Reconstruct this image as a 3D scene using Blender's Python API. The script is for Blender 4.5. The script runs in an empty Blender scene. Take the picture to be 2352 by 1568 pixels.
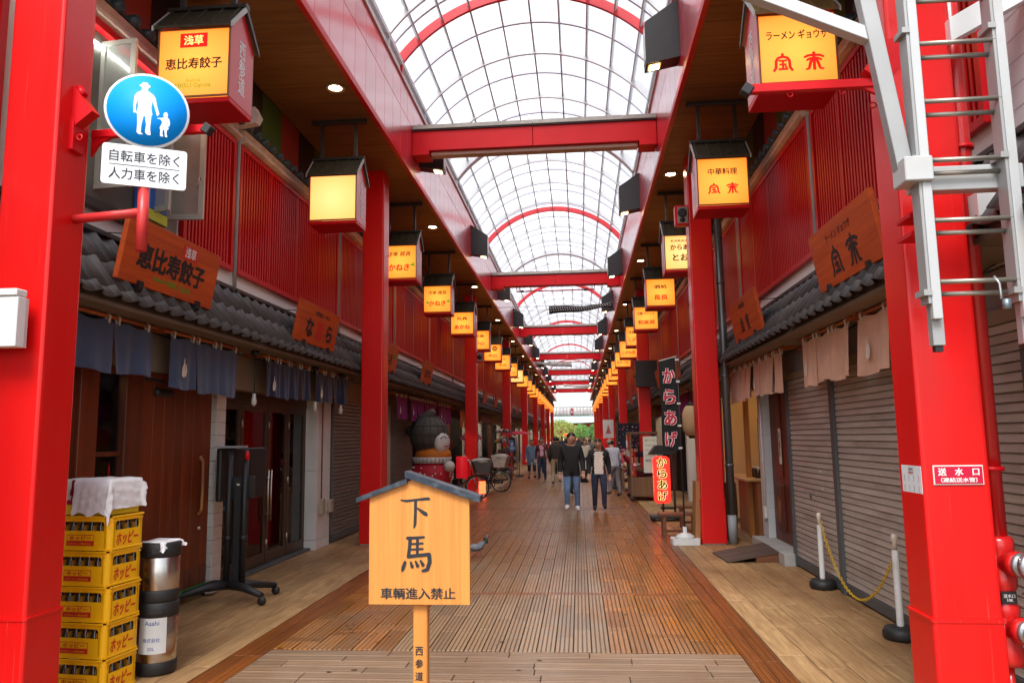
import bpy, bmesh, math, random
from mathutils import Vector, Matrix, Euler
random.seed(7)
R = math.radians
scene = bpy.context.scene
COL = scene.collection
# ------------------------------------------------------------------ camera
cd = bpy.data.cameras.new('camera'); cam = bpy.data.objects.new('camera', cd); COL.objects.link(cam)
cd.sensor_width = 36.0; cd.lens = 1732.0 / 2352.0 * 36.0; cd.clip_end = 3000; cd.clip_start = 0.05
_yaw, _pitch, _roll = R(4.973), R(7.276), R(0.8)
_fw = Vector((-math.sin(_yaw) * math.cos(_pitch), math.cos(_yaw) * math.cos(_pitch), math.sin(_pitch)))
_r0 = Vector((math.cos(_yaw), math.sin(_yaw), 0)); _u0 = _r0.cross(_fw)
_rt = _r0 * math.cos(_roll) - _u0 * math.sin(_roll); _up = _r0 * math.sin(_roll) + _u0 * math.cos(_roll)
cam.matrix_world = Matrix(((_rt.x, _up.x, -_fw.x, 0.67), (_rt.y, _up.y, -_fw.y, 0.0), (_rt.z, _up.z, -_fw.z, 1.67), (0, 0, 0, 1)))
scene.camera = cam
# ------------------------------------------------------------------ world, sun, exposure
SUN_EL, SUN_AZ = R(54), R(190)
w = bpy.data.worlds.new('World'); scene.world = w; w.use_nodes = True
nt = w.node_tree; nt.nodes.clear()
sky = nt.nodes.new('ShaderNodeTexSky'); sky.sky_type = 'NISHITA'; sky.sun_disc = False
sky.sun_elevation = SUN_EL; sky.sun_rotation = SUN_AZ; sky.air_density = 1.0; sky.dust_density = 2.0; sky.ozone_density = 1.0
hs = nt.nodes.new('ShaderNodeHueSaturation'); hs.inputs['Saturation'].default_value = 0.28
bg = nt.nodes.new('ShaderNodeBackground'); bg.inputs['Strength'].default_value = 0.10
wo = nt.nodes.new('ShaderNodeOutputWorld')
nt.links.new(sky.outputs[0], hs.inputs['Color']); nt.links.new(hs.outputs[0], bg.inputs['Color']); nt.links.new(bg.outputs[0], wo.inputs['Surface'])
sd = bpy.data.lights.new('sun', 'SUN'); sd.energy = 1.5; sd.angle = R(24); sd.color = (1.0, 0.97, 0.93)
sun = bpy.data.objects.new('sun', sd); COL.objects.link(sun)
sun.rotation_euler = (R(90) - SUN_EL, 0, math.pi - SUN_AZ)
scene.view_settings.view_transform = 'Standard'; scene.view_settings.look = 'None'
scene.view_settings.exposure = 1.45; scene.view_settings.gamma = 1.0; scene.view_settings.use_curve_mapping = False
scene.render.engine = 'CYCLES'
scene.cycles.max_bounces = 8; scene.cycles.diffuse_bounces = 4; scene.cycles.glossy_bounces = 3
scene.cycles.transmission_bounces = 5; scene.cycles.transparent_max_bounces = 12
scene.cycles.use_denoising = True; scene.cycles.caustics_reflective = False; scene.cycles.caustics_refractive = False
scene.cycles.sample_clamp_indirect = 6.0

# ------------------------------------------------------------------ materials
MATS = {}
def mat(name, col=(.5, .5, .5), rough=.5, metal=0., var=.12, vs=2.5, bump=0., bs=40., coat=0., coatr=.1, rand=0., spec=.5,
        emit=None, es=0., grime=None, gs=1.2, ga=.5, streak=None, stretch=(1, 1, 1), alpha=1., isl=0., trans=0., sheen=0., subs=0.):
    if name in MATS: return MATS[name]
    m = bpy.data.materials.new(name); m.use_nodes = True; MATS[name] = m
    n = m.node_tree; N = n.nodes; L = n.links; b = N['Principled BSDF']
    b.inputs['Roughness'].default_value = rough; b.inputs['Metallic'].default_value = metal
    b.inputs['Specular IOR Level'].default_value = spec
    b.inputs['Coat Weight'].default_value = coat; b.inputs['Coat Roughness'].default_value = coatr
    b.inputs['Transmission Weight'].default_value = trans; b.inputs['Alpha'].default_value = alpha
    b.inputs['Sheen Weight'].default_value = sheen
    tc = N.new('ShaderNodeTexCoord'); mp = N.new('ShaderNodeMapping'); mp.inputs['Scale'].default_value = stretch
    oi = N.new('ShaderNodeObjectInfo'); 
    va = N.new('ShaderNodeVectorMath'); va.operation = 'ADD'
    vm = N.new('ShaderNodeMath'); vm.operation = 'MULTIPLY'; vm.inputs[1].default_value = 37.0
    L.new(oi.outputs['Random'], vm.inputs[0]); L.new(vm.outputs[0], va.inputs[1])
    L.new(tc.outputs['Object'], va.inputs[0]); L.new(va.outputs[0], mp.inputs['Vector'])
    nz = N.new('ShaderNodeTexNoise'); nz.inputs['Scale'].default_value = vs; nz.inputs['Detail'].default_value = 5; L.new(mp.outputs[0], nz.inputs['Vector'])
    h = N.new('ShaderNodeHueSaturation'); h.inputs['Color'].default_value = (*col, 1)
    mr = N.new('ShaderNodeMapRange'); mr.inputs['From Min'].default_value = .25; mr.inputs['From Max'].default_value = .75
    mr.inputs['To Min'].default_value = 1 - var; mr.inputs['To Max'].default_value = 1 + var
    L.new(nz.outputs['Fac'], mr.inputs['Value'])
    last = mr.outputs[0]
    if rand or isl:
        src = oi.outputs['Random']
        if isl:
            ge = N.new('ShaderNodeNewGeometry'); ad = N.new('ShaderNodeMath'); ad.operation = 'ADD'
            L.new(src, ad.inputs[0]); L.new(ge.outputs['Random Per Island'], ad.inputs[1])
            fr = N.new('ShaderNodeMath'); fr.operation = 'FRACT'; L.new(ad.outputs[0], fr.inputs[0]); src = fr.outputs[0]
        r = rand or isl
        m2 = N.new('ShaderNodeMapRange'); m2.inputs['To Min'].default_value = 1 - r; m2.inputs['To Max'].default_value = 1 + r
        L.new(src, m2.inputs['Value'])
        mu = N.new('ShaderNodeMath'); mu.operation = 'MULTIPLY'; L.new(last, mu.inputs[0]); L.new(m2.outputs[0], mu.inputs[1]); last = mu.outputs[0]
    L.new(last, h.inputs['Value'])
    out = h.outputs[0]
    if grime:
        g = N.new('ShaderNodeTexNoise'); g.inputs['Scale'].default_value = gs; g.inputs['Detail'].default_value = 8; g.inputs['Roughness'].default_value = .65
        L.new(mp.outputs[0], g.inputs['Vector'])
        gr = N.new('ShaderNodeMapRange'); gr.inputs['From Min'].default_value = .48; gr.inputs['From Max'].default_value = .72; gr.inputs['To Max'].default_value = ga
        L.new(g.outputs['Fac'], gr.inputs['Value'])
        mx = N.new('ShaderNodeMix'); mx.data_type = 'RGBA'; mx.inputs['B'].default_value = (*grime, 1)
        L.new(gr.outputs[0], mx.inputs['Factor']); L.new(out, mx.inputs['A']); out = mx.outputs['Result']
    if streak:   # fine pale vertical scuffs
        sm = N.new('ShaderNodeMapping'); sm.inputs['Scale'].default_value = (26, 26, .55); L.new(va.outputs[0], sm.inputs['Vector'])
        sn = N.new('ShaderNodeTexNoise'); sn.inputs['Scale'].default_value = 2.2; sn.inputs['Detail'].default_value = 3; L.new(sm.outputs[0], sn.inputs['Vector'])
        sr = N.new('ShaderNodeMapRange'); sr.inputs['From Min'].default_value = .66; sr.inputs['From Max'].default_value = .74; sr.inputs['To Max'].default_value = .42; L.new(sn.outputs['Fac'], sr.inputs['Value'])
        sx2 = N.new('ShaderNodeMix'); sx2.data_type = 'RGBA'; sx2.inputs['B'].default_value = (*streak, 1); L.new(sr.outputs[0], sx2.inputs['Factor']); L.new(out, sx2.inputs['A']); out = sx2.outputs['Result']
        rm = N.new('ShaderNodeMapRange'); rm.inputs['To Min'].default_value = rough * .7; rm.inputs['To Max'].default_value = rough * 1.4; L.new(nz.outputs['Fac'], rm.inputs['Value']); L.new(rm.outputs[0], b.inputs['Roughness'])
    L.new(out, b.inputs['Base Color'])
    if bump:
        bn = N.new('ShaderNodeTexNoise'); bn.inputs['Scale'].default_value = bs; bn.inputs['Detail'].default_value = 4; L.new(mp.outputs[0], bn.inputs['Vector'])
        bp = N.new('ShaderNodeBump'); bp.inputs['Strength'].default_value = bump; bp.inputs['Distance'].default_value = .01
        L.new(bn.outputs['Fac'], bp.inputs['Height']); L.new(bp.outputs[0], b.inputs['Normal'])
    if emit: b.inputs['Emission Color'].default_value = (*emit, 1); b.inputs['Emission Strength'].default_value = es
    return m

def wood(name, c1, c2, axis=2, scale=1., rough=.45, rand=.12, coat=.0, groove=0., gaxis=0, isl=0., along=.06, spec=.5, wear=None, wa=.5, entr=0., gd=.5, bstr=.35):
    """grain runs along axis"""
    if name in MATS: return MATS[name]
    m = bpy.data.materials.new(name); m.use_nodes = True; MATS[name] = m
    n = m.node_tree; N = n.nodes; L = n.links; b = N['Principled BSDF']
    b.inputs['Coat Weight'].default_value = coat; b.inputs['Coat Roughness'].default_value = .2; b.inputs['Specular IOR Level'].default_value = spec
    tc = N.new('ShaderNodeTexCoord'); oi = N.new('ShaderNodeObjectInfo')
    src = oi.outputs['Random']
    ge = N.new('ShaderNodeNewGeometry'); ad = N.new('ShaderNodeMath'); ad.operation = 'ADD'
    L.new(src, ad.inputs[0]); L.new(ge.outputs['Random Per Island'], ad.inputs[1])
    fr = N.new('ShaderNodeMath'); fr.operation = 'FRACT'; L.new(ad.outputs[0], fr.inputs[0]); rnd = fr.outputs[0]
    vm = N.new('ShaderNodeMath'); vm.operation = 'MULTIPLY'; vm.inputs[1].default_value = 53.0; L.new(rnd, vm.inputs[0])
    va = N.new('ShaderNodeVectorMath'); va.operation = 'ADD'; L.new(tc.outputs['Object'], va.inputs[0]); L.new(vm.outputs[0], va.inputs[1])
    mp = N.new('ShaderNodeMapping'); s = [1, 1, 1]; s[axis] = along; mp.inputs['Scale'].default_value = s; L.new(va.outputs[0], mp.inputs['Vector'])
    nz = N.new('ShaderNodeTexNoise'); nz.inputs['Scale'].default_value = 28 * scale; nz.inputs['Detail'].default_value = 6; nz.inputs['Roughness'].default_value = .6
    nz.inputs['Distortion'].default_value = .6; L.new(mp.outputs[0], nz.inputs['Vector'])
    rp = N.new('ShaderNodeMapRange'); rp.inputs['From Min'].default_value = .33; rp.inputs['From Max'].default_value = .67; L.new(nz.outputs['Fac'], rp.inputs['Value'])
    mx = N.new('ShaderNodeMix'); mx.data_type = 'RGBA'; mx.inputs['A'].default_value = (*c1, 1); mx.inputs['B'].default_value = (*c2, 1); L.new(rp.outputs[0], mx.inputs['Factor'])
    out = mx.outputs['Result']
    if wear:
        g = N.new('ShaderNodeTexNoise'); g.inputs['Scale'].default_value = 1.1; g.inputs['Detail'].default_value = 7; g.inputs['Roughness'].default_value = .62
        gm = N.new('ShaderNodeMapping'); gm.inputs['Scale'].default_value = (1.0, .45, 1); L.new(tc.outputs['Object'], gm.inputs['Vector'])
        ps = N.new('ShaderNodeNewGeometry'); L.new(ps.outputs['Position'], gm.inputs['Vector'])
        L.new(gm.outputs[0], g.inputs['Vector'])
        gr = N.new('ShaderNodeMapRange'); gr.inputs['From Min'].default_value = .42; gr.inputs['From Max'].default_value = .66; gr.inputs['To Max'].default_value = wa
        if entr:   # the boards nearest the open entrance are weathered most, the middle of the walkway more than its sides
            sp = N.new('ShaderNodeSeparateXYZ'); L.new(ps.outputs['Position'], sp.inputs[0])
            e1 = N.new('ShaderNodeMapRange'); e1.inputs['From Min'].default_value = 5.5; e1.inputs['From Max'].default_value = 12.; e1.inputs['To Min'].default_value = entr; e1.inputs['To Max'].default_value = -.06; L.new(sp.outputs['Y'], e1.inputs['Value'])
            ab = N.new('ShaderNodeMath'); ab.operation = 'ABSOLUTE'; L.new(sp.outputs['X'], ab.inputs[0])
            e2 = N.new('ShaderNodeMapRange'); e2.inputs['From Min'].default_value = .7; e2.inputs['From Max'].default_value = 2.; e2.inputs['To Max'].default_value = -.16; L.new(ab.outputs[0], e2.inputs['Value'])
            s1 = N.new('ShaderNodeMath'); s1.operation = 'ADD'; L.new(e1.outputs[0], s1.inputs[0]); L.new(e2.outputs[0], s1.inputs[1])
            s2 = N.new('ShaderNodeMath'); s2.operation = 'ADD'; L.new(s1.outputs[0], s2.inputs[0]); L.new(g.outputs['Fac'], s2.inputs[1]); L.new(s2.outputs[0], gr.inputs['Value'])
        else: L.new(g.outputs['Fac'], gr.inputs['Value'])
        m3 = N.new('ShaderNodeMix'); m3.data_type = 'RGBA'; m3.inputs['B'].default_value = (*wear, 1)
        L.new(gr.outputs[0], m3.inputs['Factor']); L.new(out, m3.inputs['A']); out = m3.outputs['Result']
    h = N.new('ShaderNodeHueSaturation'); L.new(out, h.inputs['Color'])
    m2 = N.new('ShaderNodeMapRange'); m2.inputs['To Min'].default_value = 1 - rand; m2.inputs['To Max'].default_value = 1 + rand; L.new(rnd, m2.inputs['Value'])
    val = m2.outputs[0]
    hgt = nz.outputs['Fac']
    if groove:
        sx = N.new('ShaderNodeSeparateXYZ'); L.new(tc.outputs['Object'], sx.inputs[0])
        k = N.new('ShaderNodeMath'); k.operation = 'MULTIPLY'; k.operation = 'MULTIPLY_ADD'; k.inputs[1].default_value = 1 / groove; k.inputs[2].default_value = .5; L.new(sx.outputs[gaxis], k.inputs[0])
        f2 = N.new('ShaderNodeMath'); f2.operation = 'FRACT'; L.new(k.outputs[0], f2.inputs[0])
        a = N.new('ShaderNodeMath'); a.operation = 'SUBTRACT'; a.inputs[1].default_value = .5; L.new(f2.outputs[0], a.inputs[0])
        a2 = N.new('ShaderNodeMath'); a2.operation = 'ABSOLUTE'; L.new(a.outputs[0], a2.inputs[0])
        st = N.new('ShaderNodeMapRange'); st.inputs['From Min'].default_value = .07; st.inputs['From Max'].default_value = .17; L.new(a2.outputs[0], st.inputs['Value'])
        v2 = N.new('ShaderNodeMapRange'); v2.inputs['To Min'].default_value = gd; L.new(st.outputs[0], v2.inputs['Value'])
        mu = N.new('ShaderNodeMath'); mu.operation = 'MULTIPLY'; L.new(val, mu.inputs[0]); L.new(v2.outputs[0], mu.inputs[1]); val = mu.outputs[0]
        a3 = N.new('ShaderNodeMath'); a3.operation = 'MULTIPLY_ADD'; a3.inputs[1].default_value = .15; L.new(hgt, a3.inputs[0]); L.new(st.outputs[0], a3.inputs[2]); hgt = a3.outputs[0]
    L.new(val, h.inputs['Value']); L.new(h.outputs[0], b.inputs['Base Color'])
    rr = N.new('ShaderNodeMapRange'); rr.inputs['To Min'].default_value = rough * .75; rr.inputs['To Max'].default_value = min(1, rough * 1.35); L.new(nz.outputs['Fac'], rr.inputs['Value']); L.new(rr.outputs[0], b.inputs['Roughness'])
    bp = N.new('ShaderNodeBump'); bp.inputs['Strength'].default_value = bstr; bp.inputs['Distance'].default_value = .006; L.new(hgt, bp.inputs['Height']); L.new(bp.outputs[0], b.inputs['Normal'])
    return m

# ------------------------------------------------------------------ mesh builder
class MB:
    def __init__(s): s.v = []; s.f = []; s.sm = []
    def add(s, vs, fs, smooth=False):
        o = len(s.v); s.v.extend([tuple(v) for v in vs]); s.f.extend([tuple(i + o for i in f) for f in fs]); s.sm.extend([smooth] * len(fs)); return s
    def box(s, x0, x1, y0, y1, z0, z1, ch=0., M=None):
        if x0 > x1: x0, x1 = x1, x0
        if y0 > y1: y0, y1 = y1, y0
        if z0 > z1: z0, z1 = z1, z0
        if not ch:
            v = [(x, y, z) for z in (z0, z1) for y in (y0, y1) for x in (x0, x1)]
            f = [(0, 2, 3, 1), (4, 5, 7, 6), (0, 1, 5, 4), (2, 6, 7, 3), (0, 4, 6, 2), (1, 3, 7, 5)]
        else:
            c = min(ch, (x1 - x0) * .45, (y1 - y0) * .45, (z1 - z0) * .45)
            v = []; f = []; idx = {}
            X = (x0, x1); Y = (y0, y1); Z = (z0, z1); cs = (c, -c)
            for i in (0, 1):
                for j in (0, 1):
                    for k in (0, 1):
                        for a in range(3):
                            p = [X[i] + cs[i], Y[j] + cs[j], Z[k] + cs[k]]; p[a] = (X[i], Y[j], Z[k])[a]
                            idx[i, j, k, a] = len(v); v.append(tuple(p))
            def q(l): f.append(tuple(l))
            for a in range(3):
                b_, c_ = [d for d in range(3) if d != a]
                for s_ in (0, 1):
                    def g(p, r, a=a, b_=b_, c_=c_, s_=s_):
                        t = [0, 0, 0]; t[a] = s_; t[b_] = p; t[c_] = r; return idx[t[0], t[1], t[2], a]
                    q((g(0, 0), g(1, 0), g(1, 1), g(0, 1)))
            for a in range(3):
                b_, c_ = [d for d in range(3) if d != a]
                for p in (0, 1):
                    for r in (0, 1):
                        def g(t_, w_, a=a, b_=b_, c_=c_, p=p, r=r):
                            t = [0, 0, 0]; t[a] = t_; t[b_] = p; t[c_] = r; return idx[t[0], t[1], t[2], w_]
                        q((g(0, b_), g(1, b_), g(1, c_), g(0, c_)))
            for i in (0, 1):
                for j in (0, 1):
                    for k in (0, 1): q((idx[i, j, k, 0], idx[i, j, k, 1], idx[i, j, k, 2]))
        if M is not None: v = [tuple(M @ Vector(p)) for p in v]
        return s.add(v, f)
    def prism(s, poly, axis, d0, d1, smooth=False):
        """poly: 2-D points in the plane of the two other axes (cyclic order)"""
        n = len(poly); v = []
        for d in (d0, d1):
            for a, b in poly: v.append({0: (d, a, b), 1: (a, d, b), 2: (a, b, d)}[axis])
        f = [tuple(range(n)), tuple(range(2 * n - 1, n - 1, -1))] + [(i, (i + 1) % n, n + (i + 1) % n, n + i) for i in range(n)]
        return s.add(v, f, smooth)
    def tube(s, pts, r, n=8, cap=True, smooth=True, closed=False):
        pts = [Vector(p) for p in pts]; m = len(pts); rr = r if isinstance(r, (list, tuple)) else [r] * m
        v = []; f = []; prev = None
        for i, p in enumerate(pts):
            if closed: t = (pts[(i + 1) % m] - pts[i - 1])
            else: t = (pts[min(i + 1, m - 1)] - pts[max(i - 1, 0)])
            t.normalize()
            if prev is None:
                a = Vector((0, 0, 1)) if abs(t.z) < .9 else Vector((1, 0, 0)); u = t.cross(a).normalized()
            else:
                u = prev - t * prev.dot(t); u = u.normalized() if u.length > 1e-6 else t.orthogonal().normalized()
            prev = u; w_ = t.cross(u)
            for k in range(n):
                a = 2 * math.pi * k / n; v.append(p + (u * math.cos(a) + w_ * math.sin(a)) * rr[i])
        lim = m if closed else m - 1
        for i in range(lim):
            for k in range(n):
                j = (i + 1) % m; f.append((i * n + k, i * n + (k + 1) % n, j * n + (k + 1) % n, j * n + k))
        s.add(v, f, smooth)
        if cap and not closed:
            o = len(s.v) - len(v); s.f.append(tuple(o + k for k in reversed(range(n)))); s.f.append(tuple(o + (m - 1) * n + k for k in range(n))); s.sm += [False, False]
        return s
    def lathe(s, prof, n=16, c=(0, 0, 0), axis=2, smooth=True, sx=1., sy=1., a0=0., a1=2 * math.pi, cap=True):
        full = abs(a1 - a0 - 2 * math.pi) < 1e-6; k = n if full else n + 1; v = []; f = []
        for r, h in prof:
            for i in range(k):
                a = a0 + (a1 - a0) * i / n; p = (r * math.cos(a) * sx, r * math.sin(a) * sy, h)
                if axis == 0: p = (p[2], p[0], p[1])
                elif axis == 1: p = (p[0], -p[2], p[1])
                v.append((p[0] + c[0], p[1] + c[1], p[2] + c[2]))
        for j in range(len(prof) - 1):
            for i in range(n):
                i2 = (i + 1) % k; f.append((j * k + i, j * k + i2, (j + 1) * k + i2, (j + 1) * k + i))
        s.add(v, f, smooth)
        o = len(s.v) - len(v)
        if full and cap:
            for j in (0, len(prof) - 1):
                if prof[j][0] > 1e-5: s.f.append(tuple(o + j * k + i for i in range(k))); s.sm.append(False)
        return s
    def ball(s, c, rx, ry=None, rz=None, n=12, m=8):
        ry = ry or rx; rz = rz or rx
        return s.lathe([(max(1e-6, math.sin(math.pi * i / m)), -math.cos(math.pi * i / m) * 1.0) for i in range(m + 1)], n, (0, 0, 0)).scale_last((rx, ry, rz), c, n * (m + 1))
    def scale_last(s, k, c, cnt):
        for i in range(len(s.v) - cnt, len(s.v)):
            p = s.v[i]; s.v[i] = (p[0] * k[0] + c[0], p[1] * k[1] + c[1], p[2] * k[2] + c[2])
        return s
    def grid(s, fn, nu, nv, smooth=True, thick=None):
        v = [fn(i / nu, j / nv) for j in range(nv + 1) for i in range(nu + 1)]
        f = [(j * (nu + 1) + i, j * (nu + 1) + i + 1, (j + 1) * (nu + 1) + i + 1, (j + 1) * (nu + 1) + i) for j in range(nv) for i in range(nu)]
        return s.add(v, f, smooth)
    def mesh(s, name, m=None):
        me = bpy.data.meshes.new(name); me.from_pydata(s.v, [], s.f)
        me.polygons.foreach_set('use_smooth', s.sm)
        if m: me.materials.append(m)
        me.update(); 
        b = bmesh.new(); b.from_mesh(me); bmesh.ops.recalc_face_normals(b, faces=b.faces); b.to_mesh(me); b.free()
        return me
    def build(s, name, m, parent=None, **k): return link(name, s.mesh(name, m), parent, **k)

def link(name, me, parent=None, loc=None, rot=None, scale=None, label=None, cat=None, group=None, kind=None):
    o = bpy.data.objects.new(name, me); COL.objects.link(o)
    if parent is not None: o.parent = parent
    if loc is not None: o.location = loc
    if rot is not None: o.rotation_euler = rot
    if scale is not None: o.scale = scale if hasattr(scale, '__len__') else (scale,) * 3
    tag(o, label, cat, group, kind); return o
def tag(o, label=None, cat=None, group=None, kind=None):
    if label: o['label'] = label
    if cat: o['category'] = cat
    if group: o['group'] = group
    if kind: o['kind'] = kind
    return o
def thing(name, label, cat, loc=(0, 0, 0), rz=0., group=None):
    return link(name, None, None, loc=loc, rot=(0, 0, rz), label=label, cat=cat, group=group)
def struct(name, mb, m): return mb.build(name, m, kind='structure')
CH = {}
def kids(o): return [c for c in COL.objects if c.parent == o] if False else o.children
def dup(root, loc=None, rz=None, label=None, group=None, parent=None):
    r = root.copy(); COL.objects.link(r)
    if parent is not None: r.parent = parent
    if loc is not None: r.location = loc
    if rz is not None: r.rotation_euler = (0, 0, rz)
    if label: r['label'] = label
    if group: r['group'] = group
    for ch in list(root.children): dup(ch, parent=r)
    return r
# ------------------------------------------------------------------ lettering
def basis(facing):
    r, n = {'-y': ((1, 0, 0), (0, -1, 0)), '+y': ((-1, 0, 0), (0, 1, 0)), '+x': ((0, 1, 0), (1, 0, 0)), '-x': ((0, -1, 0), (-1, 0, 0)), '+z': ((1, 0, 0), (0, 0, 1))}[facing]
    r = Vector(r); n = Vector(n); return r, n.cross(r), n
_fonts = {}
def glyphs(body, bold, vertical):
    key = (body, bold, vertical)
    if key in _fonts: return _fonts[key]
    c = bpy.data.curves.new('lettering', 'FONT'); c.body = '\n'.join(body) if vertical else body
    c.size = 1.; c.offset = bold; c.resolution_u = 2; c.align_x = 'CENTER'
    if vertical: c.space_line = .92
    o = bpy.data.objects.new('lettering', c); COL.objects.link(o)
    me = bpy.data.meshes.new_from_object(o)
    vs = [tuple(v.co) for v in me.vertices]; fs = [tuple(p.vertices) for p in me.polygons]
    bpy.data.objects.remove(o); bpy.data.curves.remove(c); bpy.data.meshes.remove(me)
    _fonts[key] = (vs, fs); return vs, fs
def flatshape(parent, vs, fs, c, w_, h_, facing, m, name='lettering', proud=.0015, tilt=None, label=None, slant=0.):
    xs = [v[0] for v in vs]; ys = [v[1] for v in vs]
    x0, x1, y0, y1 = min(xs), max(xs), min(ys), max(ys)
    kx = w_ / max(1e-6, x1 - x0); ky = (h_ / max(1e-6, y1 - y0)) if h_ else kx
    if facing.__class__ is str: r, u, n = basis(facing)
    else: r, u, n = facing
    c = Vector(c); out = []
    for v in vs:
        a = (v[0] - (x0 + x1) / 2) * kx; b = (v[1] - (y0 + y1) / 2) * ky
        out.append(c + r * (a + slant * b) + u * b + n * (proud + v[2]))
    mb = MB(); mb.add(out, fs)
    me = bpy.data.meshes.new(name); me.from_pydata(mb.v, [], mb.f); me.materials.append(m); me.update()
    return link(name, me, parent, label=label)
def text(parent, body, c, w_, h_, facing, m, bold=.0, vertical=False, proud=.0015, slant=0., label=None):
    vs, fs = glyphs(body, 0., vertical)
    if not vs: return None
    if bold:   # heavier strokes: the outline laid again, shifted a little each way
        V = []; F = []
        for i, (dx, dy) in enumerate(((-1, -.7), (1, -.7), (1, .7), (-1, .7))):
            o = len(V); V += [(v[0] + dx * bold, v[1] + dy * bold, v[2] + i * .0002) for v in vs]; F += [tuple(k + o for k in f) for f in fs]
        vs, fs = V, F
    return flatshape(parent, vs, fs, c, w_, h_, facing, m, 'lettering', proud, slant=slant, label=label)
def ribbon(strokes):
    """brush strokes: each a list of (x, y, width)"""
    V = []; F = []
    for si, st in enumerate(strokes):
        st = [Vector(p) for p in st]; z = si * .0003; L_ = []; R_ = []
        # refine
        pts = []
        for i in range(len(st) - 1):
            for t in (0, .34, .67): pts.append(st[i].lerp(st[i + 1], t))
        pts.append(st[-1])
        for i, p in enumerate(pts):
            d = (pts[min(i + 1, len(pts) - 1)] - pts[max(0, i - 1)]); d = Vector((d.x, d.y)).normalized(); nn = Vector((-d.y, d.x))
            L_.append((p.x + nn.x * p.z / 2, p.y + nn.y * p.z / 2, z)); R_.append((p.x - nn.x * p.z / 2, p.y - nn.y * p.z / 2, z))
        o = len(V); k = len(pts); V += L_ + R_
        for i in range(k - 1): F.append((o + i, o + i + 1, o + k + i + 1, o + k + i))
        for e, sgn in ((0, -1), (k - 1, 1)):
            p = pts[e]; q = pts[1] if e == 0 else pts[-2]; d = Vector((p.x - q.x, p.y - q.y)).normalized(); nn = Vector((-d.y, d.x)); r = p.z / 2
            o2 = len(V); arc = [(p.x + nn.x * r * math.cos(a) + d.x * r * math.sin(a) * .7, p.y + nn.y * r * math.cos(a) + d.y * r * math.sin(a) * .7, z) for a in [math.pi * j / 5 for j in range(6)]]
            V += arc; F.append(tuple(range(o2, o2 + 6)))
    return V, F
def empty_at(name, parent, loc, rz=0): 
    return link(name, None, parent, loc=loc, rot=(0, 0, rz))
# ================================================================== THE SETTING
red = mat('red_paint', (.74, .006, .006), .36, var=.06, vs=1.2, bump=.03, bs=6, coat=.30, coatr=.16, spec=.35, grime=(.62, .012, .010), gs=3, ga=.35, streak=(.80, .09, .07), stretch=(3, 3, .35))
red2 = mat('red_metal', (.62, .002, .008), .42, var=.07, vs=2, coat=.0, spec=.3)
fasc = mat('fascia_panel_red', (.62, .020, .042), .30, var=.07, vs=1.5, bump=.05, bs=4, coat=.8, coatr=.14, spec=.5, rand=.05, stretch=(1, 1, .4))
soff = wood('soffit_board', (.26, .125, .036), (.18, .082, .022), axis=0, scale=.6, rough=.5, rand=.10)
grey = mat('grey_steel_paint', (.66, .67, .69), .45, var=.06)
dgrey = mat('dark_bronze', (.035, .034, .032), .45, var=.2)
blackm = mat('black_matt', (.016, .016, .018), .5, var=.2)
white = mat('white_wall', (.72, .70, .67), .8, var=.06, vs=1.5, bump=.05, bs=80, grime=(.45, .42, .38), gs=1.3, ga=.35)
lilac = mat('pale_tile_wall', (.66, .64, .68), .6, var=.05, vs=2)
# ground sheet that reaches the horizon
struct('ground', MB().box(-400, 400, -300, 900, -.5, -.06), mat('ground_asphalt', (.16, .15, .145), .9, var=.2, bump=.2, bs=30))
slab = struct('walkway', MB().box(-2.12, 2.12, -3, 96.5, -.055, -.012), mat('plank_bed', (.030, .018, .012), .8))
WB = wood('deck_plank_long', (.275, .122, .026), (.17, .069, .013), axis=1, scale=1.0, rough=.30, rand=.20, groove=.03625, gaxis=0, wear=(.245, .175, .112), wa=.75, spec=.5, entr=.28, gd=.16, bstr=.5)
WC = wood('deck_plank_cross', (.27, .165, .095), (.18, .105, .058), axis=0, scale=1.0, rough=.42, rand=.15, groove=.03625, gaxis=1, wear=(.28, .20, .14), wa=.7, gd=.34, bstr=.5)
WS = wood('deck_plank_side', (.36, .132, .018), (.21, .072, .010), axis=1, scale=1.0, rough=.28, rand=.24, groove=.04125, gaxis=0, wear=(.25, .165, .105), wa=.7, entr=.08, gd=.16, bstr=.5)
WK = wood('deck_border', (.27, .080, .014), (.15, .044, .009), axis=1, scale=1.0, rough=.32, rand=.15, groove=.0433, gaxis=0, gd=.5)
planks = []   # (cx, cy, lx, ly, material)
pw = .145
def cross_rows(y0, y1, xw=1.86):
    y = y0
    k = 0
    while y + pw <= y1 + .01:
        x = -xw + random.uniform(-.9, 0)
        while x < xw:
            l = random.choice((.95, 1.1, 1.25, .62)); a, b = max(x, -xw), min(x + l, xw)
            if b - a > .06: planks.append(((a + b) / 2, y + pw / 2, b - a, pw, WC, 0))
            x += l
        y += pw; k += 1
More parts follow.
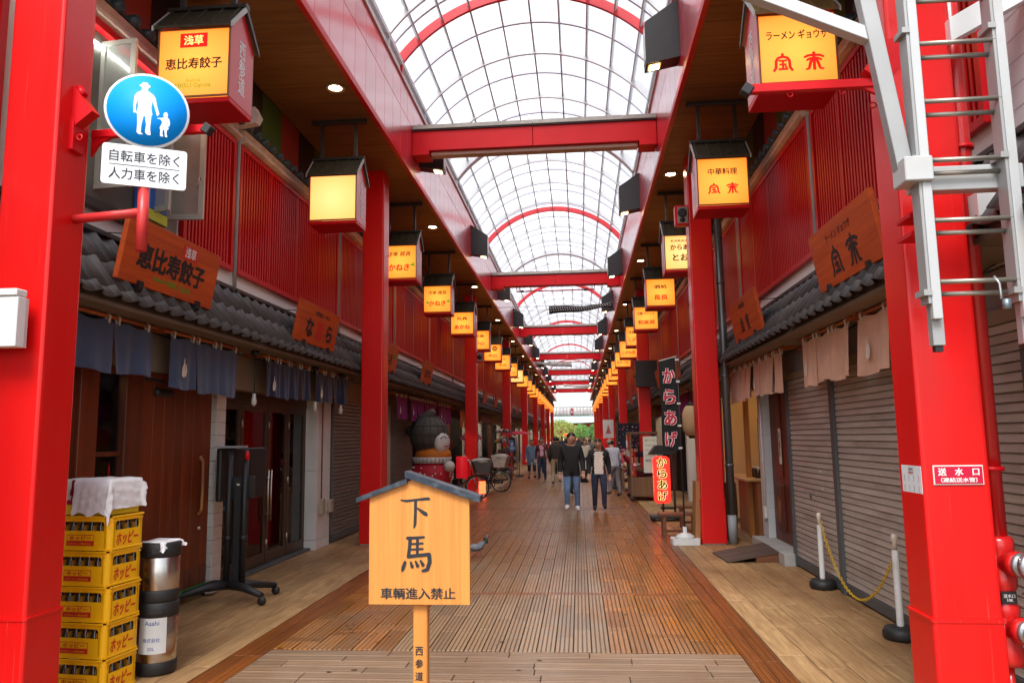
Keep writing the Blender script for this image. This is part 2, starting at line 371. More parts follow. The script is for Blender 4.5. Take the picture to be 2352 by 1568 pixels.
def long_zone(y0, y1, xw=1.86):
    nc = 12; half = nc * pw / 2
    for c in range(nc):
        x = -half + pw * (c + .5); y = y0 - random.uniform(0, .8)
        while y < y1:
            l = random.choice((.6, .9, 1.2)); a, b = max(y, y0), min(y + l, y1)
            if b - a > .05: planks.append((x, (a + b) / 2, pw, b - a, WB, 1))
            y += l
    n2 = int((xw - half) / (pw * 2) + .5); pw2 = (xw - half) / (n2 * 2)
    for sgn in (-1, 1):
        for c in range(n2):
            x0 = half + c * pw2 * 2; ph = (.21 * c) % .78; y = y0 - ph
            while y < y1:
                for q in (0, 1):
                    a, b = max(y, y0), min(y + .63, y1)
                    if b - a > .05: planks.append((sgn * (x0 + pw2 * (q + .5)), (a + b) / 2, pw2, b - a, WS, 1))
                a, b = max(y + .63, y0), min(y + .78, y1)
                if b - a > .03: planks.append((sgn * (x0 + pw2), (a + b) / 2, pw2 * 2, b - a, WS, 0))
                y += .78
cross_rows(4.0, 6.2)
seams = [6.2, 8.37, 13.86, 17.9]
for a, b in ((6.2, 8.37), (8.48, 13.86), (13.97, 17.9), (18.48, 24.0), (24.12, 29.5), (29.6, 35.0)): long_zone(a, b)
for a in (8.37, 13.86, 24.0, 29.5):
    x = -1.86
    while x < 1.85: l = min(.93, 1.86 - x); planks.append((x + l / 2, a + .055, l, .11, WK, 2)); x += l
cross_rows2 = []
y = 17.9
while y < 18.4:
    x = -1.86
    while x < 1.85: l = min(random.choice((.9, 1.2)), 1.86 - x); planks.append((x + l / 2, y + .07, l, .145, WK, 2)); x += l
    y += .145
y = 4.0
for s in (-1, 1):
    y = 4.0
    while y < 35:
        for q in (0, 1): planks.append((s * (1.86 + .065 + q * .13), y + .5, .13, 1.0, WK, 1))
        y += 1.0
planks.sort(key=lambda p: p[1])
cache = {}
def plank_mesh(lx, ly, m, var):
    k = (round(lx, 2), round(ly, 2), m.name)
    if k not in cache:
        b = MB(); b.box(-lx / 2 + .0036, lx / 2 - .0036, -ly / 2 + .0036, ly / 2 - .0036, -.012, 0, ch=.0025); cache[k] = b.mesh('plank', m)
    return cache[k]
rest = {}
nparts = 0
for cx, cy, lx, ly, m, v in planks:
    big = cy > 4.9
    dz = random.uniform(-.0016, .0012)
    if big and nparts < 300:
        link('plank', plank_mesh(lx, ly, m, v), slab, loc=(cx, cy, dz)); nparts += 1
    elif cy > 4.9 or True:
        rest.setdefault(m, MB()).box(cx - lx / 2 + .0036, cx + lx / 2 - .0036, cy - ly / 2 + .0036, cy + ly / 2 - .0036, -.012, dz)
for m, b in rest.items(): b.build('planks', m, slab, kind='stuff')
MB().box(-2.12, 2.12, 35.2, 96.4, -.012, -.001).build('far_paving', WB, slab)
MB().box(-2.12, 2.12, -3, 3.98, -.012, -.001).build('front_paving', WC, slab)
gum = MB(); rg_ = random.Random(21)     # trodden gum and drips on the boards
for i in range(56):
    x, y, r_ = rg_.uniform(-1.9, 1.9), rg_.uniform(5.2, 16), rg_.uniform(.008, .022)
    if i > 40: x, y, r_ = rg_.gauss(-1.25, .3), rg_.gauss(6.7, .2), rg_.uniform(.006, .022)
    k_ = 9; ph = rg_.uniform(0, 6); gum.add([(x + r_ * (1 + .25 * math.sin(3 * a + ph)) * math.cos(a), y + .8 * r_ * (1 + .25 * math.cos(2 * a + ph)) * math.sin(a), .0035) for a in [2 * math.pi * q / k_ for q in range(k_)]], [tuple(range(k_))])
gum.build('gum_spots', mat('gum_dark', (.055, .022, .012), .6), slab, kind='stuff')
# pavements of stamped boards at both sides
PT = wood('pavement_board', (.50, .31, .145), (.27, .150, .060), axis=1, scale=1.0, rough=.5, rand=.12, wear=(.20, .095, .036), wa=.9, along=.07, bstr=.9)
for s, nm in ((-1, 'pavement_left'), (1, 'pavement_right')):
    base = struct(nm, MB().box(s * 2.124, s * 5.2, -3, 96.5, -.055, -.010), mat('pavement_bed', (.10, .065, .035), .85))
    bw = .222; ncol = 7; cnt = 0; rb = MB()
    for c in range(ncol):
        x0 = 2.124 + c * bw
        y = 4.2 - random.uniform(0, 1)
        while y < 34:
            l = random.choice((.9, 1.2, .75)); d = random.uniform(-.001, .001); cx = s * (x0 + bw / 2)
            if cnt < 170 and 4.4 < y < 15:
                k = ('pv', round(l, 2))
                if k not in cache: cache[k] = MB().box(-bw / 2 + .003, bw / 2 - .003, -l / 2 + .003, l / 2 - .003, -.01, 0, ch=.003).mesh('board', PT)
                link('board', cache[k], base, loc=(cx, y + l / 2, d)); cnt += 1
            else: rb.box(cx - bw / 2 + .003, cx + bw / 2 - .003, y + .003, y + l - .003, -.01, d)
            y += l
    rb.box(s * 2.124, s * 3.68, 34.9, 96.4, -.01, -.002); rb.box(s * 2.124, s * 3.68, -3, 3.0, -.01, -.002)
    rb.build('boards', PT, base, kind='stuff')

# ------------------------------------------------------------------ arcade columns
def colshape(mb, hw, z0, z1, ch=.022):
    p = []
    for sx, sy, o in ((1, 1, 0), (-1, 1, 1), (-1, -1, 2), (1, -1, 3)):
        for k in range(4):
            a = math.pi / 2 * (o + k / 3); p.append((sx * (hw - ch) + ch * math.cos(a), sy * (hw - ch) + ch * math.sin(a)))
    mb.prism(p, 2, z0, z1)
cshaft = MB(); colshape(cshaft, .182, .05, 6.22); cshaft = cshaft.mesh('shaft', red)
csl = MB(); colshape(csl, .190, .02, .665); colshape(csl, .197, .665, .682, .024); csl = csl.mesh('base_sleeve', red)
cpl = MB(); colshape(cpl, .175, -.02, .05); cpl = cpl.mesh('plinth', mat('concrete', (.42, .40, .37), .85, var=.15, bump=.2, bs=60))
CY = [4.45, 12.3, 23.7, 35.4, 47.2, 59.0, 70.8, 82.6, 94.4]
ords = ['nearest', 'second', 'third', 'fourth', 'fifth', 'sixth', 'seventh', 'eighth', 'farthest']
for s, side in ((-1, 'left'), (1, 'right')):
    for i, y in enumerate(CY):
        extra = {0: (' behind the blue pedestrian sign' if s < 0 else ' with the red water inlet plate'), 1: (' beside the brown glass doors' if s < 0 else ' beside the fried chicken shop counter')}.get(i, '')
        t = thing('arcade_column', f'red square steel column, {ords[i]} on the {side} of the arcade{extra}', 'column', (s * 2.705, y + (s * .06 if i == 0 else 0), 0), 0, 'red arcade columns')
        link('shaft', cshaft, t); link('base_sleeve', csl, t); link('plinth', cpl, t)
        if i == 0: t.scale = (.97, .85, 1)
        if i < 3:
            eb = MB(); eb.tube([(-s * .182, -.02, 3.62 if i == 0 else 4.75), (-s * .215, -.02, 3.62 if i == 0 else 4.75)], .005, 6)
            zc = 3.62 if i == 0 else 4.75
            eb.tube([(-s * (.235 + .018 * math.cos(a)), -.02 + 0 * a, zc + .018 * math.sin(a)) for a in [k * math.pi / 5 for k in range(10)]], .0045, 6, closed=True)
            eb.build('eye_bolt', red, t)

# ------------------------------------------------------------------ fascia walls above the walkway
YA, YB = 4.0, 96.0
for s, side in ((-1, 'left'), (1, 'right')):
    t = thing('fascia_wall', f'glossy red panelled fascia wall above the {side} row of shops', 'wall', (s * 2.10, YA, 6.2), 0, None)
    MB().box(s * .03, s * .12, 0, YB - YA, .02, 1.36).build('backing', mat('dark_backing', (.02, .004, .004), .8), t)
    MB().box(-s * .012, s * .05, 0, YB - YA, -.02, .075, ch=.004).build('lower_trim', red2, t)
    MB().box(-s * .03, s * .09, 0, YB - YA, 1.365, 1.395, ch=.004).build('upper_rail', grey, t)
    pa = MB().box(0, s * .028, .003, .497, .080, .852, ch=.003).mesh('panel', fasc); pb = MB().box(0, s * .028, .003, .497, .859, 1.36, ch=.003).mesh('panel', fasc)
    far = MB()
    for k in range(int((YB - YA) / .5)):
        if k * .5 + YA < 25: link('panel', pa, t, loc=(0, k * .5, 0)); link('panel', pb, t, loc=(0, k * .5, 0))
        else:
            far.box(0, s * .028, k * .5 + .003, k * .5 + .497, .080, .852); far.box(0, s * .028, k * .5 + .003, k * .5 + .497, .859, 1.36)
    far.build('panels', fasc, t, kind='stuff')
    # soffit
    so = thing('soffit', f'brown board soffit over the {side} pavement', 'ceiling', (s * 2.14, YA, 6.2))
    sp = MB().box(.002, 1.20, .004, .496, 0, .03, ch=.003).mesh('board', soff) if s > 0 else MB().box(-1.20, -.002, .004, .496, 0, .03, ch=.003).mesh('board', soff)
    far = MB()
    for k in range(int((YB - YA) / .5)):
        if k * .5 + YA < 24: link('board', sp, so, loc=(0, k * .5, 0))
        else: far.box(s * .002, s * 1.20, k * .5 + .004, k * .5 + .496, 0, .03)
    far.build('boards', soff, so, kind='stuff')
    MB().box(0, s * 1.6, 0, YB - YA, .032, .12).build('backing', mat('dark_backing'), so)

# ------------------------------------------------------------------ barrel roof
RR, ZC = 2.62, 6.26
rf = thing('arcade_roof', 'barrel roof of white translucent panes on grey and red arched ribs', 'roof', (0, YA, 0))
def arc_pt(r, a): return (r * math.sin(a), ZC + r * math.cos(a))
A0 = math.asin(2.1 / RR)
def rib_mesh(th, r0, r1, m, n=28, foot=True):
    mb = MB(); v = []; f = []
    for i in range(n + 1):
        a = -A0 + 2 * A0 * i / n
        for r in (r0, r1):
            x, z = arc_pt(r, a)
            for y in (-th / 2, th / 2): v.append((x, y, z))
    for i in range(n):
        o = i * 4
        for a, b in ((0, 1), (1, 3), (3, 2), (2, 0)): f.append((o + a, o + b, o + 4 + b, o + 4 + a))
    f += [(0, 1, 3, 2), tuple(n * 4 + k for k in (0, 2, 3, 1))]
    mb.add(v, f)
    if foot:
        for s in (-1, 1):
            mb.box(s * (2.1 - .01), s * (2.1 + (r1 - r0) * .8), -th / 2, th / 2, 7.58, arc_pt(r0, A0)[1] + .05)
    return mb.mesh('rib', m)
ribred = rib_mesh(.06, RR, RR + .15, mat('red_rib', (.62, .02, .03), .4, var=.05)); ribgrey = rib_mesh(.05, RR, RR + .14, grey)
ribthin = rib_mesh(.05, RR + .09, RR + .135, mat('grey_alu', (.62, .62, .70), .4, var=.05), foot=False)
ribexp = rib_mesh(.22, RR - .05, RR + .16, grey)
y = 11.62 - 12; period = 11.95
offs = [(0, 'r'), (.94, 't'), (1.88, 'g'), (2.82, 't'), (3.76, 'g'), (4.7, 't'), (5.6, 'e'), (6.55, 't'), (7.5, 'g'), (8.4, 't'), (9.25, 'g'), (10.15, 't'), (11.05, 'g'), (11.5, 't')]
RY = []
for k in range(-1, 8):
    for o, c in offs:
        yy_ = 11.62 + k * period + o
        if YA + .05 < yy_ < YB: RY.append((yy_, c))
RY = [(YA + .03, 'g')] + RY
for yy_, c in RY:
    link('rib', {'r': ribred, 'g': ribgrey, 't': ribthin, 'e': ribexp}[c], rf, loc=(0, yy_ - YA, 0), label='red painted arch rib' if c == 'r' else None)
NP = 10
angs = [A0 * (-1 + 2 * (k + .0) / NP) for k in range(NP + 1)]
for k in range(1, NP):
    x, z = arc_pt(RR + .06, angs[k]); mb = MB()
    M = Matrix.Translation((x, 0, z)) @ Matrix.Rotation(angs[k], 4, 'Y')
    mb.box(-.014, .014, 0, YB - YA, -.02, .05, M=M); mb.build('purlin', mat('grey_purlin', (.52, .52, .54), .45, var=.06), rf)
for s in (-1, 1):
    MB().box(s * 2.08, s * 2.22, 0, YB - YA, 7.80, 7.88).build('gutter_rail', grey, rf)
    MB().box(s * 2.13, s * 2.16, 0, YB - YA, 7.596, 7.80).build('side_light', mat('side_glazing', (.75, .76, .78), .5), rf)
pm = bpy.data.materials.new('translucent_pane'); pm.use_nodes = True
n = pm.node_tree; n.nodes.clear(); o_ = n.nodes.new('ShaderNodeOutputMaterial'); mx_ = n.nodes.new('ShaderNodeMixShader'); tr_ = n.nodes.new('ShaderNodeBsdfTransparent'); tl_ = n.nodes.new('ShaderNodeBsdfTranslucent')
tr_.inputs[0].default_value = (.96, .98, 1, 1); tl_.inputs[0].default_value = (.93, .95, .97, 1); mx_.inputs[0].default_value = .45
n.links.new(tr_.outputs[0], mx_.inputs[1]); n.links.new(tl_.outputs[0], mx_.inputs[2]); n.links.new(mx_.outputs[0], o_.inputs[0])
g_ = n.nodes.new('ShaderNodeNewGeometry'); nz_ = n.nodes.new('ShaderNodeTexNoise'); nz_.inputs['Scale'].default_value = 1.3; nz_.inputs['Detail'].default_value = 6; n.links.new(g_.outputs['Position'], nz_.inputs['Vector'])
mr_ = n.nodes.new('ShaderNodeMapRange'); mr_.inputs['From Min'].default_value = .35; mr_.inputs['From Max'].default_value = .7; mr_.inputs['To Min'].default_value = .35; mr_.inputs['To Max'].default_value = .62; n.links.new(nz_.outputs['Fac'], mr_.inputs['Value']); n.links.new(mr_.outputs[0], mx_.inputs[0])
def pane_geo(mb, k, y0, y1):
    r = RR + .15; p = [arc_pt(r, a) for a in (angs[k] + .002, (angs[k] + angs[k + 1]) / 2, angs[k + 1] - .002)]
    v = []
    for x, z in p: v += [(x, y0, z), (x, y1, z)]
    mb.add(v, [(0, 1, 3, 2), (2, 3, 5, 4)], True)
pcache = {}; farp = MB(); npn = 0
for i in range(len(RY) - 1):
    a, b = RY[i][0], RY[i + 1][0]
    for k in range(NP):
        if npn < 300:
            key = (k, round(b - a, 2))
            if key not in pcache: mb = MB(); pane_geo(mb, k, .008, b - a - .008); pcache[key] = mb.mesh('pane', pm)
            link('pane', pcache[key], rf, loc=(0, a - YA, 0)); npn += 1
        else: pane_geo(farp, k, a - YA + .008, b - YA - .008)
farp.build('panes', pm, rf, kind='stuff')

# ------------------------------------------------------------------ cross beams
capm = mat('beam_cap', (.25, .22, .19), .7, var=.15, grime=(.45, .43, .40), gs=9, ga=.5)
BYs = [12.36 + 11.95 * k for k in range(7)]
tubw = mat('roller_cover', (.62, .53, .45), .6, var=.05)
for i, y in enumerate(BYs):
    t = thing('cross_beam', f'red boxed cross beam with grey cap spanning the arcade, {["nearest", "second", "third", "fourth", "fifth", "sixth", "farthest"][i]} from the entrance', 'beam', (0, y, 6.6), 0, 'red cross beams')
    for s in (-1, 1):
        MB().box(s * .004, s * 2.095, 0, .34, .02, .37, ch=.004).build('panel', red2, t)
        MB().box(s * 1.80 if i == 0 else s * 1.7, s * 2.094, -.012, .352, -.06, .018, ch=.004).build('end_bracket', red2, t)
        MB().prism([(-.05, .395), (.39, .395), (.36, .47), (.03, .50)], 0, s * .004, s * 2.094).build('cap', capm, t)
        MB().box(s * .002, s * 2.094, -.03, .37, .372, .394).build('cap_edge', dgrey, t)
    if i == 0: MB().box(-1.78, 1.78, .08, .26, -.045, .018, ch=.01).build('roller_cover', tubw, t)
    elif i in (1, 3, 5):
        mb = MB(); mb.tube([(-1.28, .15, .018), (-1.28, .15, -.14), (1.28, .15, -.14), (1.28, .15, .018)], .022, 8); mb.build('banner_rail', red2, t)
        for x in (-1.1, 1.0): MB().box(x - .06, x + .06, .11, .19, -.175, -.105, ch=.01).build('clamp', blackm, t)
    else:
        MB().box(-1.5, 1.5, .12, .22, -.03, .018).build('roller_cover', tubw, t)

# ------------------------------------------------------------------ spotlights on the fascia
spotw = mat('spot_side_panel', (.75, .74, .72), .5); lampm = mat('spot_lamp', (1, .9, .7), .3, emit=(1, .78, .42), es=12.0, var=0)
goldr = mat('gold_reflector', (.5, .32, .08), .3, metal=.8, emit=(1, .55, .12), es=.25)
def spot(s, y, label):
    t = thing('spotlight_box', label, 'spotlight', (s * 2.098, y, 6.5), 0, 'black spotlight boxes on the fascia')
    x = -s
    MB().prism([(0, .06), (x * .44, -.02), (x * .44, .56), (0, .86)], 1, 0, .27).build('housing', blackm, t)
    MB().prism([(x * .4415, .05), (x * .447, .05), (x * .447, .50), (x * .4415, .50)], 1, .03, .24).build('side_panel', spotw, t)
    M = Matrix.Rotation(math.atan2(-.08, .44) * (1 if x > 0 else -1), 4, 'Y')
    z = lambda q: .06 - .08 * q / .44
    mb = MB(); mb.prism([(x * .24, z(.24) - .006), (x * .41, z(.41) - .006), (x * .41, z(.41) - .002), (x * .24, z(.24) - .002)], 1, .05, .22); mb.build('reflector', goldr, t)
    for q in (0, 1):
        mb = MB(); mb.prism([(x * (.26 + q * .07), z(.26 + q * .07) - .016), (x * (.315 + q * .07), z(.315 + q * .07) - .016), (x * (.315 + q * .07), z(.315 + q * .07) - .008), (x * (.26 + q * .07), z(.26 + q * .07) - .008)], 1, .075, .20); mb.build('lamp', lampm, t)
nn_ = 0
ordn = ['nearest', 'second', 'third', 'fourth', 'fifth', 'sixth', 'seventh', 'eighth', 'ninth', 'tenth', 'eleventh', 'twelfth']
for s, y0, side in ((1, 9.42, 'right'), (-1, 12.95, 'left')):
    for k in range(12):
        y = y0 + 6.6 * k
        if y < 80: spot(s, y, f'black wedge spotlight box, {ordn[k]} along the {side} fascia')

# ------------------------------------------------------------------ round downlights in the soffits
dlm = mat('downlight_lens', (1, .9, .75), .3, emit=(1, .80, .50), es=14.0, var=0); dring = mat('downlight_ring', (.6, .5, .38), .5)
ring = MB().lathe([(.085, 0), (.125, -.004), (.13, -.012), (.10, -.016), (.082, -.006)], 20, cap=False).mesh('ring', dring); lens = MB().lathe([(.0, -.004), (.083, -.004), (.083, 0)], 20).mesh('lens', dlm)
for s, y0, side in ((-1, 9.05, 'left'), (1, 12.9, 'right')):
    for k in range(13):
        y = y0 + 6.55 * k
        if y > 93: continue
        t = thing('downlight', f'round lit downlight, {ordn[k] if k < 12 else "farthest"} in the {side} soffit', 'downlight', (s * 2.37, y, 6.199), 0, 'round soffit downlights')
        link('ring', ring, t); link('lens', lens, t)
# ================================================================== SHOP BUILDINGS
slatm = mat('lattice_red', (.56, .0015, .006), .42, var=.06, spec=.35)
lback = mat('lattice_backing', (.016, .002, .002), .7, var=.25)
cove = mat('plaster_cove', (.60, .50, .42), .75, var=.12, vs=3, bump=.1, bs=30, grime=(.28, .21, .16), gs=4, ga=.5)
tilem = mat('roof_tile_grey', (.090, .090, .094), .42, var=.18, vs=5, rand=.16, isl=.16, bump=.1, bs=25, grime=(.14, .13, .115), gs=2.5, ga=.6)
ridgem = mat('ridge_tile_green', (.035, .055, .060), .4, var=.3, vs=6)
cream = mat('cream_wall', (.30, .23, .165), .8, var=.1, vs=2)
stripes = [mat('stripe_black', (.012, .006, .005), .6), mat('stripe_green', (.045, .10, .012), .6), mat('stripe_red', (.30, .03, .012), .6)]
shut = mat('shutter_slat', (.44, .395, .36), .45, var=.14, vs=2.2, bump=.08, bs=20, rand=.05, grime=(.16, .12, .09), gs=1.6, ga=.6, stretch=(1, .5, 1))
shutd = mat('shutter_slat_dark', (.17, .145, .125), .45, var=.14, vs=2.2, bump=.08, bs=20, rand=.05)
steelg = mat('dark_grey_steel', (.075, .085, .09), .5, var=.15)
dwood = wood('dark_shop_wood', (.13, .026, .007), (.055, .011, .004), axis=2, scale=.5, rough=.42, rand=.1)
rwood = wood('red_brown_door', (.20, .030, .005), (.10, .015, .003), axis=2, scale=.45, rough=.38, rand=.08, wear=(.12, .04, .015), wa=.4)
brownf = mat('bronze_frame', (.070, .042, .026), .4, metal=.2, var=.12)
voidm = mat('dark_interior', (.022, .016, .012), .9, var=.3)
glass = bpy.data.materials.new('clear_glass'); glass.use_nodes = True; MATS['clear_glass'] = glass
n = glass.node_tree; n.nodes.clear(); o_ = n.nodes.new('ShaderNodeOutputMaterial'); mx_ = n.nodes.new('ShaderNodeMixShader'); tr_ = n.nodes.new('ShaderNodeBsdfTransparent'); gl_ = n.nodes.new('ShaderNodeBsdfGlossy'); fr_ = n.nodes.new('ShaderNodeFresnel')
tr_.inputs[0].default_value = (.80, .84, .82, 1); gl_.inputs['Roughness'].default_value = .02; gl_.inputs[0].default_value = (.9, .9, .9, 1); fr_.inputs[0].default_value = 1.5
n.links.new(fr_.outputs[0], mx_.inputs[0]); n.links.new(tr_.outputs[0], mx_.inputs[1]); n.links.new(gl_.outputs[0], mx_.inputs[2]); n.links.new(mx_.outputs[0], o_.inputs[0])

def tile_geo(mb, s, y, v0, v1, lift, w_=.24):
    """one pantile: y start, slope range v0..v1 measured from the top of the awning"""
    d = Vector((-s * .43, 0, -.62)).normalized(); nrm = Vector((-s * .62, 0, .43)).normalized() if True else 0
    nrm = Vector((-s * .82, 0, .57)).normalized()
    o = Vector((s * 3.37, y, 3.415)); nseg = 12; V = []; F = []
    def h(t):
        t = t % 1.0
        return .036 * math.sin(math.pi * t / .36) if t < .36 else -.014 * math.sin(math.pi * (t - .36) / .64)
    for j, (v, l) in enumerate(((v0, .0), (v1, lift))):
        for i in range(nseg + 1):
            t = i / nseg * 1.04; V.append(o + d * v + Vector((0, t * w_, 0)) + nrm * (h(t) + l + .02))
    for i in range(nseg): F.append((i, i + 1, nseg + 2 + i, nseg + 1 + i))
    b = len(V)
    for i in range(nseg + 1): V.append(V[nseg + 1 + i] - nrm * .013 - d * .003)
    for i in range(nseg): F.append((nseg + 1 + i, nseg + 2 + i, b + i + 1, b + i))
    mb.add(V, F, True)
COURSES = ((0, .34, .010), (.30, .65, .010), (.605, .76, .010))
_tm = {}
def awning(parent, s, y0, y1, single, local0):
    MB().prism([(s * 3.40, 3.38), (s * 2.985, 2.775), (s * 2.985, 2.745), (s * 3.42, 2.745)], 1, y0, y1).build('awning_core', mat('awning_underside', (.20, .15, .11), .8), parent)
    MB().box(s * 3.30, s * 3.41, y0, y1, 3.415, 3.462, ch=.006).build('flashing', dgrey, parent)
    k = max(1, round((y1 - y0) / .24)); w_ = (y1 - y0) / k; mb = MB()
    for i in range(k):
        for c, (a, b, l) in enumerate(COURSES):
            if single:
                key = (s, c, round(w_, 4))
                if key not in _tm: m2 = MB(); tile_geo(m2, s, 0, a, b, l, w_); _tm[key] = m2.mesh('tile', tilem)
                link('tile', _tm[key], parent, loc=(0, y0 + i * w_, random.uniform(-.002, .002)))
            else: tile_geo(mb, s, y0 + i * w_, a, b, l, w_)
    if not single: mb.build('tiles', tilem, parent, kind='stuff')
def lattice(parent, s, y0, y1, single, mull=(.25, .5, .75)):
    mb = MB(); X0, X1 = s * 3.318, s * 3.372
    f = .065
    mb.box(X0, X1, y0, y1, 3.64, 3.64 + f, ch=.004); mb.box(X0, X1, y0, y1, 5.245 - f, 5.245, ch=.004)
    for y in (y0, y1 - f): mb.box(X0 + s * .002, X1, y, y + f, 3.64 + f, 5.245 - f)
    for q in mull: yc = y0 + (y1 - y0) * q; mb.box(X0 + s * .012, X1, yc - .022, yc + .022, 3.64 + f, 5.245 - f)
    fr = mb.build('lattice_frame', slatm, parent)
    k = int((y1 - y0 - 2 * f) / .075); far = MB()
    sm_ = ('sl', s)
    if sm_ not in _tm: _tm[sm_] = MB().box(s * 3.332, s * 3.350, -.017, .017, 3.64 + f, 5.245 - f).mesh('slat', slatm)
    for i in range(1, k + 1):
        yc = y0 + f + i * (y1 - y0 - 2 * f) / (k + 1)
        if any(abs(yc - (y0 + (y1 - y0) * q)) < .035 for q in mull): continue
        if single: link('slat', _tm[sm_], fr, loc=(0, yc, 0))
        else: far.box(s * 3.332, s * 3.350, yc - .017, yc + .017, 3.64 + f, 5.245 - f)
    if not single: far.build('slats', slatm, fr, kind='stuff')
    MB().box(s * 3.374, s * 3.378, y0, y1, 3.66, 5.23).build('screen_backing', lback, parent)
def upper(parent, s, y0, y1, k, wall=True):
    """white wall, cove, ridge tiles, striped boards above"""
    MB().box(s * 3.38, s * 3.75, y0 + .004, y1 - .004, 2.75, 6.23).build('upper_wall', mat('upper_white', (.88, .87, .85), .8, var=.04), parent)
    pr = [(s * 3.38, 5.25), (s * 3.30, 5.25), (s * 3.26, 5.275), (s * 3.25, 5.30), (s * 3.29, 5.33), (s * 3.32, 5.38), (s * 3.28, 5.42), (s * 3.38, 5.44)]
    MB().prism(pr, 1, y0 + .06, y1 - .06).build('plaster_cove', cove, parent)
    key = ('rt', s)
    if key not in _tm:
        m2 = MB(); m2.lathe([(.055, 0), (.055, .18)], 8, (0, 0, 0), axis=0, smooth=True); m2.lathe([(.03, -.004), (.045, 0), (.045, .01)], 8, (-.0, 0, 0), axis=0)
        _tm[key] = m2.mesh('ridge_tile', ridgem)
    nt_ = 16; mb = MB()
    for i in range(nt_):
        yc = y0 + .12 + (y1 - y0 - .24) * i / (nt_ - 1)
        if k <= 3: link('ridge_tile', _tm[key], parent, loc=(s * 3.23, yc, 5.475), scale=(s, 1, 1))
        else: mb.box(s * 3.23, s * 3.38, yc - .05, yc + .05, 5.43, 5.53)
    if k > 3: mb.build('ridge_tiles', ridgem, parent, kind='stuff')
    m3 = MB().box(s * 3.28, s * 3.42, y0 + .03, y1 - .03, 5.44, 5.462); m3.build('ridge_bed', ridgem, parent)
    ns = 6
    for i in range(ns):
        a = y0 + (y1 - y0) * i / ns; b = y0 + (y1 - y0) * (i + 1) / ns
        MB().box(s * 3.34, s * 3.378, a + .002, b - .002, 5.47, 6.19).build('striped_board', stripes[i % 3], parent)
    # white end caps of the ridges
    MB().prism([(s * 3.38, 5.42), (s * 3.10, 5.46), (s * 3.06, 5.54), (s * 3.12, 5.66), (s * 3.38, 5.62)], 1, y1 - .07, y1 + .045).build('ridge_end', white, parent)
def shutter(parent, s, y0, y1, X, z0=.02, z1=2.42, m=shut, single=True, pitch=.062, name='shutter'):
    cur = MB().box(s * (X + .03), s * (X + .06), y0, y1, z0, z1).build(name, steelg, parent)
    k = int((z1 - z0 - .11) / pitch); p = (z1 - z0 - .11) / k
    prof = [(s * (X + .030), 0), (s * (X + .004), p * .02), (s * X, p * .10), (s * (X + .003), p * .5), (s * (X + .001), p * .80), (s * (X + .016), p * .86), (s * (X + .018), p * .97), (s * (X + .030), p * .985)]
    sm_ = MB().prism(prof, 1, y0 + .004, y1 - .004, False); sm_.v = [(a, b - y0, c) for a, b, c in sm_.v]; me = sm_.mesh('slat', m); far = MB()
    for i in range(k):
        if single: link('slat', me, cur, loc=(0, y0, z0 + .11 + i * p))
        else:
            v = [(a, b + y0, c + z0 + .11 + i * p) for a, b, c in sm_.v]; far.add(v, sm_.f)
    if not single: far.build('slats', m, cur, kind='stuff')
    MB().box(s * (X - .004), s * (X + .028), y0 + .004, y1 - .004, z0, z0 + .105, ch=.004).build('bottom_bar', steelg, cur)
    rs = random.Random(int(y0 * 10)); yc = (y0 + y1) / 2
    MB().lathe([(0, 0), (.028, 0), (.03, -.004), (.02, -.008), (0, -.008)], 12, (s * X, yc + .1, .93), axis=0).build('lock_cover', steelg, cur) if single else None
    for q in range(4 if single else 0): a, z = rs.uniform(y0 + .2, y1 - .3), rs.uniform(.3, 1.5); MB().box(s * (X - .0035), s * (X - .001), a, a + rs.uniform(.03, .08), z, z + rs.uniform(.015, .03)).build('sticker_scrap', rs.choice([white, blackm, mat('scrap_grey', (.45, .44, .42), .7)]), cur)
    return cur
def bay_bounds():
    b = [4.55]; y = 8.40
    while y < 96: b.append(y); y += 3.87
    return b
BB = bay_bounds()
shopL = ['gyoza restaurant with wooden door', 'shop with brown glass doors and dark blue curtains', 'shuttered shop behind the second column', 'shop with purple curtains and closed shutter']
shopR = ['ramen shop with beige curtains and grey shutters', 'ramen shop end with wooden door and step', 'fried chicken shop with wooden counter', 'shop behind the tall black banner']
ORD = ['first', 'second', 'third', 'fourth', 'fifth', 'sixth', 'seventh', 'eighth', 'ninth', 'tenth', 'eleventh', 'twelfth', 'thirteenth', 'fourteenth', 'fifteenth', 'sixteenth', 'seventeenth', 'eighteenth', 'nineteenth', 'twentieth', 'twenty-first', 'twenty-second', 'twenty-third', 'twenty-fourth']
bays = {-1: [], 1: []}
